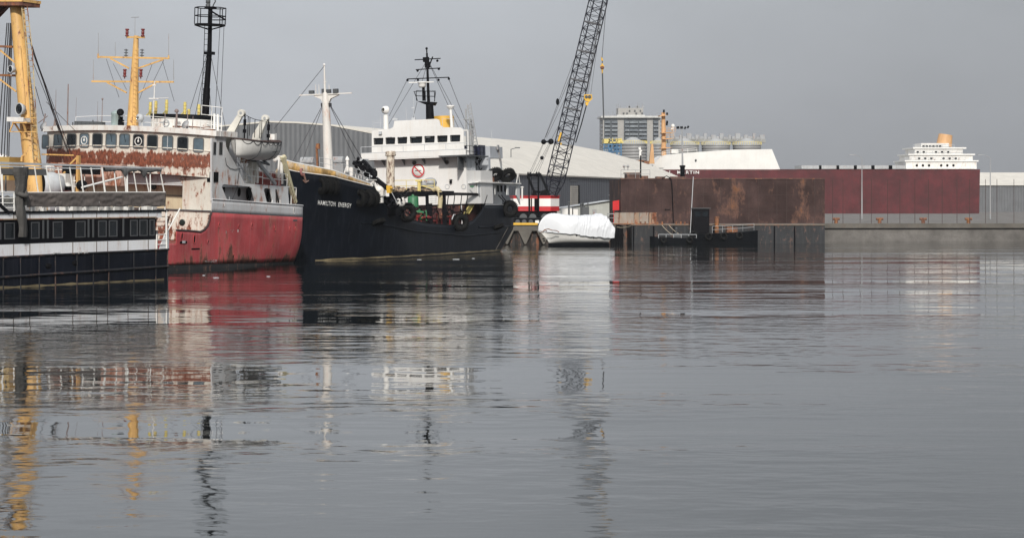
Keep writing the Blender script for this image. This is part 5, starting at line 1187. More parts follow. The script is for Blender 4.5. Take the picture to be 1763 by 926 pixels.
# ship's name on the bow
b = MB(); zn = 5.2
def xhull(px, py):
    x, z = 3.0, 5.5
    lo, hi = -.5, 20
    for _ in range(50):
        m = (lo+hi)/2
        q = FB.pt(at_hull(m, z, .03)); z += (q[1]-py)*.03
        if q[0] < px: lo = m
        else: hi = m
        if hi-lo < .01: lo -= .3; hi += .3
    return m, z
nl = [xhull(px, py) for px, py in ((547,352.4),(575,355.2),(604,358.2))]
def nfn(a, c_):
    if a < .5: t = a*2; x = lerp(nl[0][0], nl[1][0], t); z = lerp(nl[0][1], nl[1][1], t)
    else: t = a*2-1; x = lerp(nl[1][0], nl[2][0], t); z = lerp(nl[1][1], nl[2][1], t)
    # letters sit evenly across the flare
    z = z+.02+c_*.42
    return at_hull(x, z, .035)
class _: pass
def nfn2(a, c_):
    px = 547+57*a; lo, hi = nl[0][0]-1.5, nl[2][0]+1.5; zb_ = interp([(0,nl[0][1]),(.5,nl[1][1]),(1,nl[2][1])], a)
    for _i in range(30):
        m = (lo+hi)/2
        if FB.pt(at_hull(m, zb_, .03))[0] < px: lo = m
        else: hi = m
    return at_hull(m, zb_+c_*.40, .05)
b.text('HAMILTON  ENERGY', nfn2, 1.12, bold=.012); b.build('ship_name', M_['letter'], bs)
b = MB()
x_, z_ = xhull(515.5,297); b.torus(at_hull(x_, z_, .1), (0,-1,.2), .30, .10, 16, 8); b.build('hawse_pipe', mat('pink_brown_ring', (.28,.12,.11), .7), bs)
b = MB(); b.bar(at_hull(x_, z_-.2, .25), at_hull(x_+.15, z_-.8, .25), .12, .12); b.path([at_hull(x_-.05, z_-.7, .25), at_hull(x_+.12, z_-.92, .25), at_hull(x_+.36, z_-.75, .25)], .06); b.build('anchor', mat('weathered_anchor', (.20,.13,.11), .7, rust=.2), bs)
# foremast
fmt = thing('foremast', None, None); fmt.parent = bs
def bc(px, py, y=0): return FB.Y(px, py, y)
base = bc(565.5,302); XM2 = base.x
def PM(px, py, dx=0): return FB.hit(px, py, 0, XM2+dx)
mw = mat('foremast_white', (.70,.68,.64), .5, rust=.05, rs=1.0, rcol=(.45,.2,.12), streak=.3, scol=(.6,.4,.3))
b = MB(); b.tube(PM(566,305), PM(561,178), .47, .35, n=18); b.tube(PM(561,178), PM(560,160), .34, .26, n=18); b.tube(PM(559.5,160), PM(558.3,113), .12, .06, n=10); b.build('pole', mw, fmt)
b = MB()
pl_ = [PM(541,165), PM(580,163.5), PM(566,174), PM(556,176)]
b.prism([PM(540,163.5), PM(582,162), PM(582,164), PM(569,170), PM(566,177), PM(555,177), PM(552,171), PM(540,166)], (.35,0,0)); b.bar(PM(516,164.5), PM(606,160.5), .2, .1); b.build('crosstree', mw, fmt)
b = MB()
for px_ in (544,567,549.5): b.tube(PM(px_,163), PM(px_-.5,146), .035)
b.build('antenna', mw, fmt)
b = MB(); b.cbox(PM(536.5,159), (.35,.45,.3)); b.cbox(PM(578,157), (.35,.45,.4)); b.cbox(PM(556.5,157.5), (.25,.25,.45)); b.cbox(PM(566,157.5),(.3,.4,.35)); b.build('deck_light', M_['darkgrey'], fmt)
b = MB(); b.ball(PM(558.2,112), .13, 8, 6); b.cbox(PM(560,141),(.1,.3,.06)); b.build('mast_head_light', M_['white'], fmt)
b = MB()
for (px_, py_, tx_, ty_, dx) in ((555,182,504,278,-3),(556,182,521,276,-2),(568,182,612,275,3),(569,182,660,336,8)): b.tube(PM(px_,py_), FB.hit(tx_,ty_,0,XM2+dx), .03, n=5)
b.tube(PM(557.5,115), PM(472,222), .025, n=5); b.cbox(PM(555.5,181), (.3,.25,.35)); b.cbox(PM(567.5,181), (.3,.3,.35)); b.build('stay_wire', M_['wire'], fmt)
# forecastle fittings
b = MB(); b.bar(PM(547,290,.3), PM(545,252,.3), .2, .16); b.cbox(PM(547.5,252,.3), (.3,.3,.5)); b.build('davit_post', M_['rust'], bs)
for px0_, px1_, top_, bot_ in ((519,541,270,286),(574,592,269,285)):
    b = MB(); c1 = PM(px0_,(top_+bot_)/2+1,1.5); c2 = PM(px1_,(top_+bot_)/2+1,1.5); r_ = .42; n = 16
    arc = [Vector((0,math.cos(a),math.sin(a))) for a in frange(0, math.pi, n)]
    b.grid([[c1+v*0+Vector((r_*math.cos(a),0,r_*math.sin(a)*1.1)) for a in frange(-.3, math.pi+.2, 12)], [c2+Vector((r_*math.cos(a),0,r_*math.sin(a)*1.1)) for a in frange(-.3, math.pi+.2, 12)]]); b.add([c2+Vector((r_*math.cos(a),0,r_*math.sin(a)*1.1)) for a in frange(-.3, math.pi+.2, 12)], [list(range(13))])
    b.box((c1.x-.25, c2.y, c1.z-1.4), (c1.x+.25, c1.y, c1.z-.2)); b.build('cowl_housing', M_['grey'], bs)
b = MB(); b.tube(PM(598,296,1), PM(598,275,1), .13); b.lathe(PM(598,276,1), [(.2,0),(.16,.2),(.05,.35),(.01,.4)], 10); b.tube(PM(598,284,1), PM(593,298,1), .08); b.tube(PM(598,284,1), PM(604,300,1), .08); b.tube(PM(605,303,1), PM(605,288,1), .2); b.build('vent_pipe', M_['white_clean'], bs)
b = MB(); rail(b, [at_hull(x, b_top(x), -.1) for x in frange(2.5, xb-.3, 6)], .95, 2, .02, 2.0); b.build('forecastle_railing', M_['lightgrey'], bs)
b = MB(); rail(b, [PM(612,306,1.5), PM(627,309,1.5)], 1.0, 3, .04, .35); b.build('gangway_gate', M_['white_clean'], bs)
b = MB(); pA = bY(641,313,-4.5); pB = bY(646,337,-4.5); b.bar(pA, pB, .3, .25); b.bar(bY(632,310,-4.4), bY(648,310,-4.4), .25, .1); b.torus(bY(640,318,-4.6),(0,-1,0),.16,.06,12,6); b.build('fairlead_post', M_['white'], bs)
# ---- cargo hose derrick: dark bundle between forecastle and bridge
rnd = random.Random(11)
XD = xb+1.5
def PD(px, py, dx=0): return FB.hit(px, py, 0, XD+dx)
b = MB(); b.bar(PD(612,281), PD(668,325), .35, .4); b.bar(PD(625,276), PD(645,300), .5, .3); b.tube(PD(616,283), PD(608,280), .3, .2)
for k in range(40):
    t = rnd.random(); px_ = lerp(614,648,t)+rnd.uniform(-2,6); py_ = lerp(279,310,t)+rnd.uniform(-7,6); p = PD(px_, py_, rnd.uniform(-.4,.6)); 
    if k % 2: b.ball(p, rnd.uniform(.12,.34), 7, 5)
    else: b.tube(p, p+Vector((rnd.uniform(-.4,.4),rnd.uniform(-.8,.4),rnd.uniform(-.6,.3))), rnd.uniform(.05,.12), n=6)
b.build('hose_derrick', M_['blacksteel'], bs)
b = MB()
for k in range(9): p = PD(rnd.uniform(622,650), rnd.uniform(283,315), -.5); b.ball(p, rnd.uniform(.05,.1), 6, 4)
b.box(tuple(PD(628,277)), tuple(PD(622,274.5,1))); b.build('derrick_fitting', M_['lightgrey'], bs)
b = MB(); b.tube(PD(668,320,1), PD(652,345,1), .03); b.tube(PD(640,296,1), PD(668,322,1), .035); b.tube(PD(645,330,-.5), PD(613,283,-.5), .03); b.tube(PD(671,325), PD(684,350), .035); b.build('guy_wire', M_['frame'], bs)
b = MB()
for k in range(60):
    px_ = rnd.uniform(645,700); py_ = rnd.uniform(335,368)
    if py_ > 345+(px_-645)*.38: py_ -= 15
    p = PD(px_, py_, rnd.uniform(0,4)); b.tube(p, p+Vector((rnd.uniform(-1,1),rnd.uniform(-.9,.9),rnd.uniform(-.7,.7))), rnd.uniform(.04,.14), n=6)
b.box(tuple(PD(655,372,1.5)), tuple(PD(690,338,3))); b.build('pump_manifold', M_['blacksteel'], bs)
b = MB(); b.ball(PD(652,327), (.5,.6,.45), 10, 8); b.cbox(PD(654,333), (.7,.9,.5)); b.cbox(PD(655,341), (.3,.5,.9)); b.ball(PD(690,348,1),(.4,.5,.45),10,8); b.build('capstan', M_['white'], bs)
b = MB(); b.cbox(PD(670,326,-.2), (.5,.35,.7)); b.tube(PD(668,322,-.3), PD(676,324,-.3), .09); b.build('hook_block', M_['yellow_clean'], bs)
XP = 26.0
def PT(px, py, dx=0): return FB.hit(px, py, 0, XP+dx)
b = MB(); b.tube(PT(672,326), PT(672.5,267), .46, .40, n=14); b.lathe(PT(672.5,269), [(.5,0),(.56,.1),(.5,.25),(.56,.4),(.4,.5),(.01,.5)], 14); b.build('derrick_post', mat('chipped_white_post', (.68,.63,.52), .6, rust=.22, rs=2.2, rcol=(.1,.06,.04), streak=.3), bs)
# ---- tank deck: catwalk, pipes, rails
catz = PT(700,334).z
b = MB(); XW = 28.0
def PW(px, py, dx=0): return FB.hit(px, py, 0, XW+dx)
b.box((XW-.2,PW(757,330).y,PW(700,338.5).z),(XW+4.5,PW(671,330).y,PW(700,330.5).z))
b.box((XW-.2,PW(701,0).y,2.2),(XW+.1,PW(697,0).y,catz)); b.box((XW-.2,PW(734,0).y,2.2),(XW+.1,PW(724,0).y,catz)); b.box((XW-.2,PW(757,0).y,2.2),(XW+.2,PW(752,0).y,catz)); b.build('catwalk', M_['blacksteel'], bs)
b = MB(); b.box((XW+1.5,PW(734,0).y,PW(0,357).z),(XW+1.6,PW(693,0).y,PW(0,336).z)); b.build('pump_house', M_['white'], bs)
b = MB(); b.box(tuple(PW(738.5,350.5,-.35)), tuple(PW(751.5,336.5,-.25))); lp = b.build('lamp_panel', M_['white_clean'], bs)
b = MB()
for i in range(5):
    for j in range(4): p = PW(740.5+i*2.3, 339+j*3.2, -.37); b.cbox(p, (.03,.07,.1))
b.build('panel_light', M_['grey'], lp)
b = MB(); rail(b, [PW(676,330.5), PW(748,329.5)], 1.15, 2, .035, 1.3); b.tube(PW(721,329), PW(721,311), .15); b.cbox(PW(721,311),(.4,.6,.2)); b.bar(PW(727,320),PW(748,326),.08,.08); b.build('yellow_railing', mat('pale_yellow_rail', (.68,.56,.2), .5), bs)
b = MB()
for k in range(26):
    px_ = 676+k*2.9; r_ = rnd.uniform(.2,.36); c1 = PW(px_, 328.5+rnd.uniform(-2.2,1.2), rnd.uniform(.1,1.4))
    if k % 3: b.ball(c1, (r_*1.1, r_*1.5, r_*.8), 8, 6)
    else: b.torus(c1, (-1,rnd.uniform(-.4,.4),.3), .3, .1, 14, 6)
b.build('cargo_hose', mat('tan_rubber_hose', (.42,.33,.22), .7, dirt=.5, rust=.3, rcol=(.06,.05,.045), rs=1.6), bs)
b = MB(); b.path([PW(746,327,-.3), PW(752,324,-.4), PW(757,330,-.5), PW(758.5,342,-.5), PW(757,358,-.5)], .24, 10); b.build('cargo_hose', mat('cream_hose', (.55,.47,.28), .6, dirt=.2), bs)
b = MB(); b.ball(PW(740.5,315,1.5), (.62,.72,.55), 14, 8); b.cbox(PW(738,320,1),(.8,1.2,.5)); b.lathe(PW(731,318,.5), [(.3,0),(.3,.4),(.01,.4)], 12, ax=(-1,.6,.2)); b.build('vent_hood', M_['grey'], bs)
b = MB(); b.lathe(PW(711.5,357,-.8), [(.55,0),(.55,.95),(.45,1.1),(.12,1.15),(.12,1.3),(.01,1.3)], 14); b.tube(PW(715,364,-1), PW(730,366,-1), .13); b.tube(PW(722,360,-1), PW(724,372,-1), .12); b.torus(PW(716,368,-1.2), (-1,0,0), .22, .05, 12, 5); b.tube(PW(735,380,-1.2), PW(733,362,-1.2), .1); b.ball(PW(726,375,-1.3), .25); b.build('green_pump', M_['green'], bs)
b = MB(); pr = mat('red_pipe_paint', (.30,.02,.02), .5, dirt=.3)
for k in range(26):
    px_ = rnd.uniform(678,800); lim = interp([(671,360),(700,372),(735,381),(773,383),(800,378)], px_); py_ = rnd.uniform(lim-14, lim); p = FB.hit(px_, py_, 1, -rnd.uniform(1.0,4.3))
    if k % 2: b.tube(p, p+Vector((rnd.uniform(1.0,3),0,0)), rnd.uniform(.05,.12), n=6)
    else: b.tube(Vector((p.x,p.y,2.2)), p+Vector((0,0,.1)), rnd.uniform(.05,.1), n=6); b.torus(p+Vector((0,0,.1)), (0,0,1), .18, .04, 10, 5)
b.build_each('red_pipework', pr, bs)
b = MB()
for k in range(4): p = FB.hit(692,357,1,-2.5-.4*k); b.tube((p.x,p.y,2.2), (p.x,p.y,p.z), .16, n=8)
b.box((26.5,-3.9,2.2),(33.5,3.5,2.9)); b.build('tank_trunk', M_['deckred'], bs)
b = MB()
for k in range(80):
    px_ = rnd.uniform(700,828); py_ = rnd.uniform(353,376); p = FB.hit(px_, py_, 1, -rnd.uniform(1.5,4.5)); b.tube(p, p+Vector((rnd.uniform(-1,2),rnd.uniform(-.5,.5),rnd.uniform(-.9,.5))), rnd.uniform(.03,.08), n=5)
b.path([FB.hit(px_, 358 if px_ < 760 else 352.5, 1, -4.4) for px_ in (700,730,760,790,820)], .04)
for px_ in (768,779,791,801): b.tube(FB.hit(px_+4,336,1,-4.4), FB.hit(px_,370,1,-4.4), .05)
b.build('deck_piping', M_['blacksteel'], bs)
b = MB(); q1 = FB.hit(757,333.5,1,-4.7); q2 = FB.hit(838,335,1,-4.9); b.bar(q1, q2, .12, .28)
b.bar(FB.hit(838,336,1,-5), FB.hit(833,352,1,-5), .14, .14); b.build('awning_beam', M_['blacksteel'], bs)
b = MB(); ladder(b, FB.hit(803,368,1,-4.3), FB.hit(813,351,1,-4.3), (1,0,0), 1.6, .28, .05); b.bar(FB.hit(808,352,1,-4.4), FB.hit(818,334,1,-4.4), .07, .07); b.build('steps', M_['yellow_pale'], bs)
b = MB(); b.path([FB.hit(x, y, 1, -4.85) for x, y in ((778,378),(781,370),(794,369.5),(795,372))], .06); b.build('tyre_hanger', M_['lightgrey'], bs)
# ---- bridge
UX = 36.5
def BF(px, py, dx=0): return FB.hit(px, py, 0, UX+dx)
wb_m = mat('bridge_white', (.72,.71,.69), .5, rust=.0, rs=.7, dirt=.07, streak=.28, scol=(.55,.45,.35), bump=.008, bscale=1.5)
zlow = 2.2; zdk = BF(720,271).z; ztp_ = BF(800,224).z
yL_ = BF(645,300).y; yR_ = BF(803,300).y
b = MB(); zmid = FB.Y(815,293,-BB).z; zbs = FB.Y(820,350.5,-BB).z; b.box((UX,yR_,zbs),(UX+1.5,yL_,zmid)); pc = FB.Y(833,300,-5.4);  b.prism([(UX+.01,yR_,zbs),(pc.x,-5.05,zbs),(pc.x+4,-5.05,zbs),(pc.x+4,4,zbs),(UX+.01,4,zbs)], (0,0,zmid-zbs-.01)); b.box((UX,yR_,zmid),(UX+.12,yL_,zdk)); b.box((UX+.12,yR_+2.6,zmid),(UX+5.5,yL_,zdk)); b.build('lower_house', wb_m, bs); b = MB(); b.box((UX+.3,yR_+.25,zlow),(UX+7,4.5,zbs)); b.build('house_base', mat('dark_red_brown_plate', (.05,.012,.012), .7, rust=.1, dirt=.4), bs)
b = MB(); b.box((UX-.02,yR_+.02,zdk+.0),(UX+.01,yL_-.02,zdk+.001)); 
out_ = [(641,273),(641,226),(646,224.5),(673,222),(678,219),(680,208.5),(752,205),(757,207),(759,216),(764,219.5),(794,220),(799,224),(800,270)]
ns_ = [(644.5,660.5),(665,681),(685.5,701.6),(707,727.5),(732,749),(754,771),(776,793)]
def b2(px, py): p = BF(px, py); return (p.y, p.z)
holes = []
for i, (a_, c_) in enumerate(ns_):
    ya = 238.6-i*.85; yb_ = 248.6-i*.85; holes.append([b2(a_+.4, ya), b2(c_, ya-.5), b2(c_-.6, yb_-.4), b2(a_+1.2, yb_)])
b = MB(); b.sheet([b2(*q) for q in out_], holes, .15, lambda a, c, t: Vector((UX-.02-t, a, c))); b.build('bridge_front', wb_m, bs)
b = MB(); b.box((UX+.6,BF(799,0).y+2.4,zdk),(UX+5.5,BF(642,0).y-.05,ztp_-.1)); b.box((UX,BF(799,0).y+.02,ztp_-.1),(UX+.6,BF(642,0).y-.02,ztp_+.02)); b.box((UX+.6,BF(799,0).y+2.3,ztp_-.1),(UX+5.6,BF(642,0).y-.02,ztp_+.02)); b.box((UX+.01,BF(799.6,0).y,zdk),(UX+.25,BF(799.6,0).y+.1,ztp_-.1)); b.build('bridge_house', wb_m, bs)
for hl_ in holes:
    b = MB(); b.add([Vector((UX+.05, a, c)) for a, c in hl_], [(0,1,2,3)]); pn = b.build('window', M_['glass'], bs)
    b = MB(); ps = [Vector((UX-.19, a, c)) for a, c in hl_]; b.path(ps+[ps[0]], .045, 4); b.build('frame', M_['black'], pn)
b = MB()
for px_ in (667,686,708,733): b.cbox(BF(px_+4,236.5,-.25), (.06,.5,.05))
b.build('window_visor', M_['grey'], bs)
# bridge wing deck with plated rail
wy0 = BF(803,0).y-.1; wy1 = BF(622,0).y; wz = BF(700,272).z; wt = BF(700,252.8).z
b = MB(); b.box((UX-1.3,wy0,wz-.14),(UX+.0-.2,wy1,wz)); b.box((UX-.2,BF(641,0).y+.05,wz-.14),(UX+2.2,wy1,wz)); b.build('wing_deck', wb_m, bs)
b = MB(); b.box((UX-1.32,wy0,wz),(UX-1.26,wy1,wz+.62)); b.box((UX-1.26,wy1-.06,wz),(UX+2.2,wy1,wz+.62)); b.build('wing_plating', wb_m, bs)
b = MB(); rail(b, [(UX-1.29,wy0,wz+.6),(UX-1.29,wy1,wz+.6)], wt-wz-.6+.1, 1, .03, 2.2); b.path([(UX-1.31,wy0,wz+.62),(UX-1.31,wy1,wz+.62)], .03); b.build('wing_rail', M_['lightgrey'], bs)
b = MB()
for k in range(5): yy = lerp(wy0+.6, wy1-2.2, k/4); b.prism([(UX-1.2,yy,wz-.15),(UX-.1,yy,wz-.15),(UX-.1,yy,wz-.75)], (0,.07,0))
b.build_each('bracket', M_['darkgrey'], bs)
# sign, portholes, lamps on the house front
sgc = BF(720.3,294,-.04); b = MB(); b.lathe(sgc, [(.01,0),(.78,0),(.78,.02),(.01,.02)], 32, ax=(-1,0,0)); sg_ = b.build('no_smoking_sign', M_['white_clean'], bs)
rdp = mat('sign_red', (.55,.03,.04), .5)
b = MB(); n = 40
ring = lambda r_, x: [Vector((sgc.x-.03-x, sgc.y+r_*1.0*math.cos(2*math.pi*k/n), sgc.z+r_*math.sin(2*math.pi*k/n))) for k in range(n+1)]
b.grid([ring(.70, 0), ring(.56, 0)], sm=False); a45 = Vector((0,math.cos(R_(135)),math.sin(R_(135)))); a45.y = -a45.y
dirv = Vector((0, .7, .7)); per = Vector((0, .7, -.7))
b.prism([sgc+Vector((-.032,0,0))+dirv*.6+per*.06, sgc+Vector((-.032,0,0))+dirv*.6-per*.06, sgc+Vector((-.032,0,0))-dirv*.6-per*.06, sgc+Vector((-.032,0,0))-dirv*.6+per*.06], (-.01,0,0)); b.build('prohibition_ring', rdp, sg_)
b = MB(); b.box((sgc.x-.028,sgc.y-.32,sgc.z-.05),(sgc.x-.022,sgc.y+.36,sgc.z+.05)); b.build('cigarette_mark', M_['darkgrey'], sg_)
for px_, py_ in ((713.5,280.5),(769.5,279.5)):
    b = MB(); c1 = BF(px_,py_,-.02); b.lathe(c1, [(.24,0),(.24,.05),(.01,.05)], 16, ax=(-1,0,0)); pt_ = b.build('porthole', mat('brown_glass', (.07,.05,.04), .3), bs)
    b = MB(); b.torus(c1+Vector((-.05,0,0)), (1,0,0), .23, .035, 18, 5); b.build('rim', M_['grey'], pt_)
for px_, py_ in ((770,321.5),(798.3,321.5)):
    b = MB(); c1 = BF(px_,py_,-.02); b.torus(c1, (1,0,0), .23, .04, 18, 5); pt_ = b.build('porthole', M_['lightgrey'], bs)
    b = MB(); b.lathe(c1, [(.2,0),(.01,.01)], 16, ax=(-1,0,0)); b.build('pane', M_['white'], pt_)
b = MB(); c1 = BF(776,313,-.2); b.ball(c1, (.15,.16,.2), 8, 6); b.cbox(c1+Vector((.05,0,.2)), (.3,.25,.08)); b.build('wall_lamp', M_['black'], bs)
b = MB(); b.box(tuple(BF(809,322.5,-.03)), tuple(BF(816,320,.0))); b.build('green_plate', M_['green'], bs)

# ---- port side aft of the corner
def BS(px, py, y=-BB): return FB.Y(px, py, y)
def bs2(px, py): p = BS(px, py); return (p.x, p.z)
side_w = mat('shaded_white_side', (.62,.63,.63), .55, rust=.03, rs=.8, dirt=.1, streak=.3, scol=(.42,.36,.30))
outer = [bs2(*q) for q in ((833,352),(833,313),(894.5,316.5),(896,353)) ]
hh_ = [[bs2(*q) for q in ((822.5,316),(847.5,316.5),(847,334),(823,333))], [bs2(*q) for q in ((852.5,317),(869,317),(873.5,321),(873,335.5),(853,335))], [bs2(*q) for q in ((875.5,320),(889.5,320.5),(889,336),(876,336))]]
b = MB(); b.sheet(outer, hh_, .1, lambda a, c, t: Vector((a, -BB+t, c))); b.build('side_plating', side_w, bs)
xe = bs2(895,340)[0]
b = MB(); b.box((UX+.2,-BB+1.3,zlow),(xe-2.5,-BB+1.4,bs2(850,315)[1])); b.box((UX+.2,-BB+.1,bs2(850,315.5)[1]-.08),(xe-.2,4.6,bs2(850,315.5)[1]+.04)); b.box((xe-2.6,-BB+1.4,zlow),(xe-2.5,4.6,bs2(850,315.5)[1])); b.build('aft_house', side_w, bs)
b = MB()
for px_ in (826.5,832,839,857,863,869): p = BS(px_,325,-BB+1.3); b.box((p.x-.25,-BB+1.24,p.z-.35),(p.x+.25,-BB+1.29,p.z+.35))
p = BS(846,340,-BB); b.box((p.x-.2,-BB-.03,p.z-.25),(p.x+.1,-BB-.003,p.z+.2)); b.build_each('door_port', M_['dark'], bs)
b = MB(); b.path([at_hull(x, zb2+.02, .04) for x in frange(tprof[-1][0], 46.9, 8)], .06); b.build('bulwark_rail', M_['grey'], bs)
b = MB(); b.bar(BS(821,313.6,-BB-.1), BS(895,316.3,-BB-.1), .35, .12); b.build('deck_edge', M_['white'], bs)
# alcove under the wing and machinery aft of the bridge
b = MB(); p = BS(803.6,292); q = BS(832,270.5); b.box((p.x,-BB+.9,p.z),(q.x+.5,-BB+1.0,q.z)); b.box((p.x-.1,-BB-.1,q.z),(q.x+1.5,-BB+3,q.z+.14)); b.build('alcove', M_['darkgrey'], bs)
b = MB(); b.box((BS(806,0).x,-BB+.6,p.z),(BS(812,0).x,-BB+.85,q.z)); b.box((BS(813,0).x,-BB+.6,p.z),(BS(820,0).x,-BB+.85,q.z)); b.build('locker_door', M_['lightgrey'], bs)
b = MB(); rail(b, [BS(803,269,-BB), BS(833,272,-BB)], 1.1, 2, .03, 1.2)
for k in range(14): p_ = BS(rnd.uniform(820,833), rnd.uniform(272,290), -BB+.4); b.tube(p_, p_+Vector((rnd.uniform(-.6,.6),0,rnd.uniform(-.7,.7))), .06, n=5)
b.build('side_railing', M_['blacksteel'], bs)
b = MB(); p = BS(826.5,267,-4.4); q = BS(835.5,250.5,-4.4); b.box((p.x,-4.4,p.z),(q.x,-2.5,q.z)); b.build('control_cab_screen', mat('navy_screen', (.012,.015,.04), .4), bs)
b = MB(); b.box((BS(835.6,0,-4.4).x,-4.45,BS(0+845,272,-4.4).z),(BS(857,0,-4.4).x,-2.5,BS(845,252,-4.4).z)); b.box((BS(833,0,-4.6).x,-4.6,BS(840,293,-4.6).z),(BS(836.5,0,-4.6).x,-3,BS(840,271,-4.6).z)); b.build('control_cab', mat('blue_grey_plate', (.42,.44,.47), .5, dirt=.15), bs)
b = MB(); b.bar(BS(857.5,252,-4.5), BS(864,294,-4.5), .14, .2); b.bar(BS(839,273,-4.5), BS(843,292,-4.5), .14, .14); b.bar(BS(840,272,-4.5), BS(860,273,-4.5), .12, .12); b.path([BS(859,256,-4.6),BS(862,272,-4.6),BS(864,284,-4.6)], .05); b.cbox(BS(857.5,254,-4.6), (.6,.1,.5)); b.build('cab_frame', M_['grey'], bs)
# lattice mast, posts, davit aft
b = MB(); q = BF(808,252,3); t_ = BF(808,180,3)
a0, a1 = BF(804,180,3), BF(815.5,252,3); b0_, b1_ = BF(809.5,178,3), BF(822.5,252,3); b.bar(a0, a1, .1, .1); b.bar(b0_, b1_, .1, .1)
for k in range(14): t = (k+.5)/14; b.tube(a0.lerp(a1, t), b0_.lerp(b1_, t), .035, n=5)
for k in range(7): t = k/7; b.tube(a0.lerp(a1, t), b0_.lerp(b1_, t+1/7), .03, n=5)
b.build('lattice_mast', M_['grey'], bs)
b = MB(); b.tube(BF(804.5,268,3.3), BF(802,188,3.3), .14, .09); b.tube(BF(811,266,3.3), BF(810,205,3.3), .17); b.tube(BF(814.5,266,3.3), BF(813,215,3.3), .12); b.cbox(BF(803,206,3.3),(.3,.7,.1)); rail(b, [BF(800,222,4), BF(816,222,4)], .9, 1, .025, 1); b.build('exhaust_pipe', M_['grey'], bs)
# roof equipment
b = MB(); b.tube(BF(664.5,223,1), BF(664,198,1), .3, .26, n=12); b.lathe(BF(665,190,.9), [(.2,.5),(.38,.35),(.44,.05),(.44,0),(.36,0)], 16, ax=(-.9,.35,.1)); b.build('searchlight_post', M_['white_clean'], bs)
b = MB(); b.lathe(BF(665,190,.86), [(.01,.04),(.37,.04)], 16, ax=(-.9,.35,.1)); b.build('searchlight_lens', M_['glass'], bs)
b = MB(); b.tube(BF(778,220,1), BF(775.5,184,1), .17, .14, n=10); b.lathe(BF(775.5,184,1), [(.15,-.3),(.42,0),(.45,.12),(.01,.16)], 16); b.build('radar_post', M_['white_clean'], bs)
b = MB(); p0_ = BF(744,219,3.5); p1_ = BF(777,219,3.5); z1_ = BF(760,200,3.5).z; z0_ = ztp_
cxy = (p0_.y+p1_.y)/2; ry_ = abs(p0_.y-p1_.y)/2
b.grid([[Vector((UX+4.2+1.3*math.cos(a), cxy+ry_*math.sin(a), z)) for a in frange(0, 2*math.pi, 28)] for z in (z0_, z1_)], sm=True); b.add([Vector((UX+4.2+1.3*math.cos(a), cxy+ry_*math.sin(a), z1_)) for a in frange(0, 2*math.pi*27/28, 27)], [list(range(28))]); b.build('funnel', mat('golden_yellow_paint', (.72,.42,.07), .5, dirt=.1, streak=.1), bs)
rmt = thing('radar_mast', None, None); rmt.parent = bs
def PQ(px, py, dx=0): return FB.hit(px, py, 0, UX+2+dx)
b = MB(); b.tube(PQ(741,220), PQ(739.5,180), .48, .40, n=14); b.prism([PQ(718,174.5), PQ(748.5,176), PQ(745,182), PQ(734,181)], (.9,0,0)); b.tube(PQ(738,178), PQ(735,92), .17, .1, n=10); b.tube(PQ(735,93), PQ(734.5,83), .07); b.tube(PQ(729.5,174), PQ(729,151), .16, n=8); b.tube(PQ(737.5,118),PQ(745,98),.07); b.cbox(PQ(733.5,103), (.35,.6,.5)); b.cbox(PQ(736,112),(.4,.5,.6)); b.build('pole', M_['blacksteel'], rmt)
b = MB(); rail(b, [PQ(713,158), PQ(719,174.5)] and [PQ(717,174,-.3), PQ(748.5,175,-.3)], 1.05, 2, .04, 1.1); b.bar(PQ(713,158,-.3), PQ(719,174,-.3), .06, .06); b.bar(PQ(750,158,-.3), PQ(748,175,-.3), .06, .06); b.bar(PQ(712,158,-.3),PQ(750,157,-.3),.05,.05); b.build('platform_rail', M_['blacksteel'], rmt)
b = MB()
for (xa, ya, xb_, yb_) in ((701,136.5,773,133.5),(716,120.5,758,117.5),(714,103.5,758.5,101)): b.bar(PQ(xa,ya), PQ(xb_,yb_), .09, .1)
for px_, py_ in ((719,122),(755.5,119),(753,105),(755,138),(701.5,138.5),(772.8,136),(719.5,138),(734.5,84)): b.ball(PQ(px_,py_), .14, 8, 6)
b.build('yard', M_['blacksteel'], rmt)
b = MB(); b.bar(PQ(704,142.5,-.3), PQ(747,141.5,-.3), .12, .1); b.lathe(PQ(727,151,-.2), [(.01,0),(.3,.0),(.42,.2),(.4,.45),(.5,.5),(.5,.6),(.01,.62)], 14); b.build('radar_scanner', M_['white_clean'], rmt)
b = MB()
for (xa, ya, xb_, yb_, dx) in ((733,108,668,216,0),(701,138,670,200,0),(734,115,727,140,0),(740,112,790,222,3),(741,112,799,222,3),(773,137,800,206,3),(800,206,815,225,3),(718,176,711,205,0)): b.tube(PQ(xa,ya), PQ(xb_,yb_,dx), .025, n=4)
b.build_each('stay_wire', M_['wire'], rmt)
b = MB()
for px_, y0_, y1_ in ((654.5,224,200),(699,207,186),(712,207,165),(679.5,208,199),(645,230,215),(846,240,225)): b.tube(BF(px_+1,y0_,1), BF(px_-.3,y1_,1), .04, .02, n=5)
b.bar(BF(676,205.5,1), BF(685,205.5,1), .2, .2); b.bar(BF(644,212,1), BF(658,212,1), .05, .05); b.cbox(BF(711.5,186,1),(.12,.35,.12)); b.cbox(BF(712.5,206,.5),(.3,.4,.4)); rail(b, [BF(642,224,1), BF(664,223,1)], .9, 2, .02, 1.2); rail(b, [BF(762,219,1), BF(800,221,1)], .9, 1, .02, 1.4); b.cbox(BF(655,229,-.3),(.3,.3,.3)); b.build('whip_antenna', M_['lightgrey'], bs)
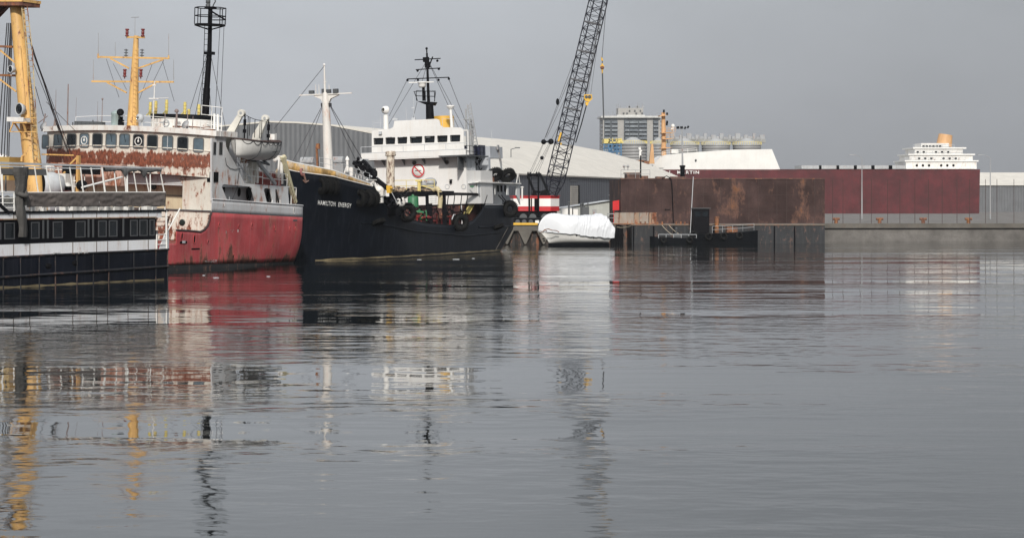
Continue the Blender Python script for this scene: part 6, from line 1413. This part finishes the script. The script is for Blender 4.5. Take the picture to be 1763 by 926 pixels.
# stern deck fittings
b = MB(); rail(b, [(45.2,-4.6,bs2(870,316)[1]+.05),(47.5,-4.3,bs2(870,316)[1]+.05),(47.5,3,bs2(870,316)[1]+.05)], 1.0, 2, .03, 1.0); p = BS(893,302,-4); b.tube(BS(889,316,-4), BS(892,297,-4), .05); b.tube(BS(895,316,-4), BS(892,297,-4), .05); b.tube(BS(899,345,-4.2), BS(899,323,-4.2), .1); b.lathe(BS(899,324,-4.2), [(.1,0),(.25,.1),(.01,.2)], 8); b.build('stern_railing', M_['white'], bs)
b = MB(); b.box((BS(833,0).x,-4.9,bs2(850,313)[1]),(BS(850,0).x,-3.5,bs2(850,305)[1])); b.build('stern_locker', M_['rust'], bs)
b = MB(); b.bar(BS(858,336,-5.1), BS(870,350,-5.1), .08, .08); b.bar(BS(863,336,-5.1), BS(874,350,-5.1), .08, .08); b.build('boarding_ladder', M_['blacksteel'], bs)
b = MB(); p = at_hull(44.2, 2.5, .1); b.path([Vector((45.6+b_off(45.6,2.4), -b_hb(45.6,2.4)-.05, 2.4)), Vector((44.0+b_off(44.0,.0), -b_hb(44,0)-.05, .02))], .025); b.build('waste_pipe', mat('rusty_grey_pipe', (.16,.14,.12), .7), bs)
# flank marks
b = MB()
for (px_, py_, w_, h_) in ((777,394,.5,.30),(776,398,.7,.30),(848,383,.8,.5)): p = BS(px_,py_); c_ = at_hull(p.x, p.z, .03); b.box((p.x-w_/2, -b_hb(p.x,p.z)-.03, p.z-h_/2), (p.x-w_/2+.12, -b_hb(p.x,p.z), p.z+h_/2)); b.box((p.x+.05, -b_hb(p.x,p.z)-.03, p.z-h_/2), (p.x+w_/2, -b_hb(p.x,p.z), p.z-h_/2+.1)); b.box((p.x+.05, -b_hb(p.x,p.z)-.03, p.z+h_/2-.1), (p.x+w_/2, -b_hb(p.x,p.z), p.z+h_/2))
b.build('load_mark', mat('faded_lettering', (.25,.25,.26), .7), bs)

# tyres hung along the tanker's side: each a thing of its own
def tyre_mesh(R0, r0):
    b = MB(); b.torus((0,0,0), (0,1,0), R0, r0, 28, 12)
    for k in range(28):
        a = 2*math.pi*k/28; M = Matrix.Rotation(a, 4, 'Y') @ Matrix.Translation((0,0,R0+r0*.93)); b.box((-.05,-r0*.8,-.03),(.05,r0*.8,.05), M)
    return b
tyre0 = {}
def tyre(px, py, R0, r0, label, y=None, off=None, tilt=(0,0,0), fx_=None):
    if y is None:
        z, x = 5, 3; x, z = xhull(px, py) if px < 665 else (BS(px, py).x, BS(px, py).z); loc = at_hull(x, z, r0*1.1)
    else: loc = FB.Y(px, py, y)
    key = (R0, r0)
    if key not in tyre0: o = tyre_mesh(R0, r0).build('tyre_fender', M_['rubber']); tyre0[key] = o
    else: o = tyre0[key].copy(); C.collection.objects.link(o)
    if fx_ is not None: loc.x += fx_
    n_rot = 0
    if px < 665 and y is None:
        xx = loc.x; n_rot = -math.atan2(b_hb(xx+.8, 5)-b_hb(xx-.2, 5), 1.0)+R_(90 if tilt == (0,0,0) else 0)
    o.matrix_world = FB.M @ Matrix.Translation(loc) @ Matrix.Rotation(n_rot+tilt[2], 4, 'Z') @ Matrix.Rotation(tilt[0], 4, 'X') @ Matrix.Rotation(tilt[1], 4, 'Y')
    tag(o, label, 'tyre', 'tyre fenders hung on the black tanker')
tyre(553,319.5,.52,.25,'front tyre of the upper cluster on the tanker bow, left end')
tyre(563,319.5,.52,.25,'middle tyre of the upper cluster on the tanker bow')
tyre(573,320.5,.52,.25,'right hand tyre of the upper cluster on the tanker bow')
tyre(618,341,.52,.25,'left tyre of the cluster behind the ship name on the tanker')
tyre(627,341,.52,.25,'middle tyre of the cluster behind the ship name on the tanker')
tyre(636,342,.52,.25,'right tyre of the cluster behind the ship name on the tanker')
tyre(646,383,.5,.2,'flattened tyre low on the dark hull below the hose derrick', tilt=(1.2,0,0))
tyre(701,366,.62,.3,'large tyre on the bulwark in front of the green pump', y=-5.45, tilt=(0,0,R_(-48)))
tyre(793,383,.6,.3,'large tyre on the bulwark below the yellow steps', y=-5.5, tilt=(0,0,R_(-42)))
tyre(878,360,.62,.3,'large tyre high on the tanker stern quarter', y=-5.4, tilt=(0,0,R_(-45)))
tyre(857,391,.5,.2,'flattened tyre low on the stern quarter of the tanker', y=-5.25, tilt=(1.2,0,0))
tyre(852,301,.58,.29,'left tyre lying against the white stern house roof edge', y=-5.0, tilt=(.7,0,R_(-50)))
tyre(874,302,.58,.29,'right tyre lying against the white stern house roof edge', y=-5.0, tilt=(.7,0,R_(-50)))

# ================================================================== TOUR BOAT
TH = 30; na = (math.cos(R_(TH)), -math.sin(R_(TH)))
FT = Frame(Vector((-12.35-3.2*na[0], 158.9-3.2*na[1], 0)), TH)
tbt = thing('tour_boat', 'black and white two deck tour boat with brown canvas dodger, nearest at left', 'boat', FT.M)
TB = 3.2
def TS(px, py, y=-TB): return FT.Y(px, py, y)
def t2(px, py): p = TS(px, py); return (p.x, p.z)
xl = -27.0; xr_ = .0
def line(p, q):       # straight line on the near side through two picture points
    (xa, za), (xc, zc) = t2(*p), t2(*q)
    return lambda x: za+(zc-za)*(x-xa)/(xc-xa)
l_hull = line((0,443),(290,429.3)); l_wb = line((0,421.3),(270,412.3)); l_wt = line((0,378.8),(270,374.8)); l_dk0 = line((30,367.5),(287,364.6)); l_dk1 = line((30,364),(287,361.3))
def t_hb(x, z): f = 1 if x > -19 else math.sqrt(max(0, 1-((-19-x)/8.2)**2)); return TB*f
def xs_t(a, c_, n=20): return frange(a, c_, n)
thull = mat('black_boat_hull', (.006,.008,.014), .5, spec=.08, dirt=.4, streak=.25, scol=(.05,.05,.06), bump=.03, bscale=1.2)
b = MB(); hull_band(b, frange(-27, .0, 40), lambda x: -.8, l_hull, t_hb, 6); b.add([(0,-TB,-.8),(0,TB,-.8),(0,TB,l_hull(0)),(0,-TB,l_hull(0))], [(0,1,2,3)]); b.build('hull', thull, tbt)
b = MB(); deck_plate(b, frange(-27, 0, 30), l_hull(-5)-.05, t_hb); b.build('main_deck', M_['grey'], tbt)
b = MB(); l_r = line((0,477.5),(288,458.5)); b.path([Vector((x, -t_hb(x,0)-.04, l_r(x))) for x in frange(-20, .0, 10)], .09, 6); b.path([Vector((x, -t_hb(x,0)-.03, l_hull(x)-.0)) for x in frange(-20, .05, 10)], .07, 6); b.tube((0.05,-TB,l_r(0)), (.05,TB,l_r(0)), .08)
for px_ in (-40,5,35,67,95,132,160,187,230,268,288): p = t2(px_,440); x = p[0]; b.tube((x,-TB-.02,-.3),(x,-TB-.02,l_hull(x)-.05),.05,n=6)
b.build('rubbing_strake', mat('scuffed_black_strake', (.008,.009,.013), .6, dirt=.6, rust=.05, rcol=(.06,.05,.04)), tbt)
b = MB(); hull_band(b, frange(-20, -.5, 30), lambda x: -.05, lambda x: .07+.05*math.sin(x*2.7)*math.sin(x), lambda x, z: t_hb(x, z)+.02, 1); b.build('waterline_fouling', bpy.data.materials['tan_fouling'], tbt)
b = MB()
for px_, py_ in ((83,458),(129,453)): p = TS(px_,py_); b.lathe((p.x,-TB,p.z), [(.3,0),(.3,.05),(.01,.02)], 12, ax=(0,-1,0), flat=.6)
b.build('hull_port', M_['dark'], tbt)
tw_m = mat('tour_boat_white', (.76,.77,.79), .5, rust=.02, dirt=.08, streak=.35, scol=(.45,.36,.26))
xc_ = t2(269.5,400)[0]
def plate(name, x0, x1, lo, hi, m, y=-TB, th=.08):
    b = MB(); b.prism([(x0,y,lo(x0)),(x1,y,lo(x1)),(x1,y,hi(x1)),(x0,y,hi(x0))], (0,th,0)); return b.build(name, m, tbt)
xL0 = -19.0
plate('lower_panel', xL0, xc_, l_hull, l_wb, tw_m, -TB+.04); plate('window_band', xL0, xc_, l_wb, l_wt, mat('gloss_black_band', (.004,.004,.006), .4, dirt=.3, spec=.07), -TB+.06); plate('upper_panel', xL0, t2(279,370)[0], l_wt, l_dk0, tw_m, -TB+.03)
b = MB(); b.prism([(xL0,-TB-.06,l_dk0(xL0)),(.0,-TB-.06,l_dk0(0)),(.0,-TB-.06,l_dk1(0)),(xL0,-TB-.06,l_dk1(xL0))], (0,2*TB+.12,0)); b.build('upper_deck', M_['black'], tbt)
b = MB(); b.box((xL0,-TB+.3,l_hull(-5)-.05),(xc_,TB-.1,l_dk0(-5)-.05)); b.build('cabin', M_['dark'], tbt)
b = MB()
for px_ in (24,52,126,167,186,221,256):
    x = t2(px_,400)[0]
    b.box((x-.03,-TB+.015,l_wt(x)+.02),(x+.03,-TB+.05,l_dk0(x)-.01)); b.box((x-.03,-TB+.02,l_hull(x)+.02),(x+.03,-TB+.06,l_wb(x)-.01))
b.build('panel_seam', mat('dark_stained_seam', (.14,.11,.09), .7), tbt)
b = MB(); b.prism([(xL0,-TB-.0,l_wt(xL0)),(xc_,-TB-.0,l_wt(xc_)),(xc_,-TB,l_wt(xc_)+.07),(xL0,-TB,l_wt(xL0)+.07)], (0,.05,0)); b.build('rust_stained_edge', mat('rust_stained_trim', (.30,.22,.15), .7, rust=.2), tbt)
TG = [(-18,3),(8.5,26.5),(54,69),(92,109),(131,148),(170,184.5),(188.5,203),(225,238),(241,255),(258.5,267)]
lw0 = line((0,412.5),(300,405)); lw1 = line((0,383.5),(300,377))
for i, (a_, c_) in enumerate(TG):
    x0 = t2(a_,395)[0]; x1 = t2(c_,395)[0]; f_ = .06
    b = MB(); y = -TB+.03
    for (u0, u1, v0, v1) in ((x0,x1,0,f_),(x0,x1,1-f_,1),(x0,x0+.09,f_,1-f_),(x1-.09,x1,f_,1-f_)):
        lo = lambda x, v: lerp(lw0(x), lw1(x), v); b.prism([(u0,y,lo(u0,v0)),(u1,y,lo(u1,v0)),(u1,y,lo(u1,v1)),(u0,y,lo(u0,v1))], (0,.05,0))
    wf = b.build('window', mat('window_trim', (.07,.073,.078), .5) if i == 0 else bpy.data.materials['window_trim'], tbt)
    b = MB(); b.add([(x0+.09,y+.022,lerp(lw0(x0),lw1(x0),f_)),(x1-.09,y+.022,lerp(lw0(x1),lw1(x1),f_)),(x1-.09,y+.022,lerp(lw0(x1),lw1(x1),1-f_)),(x0+.09,y+.022,lerp(lw0(x0),lw1(x0),1-f_))], [(0,1,2,3)]); b.build('pane', M_['glass'], wf)
for a_ in (51,74,82,152,160,212):
    x = t2(a_,395)[0]; b = MB(); b.box((x,-TB+.02,lw0(x)),(x+.16,-TB+.055,lw1(x)+.1)); b.build('mullion', M_['darkgrey'] if a_ != 51 else M_['black'], tbt)
b = MB()                                         # mooring cleats on the panel edge
for px_ in (90,96,133,143): p = t2(px_,436 if px_ < 100 else 435); b.tube((p[0],-TB-.12,p[1]),(p[0]+.3,-TB-.12,p[1]),.06); b.tube((p[0]+.15,-TB-.12,p[1]),(p[0]+.15,-TB,p[1]),.05)
b.build('cleat', M_['galv'], tbt)
# upper deck: dodger canvas, awning frame, furled canvas
dz0 = line((45,356),(284,355)); dz1 = line((45,332),(284,331.5)); xd0 = t2(45,340)[0]; xd1 = t2(284,340)[0]
b = MB(); nx = 220; rows = []
for i in range(nx+1):
    x = lerp(xd0, xd1, i/nx); r = []
    for k in range(15):
        t = k/14; ph = x*2*math.pi/2.35; sag = .5-.5*math.cos(ph); z = lerp(dz1(x), dz0(x), t)-(.015*sag+.02*math.sin(x*3.1)*t)*(1 if k else 0)
        fold = .022*math.sin(13*(t+.32*sag)+math.sin(x*.9)*2)*math.sin(math.pi*min(1,t*1.1))**.5*(.35+.65*sag)+.05*mn.noise(Vector((x*1.2,t*3,1)))+.03*mn.noise(Vector((x*5,t*4,4)))
        r.append(Vector((x, -TB-.06-fold, z)))
    rows.append(r)
b.grid(rows); b.build('canvas_dodger', M_['tarp'], tbt, solid=.012)
b = MB(); b.path([(x, -TB-.02, dz1(x)+.02) for x in (xd0, xd1)], .035, 6)
for px_ in (54,74,96,120,143,170,196,219,240,262,284): x = t2(px_,345)[0]; b.tube((x,-TB,l_dk1(x)),(x,-TB,dz1(x)),.04,n=6)
b.build('deck_rail', M_['white_clean'], tbt)
ar0 = line((27,284.5),(283,290.5)); ya = -TB+.05; xa0 = t2(27,285)[0]; xa1 = t2(283,290)[0]
b = MB(); b.prism([(xa0-6.5,ya,ar0(xa0)+.05),(xa1,ya,ar0(xa1)),(xa1,ya,ar0(xa1)+.07),(xa0-6.5,ya,ar0(xa0)+.22)], (0,.09,0)); b.tube((xa1,ya,ar0(xa1)+.03),(xa1,TB-.1,ar0(xa1)+.03),.04)
b.prism([(xa0-6.5,TB-.1,ar0(xa0)+.05),(xa1,TB-.1,ar0(xa1)),(xa1,TB-.1,ar0(xa1)+.07),(xa0-6.5,TB-.1,ar0(xa0)+.22)], (0,.09,0))
b.build('awning_beam', M_['lightgrey'], tbt)
b = MB()
for (xt, xb_, bot) in ((0,5,352),(38.5,46,334),(59.5,66,333),(79.5,87,333),(99.5,107,333),(120,126,333),(138.5,143.5,333),(156.5,163,333),(175.5,181,333),(196,201,333),(213.5,217,333),(229,236,333),(248.5,257,333),(258.5,259,333),(275,283,333)):
    p = TS(xt, 286+(xt/283)*5, ya+.04); q = TS(xb_, bot, ya+.04); b.tube(q, p, .045 if xt not in (175.5,) else .07, n=6)
p = TS(218.5,293,ya+.04); b.tube(TS(219,333,ya+.04), p, .07, n=6); b.tube(TS(141,323,ya+.2), TS(210,305,ya+.2), .07, n=8); b.build_each('awning_post', M_['white_clean'], tbt)
b = MB(); rows = []; n = 120
for i in range(n+1):
    x = lerp(TS(178,290,ya).x, TS(276,291,ya).x, i/n); t = i/n; drop = .16+.10*abs(math.sin(t*9+1))+.30*math.exp(-((t-.37)/.03)**2)+.32*math.exp(-((t-.70)/.035)**2)+.05*mn.noise(Vector((x*3,0,0)))
    r = []
    for k in range(10): a = 2*math.pi*k/10; r.append(Vector((x, ya-.02-.12*math.sin(a)*(1+.4*mn.noise(Vector((x*4,a,2)))), ar0(x)-.0-drop/2-.02-math.cos(a)*drop/2*1.15)))
    rows.append(r)
b.grid(rows, close=True); b.build('furled_canvas', M_['canvas'], tbt)
b = MB(); rows = []       # knotted canvas hanging over the side
for i in range(40):
    t = i/39; z_px = lerp(288, 408, t); cx_ = lerp(33, 38.5, t)+1.2*math.sin(t*9); w_ = lerp(6.5, 4.2, t)*(1-.35*math.exp(-((t-.42)/.05)**2))+.6*math.sin(t*21)
    if t < .05: w_ *= .8
    c1 = TS(cx_, z_px, -TB-.22); r = []
    hw = w_/F*145*1.15
    for k in range(16): a = 2*math.pi*k/16; rr2 = 1+.28*math.sin(a*5+t*6)+.12*math.sin(a*3-t*11); r.append(c1+Vector((hw*1.7*rr2*math.cos(a), .17*rr2*math.sin(a), .0)))
    rows.append(r)
b.grid(rows, close=True); c1 = TS(37,335,-TB-.3); b.torus(c1, (.2,-.3,1), .33, .12, 16, 8); b.ball(TS(45,341,-TB-.3), (.22,.15,.45), 10, 8); b.build('hanging_canvas', mat('grey_brown_canvas', (.085,.08,.075), .85, dirt=.4, bump=.03, bscale=9), tbt)
b = MB(); rows2 = []
for i in range(20):
    t = i/19; c1 = TS(lerp(44,38,t), lerp(288,336,t), -TB-.15); r = []
    for k in range(10): a = 2*math.pi*k/10; r.append(c1+Vector((.30*(1+.3*math.sin(a*3+t*5))*math.cos(a), .1*math.sin(a), 0)))
    rows2.append(r)
b.grid(rows2, close=True); b.build('hanging_canvas', bpy.data.materials['grey_brown_canvas'], tbt)
b = MB(); x0 = t2(-60,350)[0]; x1 = t2(24,331)[0]; zt_ = lambda x: t2(10,331)[1]
for py_ in (331.5,341,349.5,358): b.path([TS(-50 if py_ < 350 else (0 if py_ < 352 else 8),py_,-TB), TS(24,py_+.3,-TB)], .035, 5)
b.path([TS(24,331.5), TS(24.3,365)], .05, 6); b.path([TS(3.5,300), TS(5,354)], .05, 6); b.build('stair_railing', M_['white_clean'], tbt)
b = MB(); q_ = [(-60,366),(14,366),(-2,352),(-60,305)]; b.prism([TS(*q, -TB+.03) for q in ((-80,368.5),(16,367.6),(-1,351),(-80,290))], (0,.1,0)); b.build('sloping_panel', tw_m, tbt)
b = MB(); b.bar(TS(-30,326,-TB), TS(15,367.3,-TB), .2, .17); b.build('sloping_edge', M_['black'], tbt)
b = MB()
for k, (px_, py_, w_, h_) in enumerate(((64,361,.3,.45),(78,359,.3,.3),(115,361,.3,.3),(135,360,1.2,.28),(160,360,1.6,.3),(190,361,.9,.25),(205,360,1.0,.25),(225,361,.8,.25),(262,360,1.2,.25))): p = TS(px_,py_,-TB+1.2); b.box((p.x-w_/2,-TB+1.2,l_dk1(p.x)),(p.x+w_/2,-TB+1.7,l_dk1(p.x)+h_))
b.build_each('deck_seat', M_['white'], tbt)
b = MB(); p = TS(40,300,0); b.box((t2(-60,300)[0],-1.5,l_dk1(-18)),(t2(40,300)[0],2.0,l_dk1(-18)+1.0)); b.build('deck_console', M_['darkgrey'], tbt)
b = MB(); b.tube(TS(28,320,-1),TS(28,291,-1),.09); b.tube(TS(10,330,-2),TS(10,303,-2),.05); b.box(tuple(TS(-40,300,-1)), tuple(TS(28,292,1.5))); b.build('dark_awning', M_['canvas'], tbt)
# stern end
b = MB(); 
for py_ in (404,413,421,429.5): b.path([TS(269.5,py_), TS(287,py_-.2)], .035, 5)
b.tube(TS(269.8,403.5), TS(269.8,430), .05, n=6); b.tube(TS(286,362), TS(286.8,430), .07, n=8); b.tube(TS(310,359,-TB+.3), TS(287,401,-TB+.3), .05, n=6); b.build('stern_railing', M_['white_clean'], tbt)
b = MB(); ladder(b, TS(272,402,-TB+.6), TS(283,369,-TB+.6), (1,0,0), 1.5, .32, .045); ladder(b, TS(286,402,-TB+.6), TS(294,372,-TB+.6), (1,0,0), .5, .32, .035); b.build('stairs', mat('brown_stair', (.12,.06,.04), .7, rust=.2), tbt)
b = MB(); b.prism([TS(274,430.5,-TB+.3), TS(291,430,-TB+.3), TS(291,398,-TB+.3), TS(285,402,-TB+.3)], (0,.08,0)); b.build('stern_panel', tw_m, tbt)
b = MB(); b.box((-.9,-TB+.8,l_hull(0)),(-.05,-1,l_hull(0)+1.3)); b.build('stern_locker', M_['grey'], tbt)
# a few thin plates of melting ice on the harbour
ice = mat('melting_ice', (.62,.65,.68), .5, dirt=.15)
rnd = random.Random(21)
for i, (px_, py_, w_, lab) in enumerate(((372,478,10,'thin pale ice scrap floating below the red hull, left piece'),(351,474,5,'tiny ice scrap floating near the tour boat stern'),(462,476,7,'thin pale ice scrap floating below the red hull, right piece'),(785,446.5,12,'pale ice scrap floating beside the middle of the tanker'),(722,447,8,'small ice scrap afloat left of the bigger one beside the tanker'),(868,430.5,9,'white ice scrap at the foot of the tanker stern'),(815,445,5,'small ice scrap right of the bigger one beside the tanker'))):
    Y_ = H*F/(py_-CY); c_ = Vector(((px_-CX)*Y_/F, Y_, .0)); n = 14; hw = w_/2*Y_/F
    pts = [c_+Vector((hw*math.cos(2*math.pi*k/n)*rnd.uniform(.7,1.1), hw*1.6*math.sin(2*math.pi*k/n)*rnd.uniform(.6,1.1), -.03)) for k in range(n)]
    b = MB(); b.prism(pts, (0,0,.05)); tag(b.build('ice_floe', ice), lab, 'ice', 'ice scraps floating in the harbour')

# thin damp air over the harbour
hzb = MB(); hzb.box((-1500,-60,-1.5),(2200,3200,130))
hm_ = bpy.data.materials.new('haze_air'); hm_.use_nodes = True; t_ = hm_.node_tree; t_.nodes.clear()
vo = t_.nodes.new('ShaderNodeVolumePrincipled'); vo.inputs['Color'].default_value = (.86,.89,.93,1); vo.inputs['Density'].default_value = .00007; vo.inputs['Anisotropy'].default_value = .2
oo = t_.nodes.new('ShaderNodeOutputMaterial'); t_.links.new(vo.outputs[0], oo.inputs['Volume'])
tag(hzb.build('haze', hm_), 'thin pale haze filling the air over the harbour', 'haze', kind='stuff')
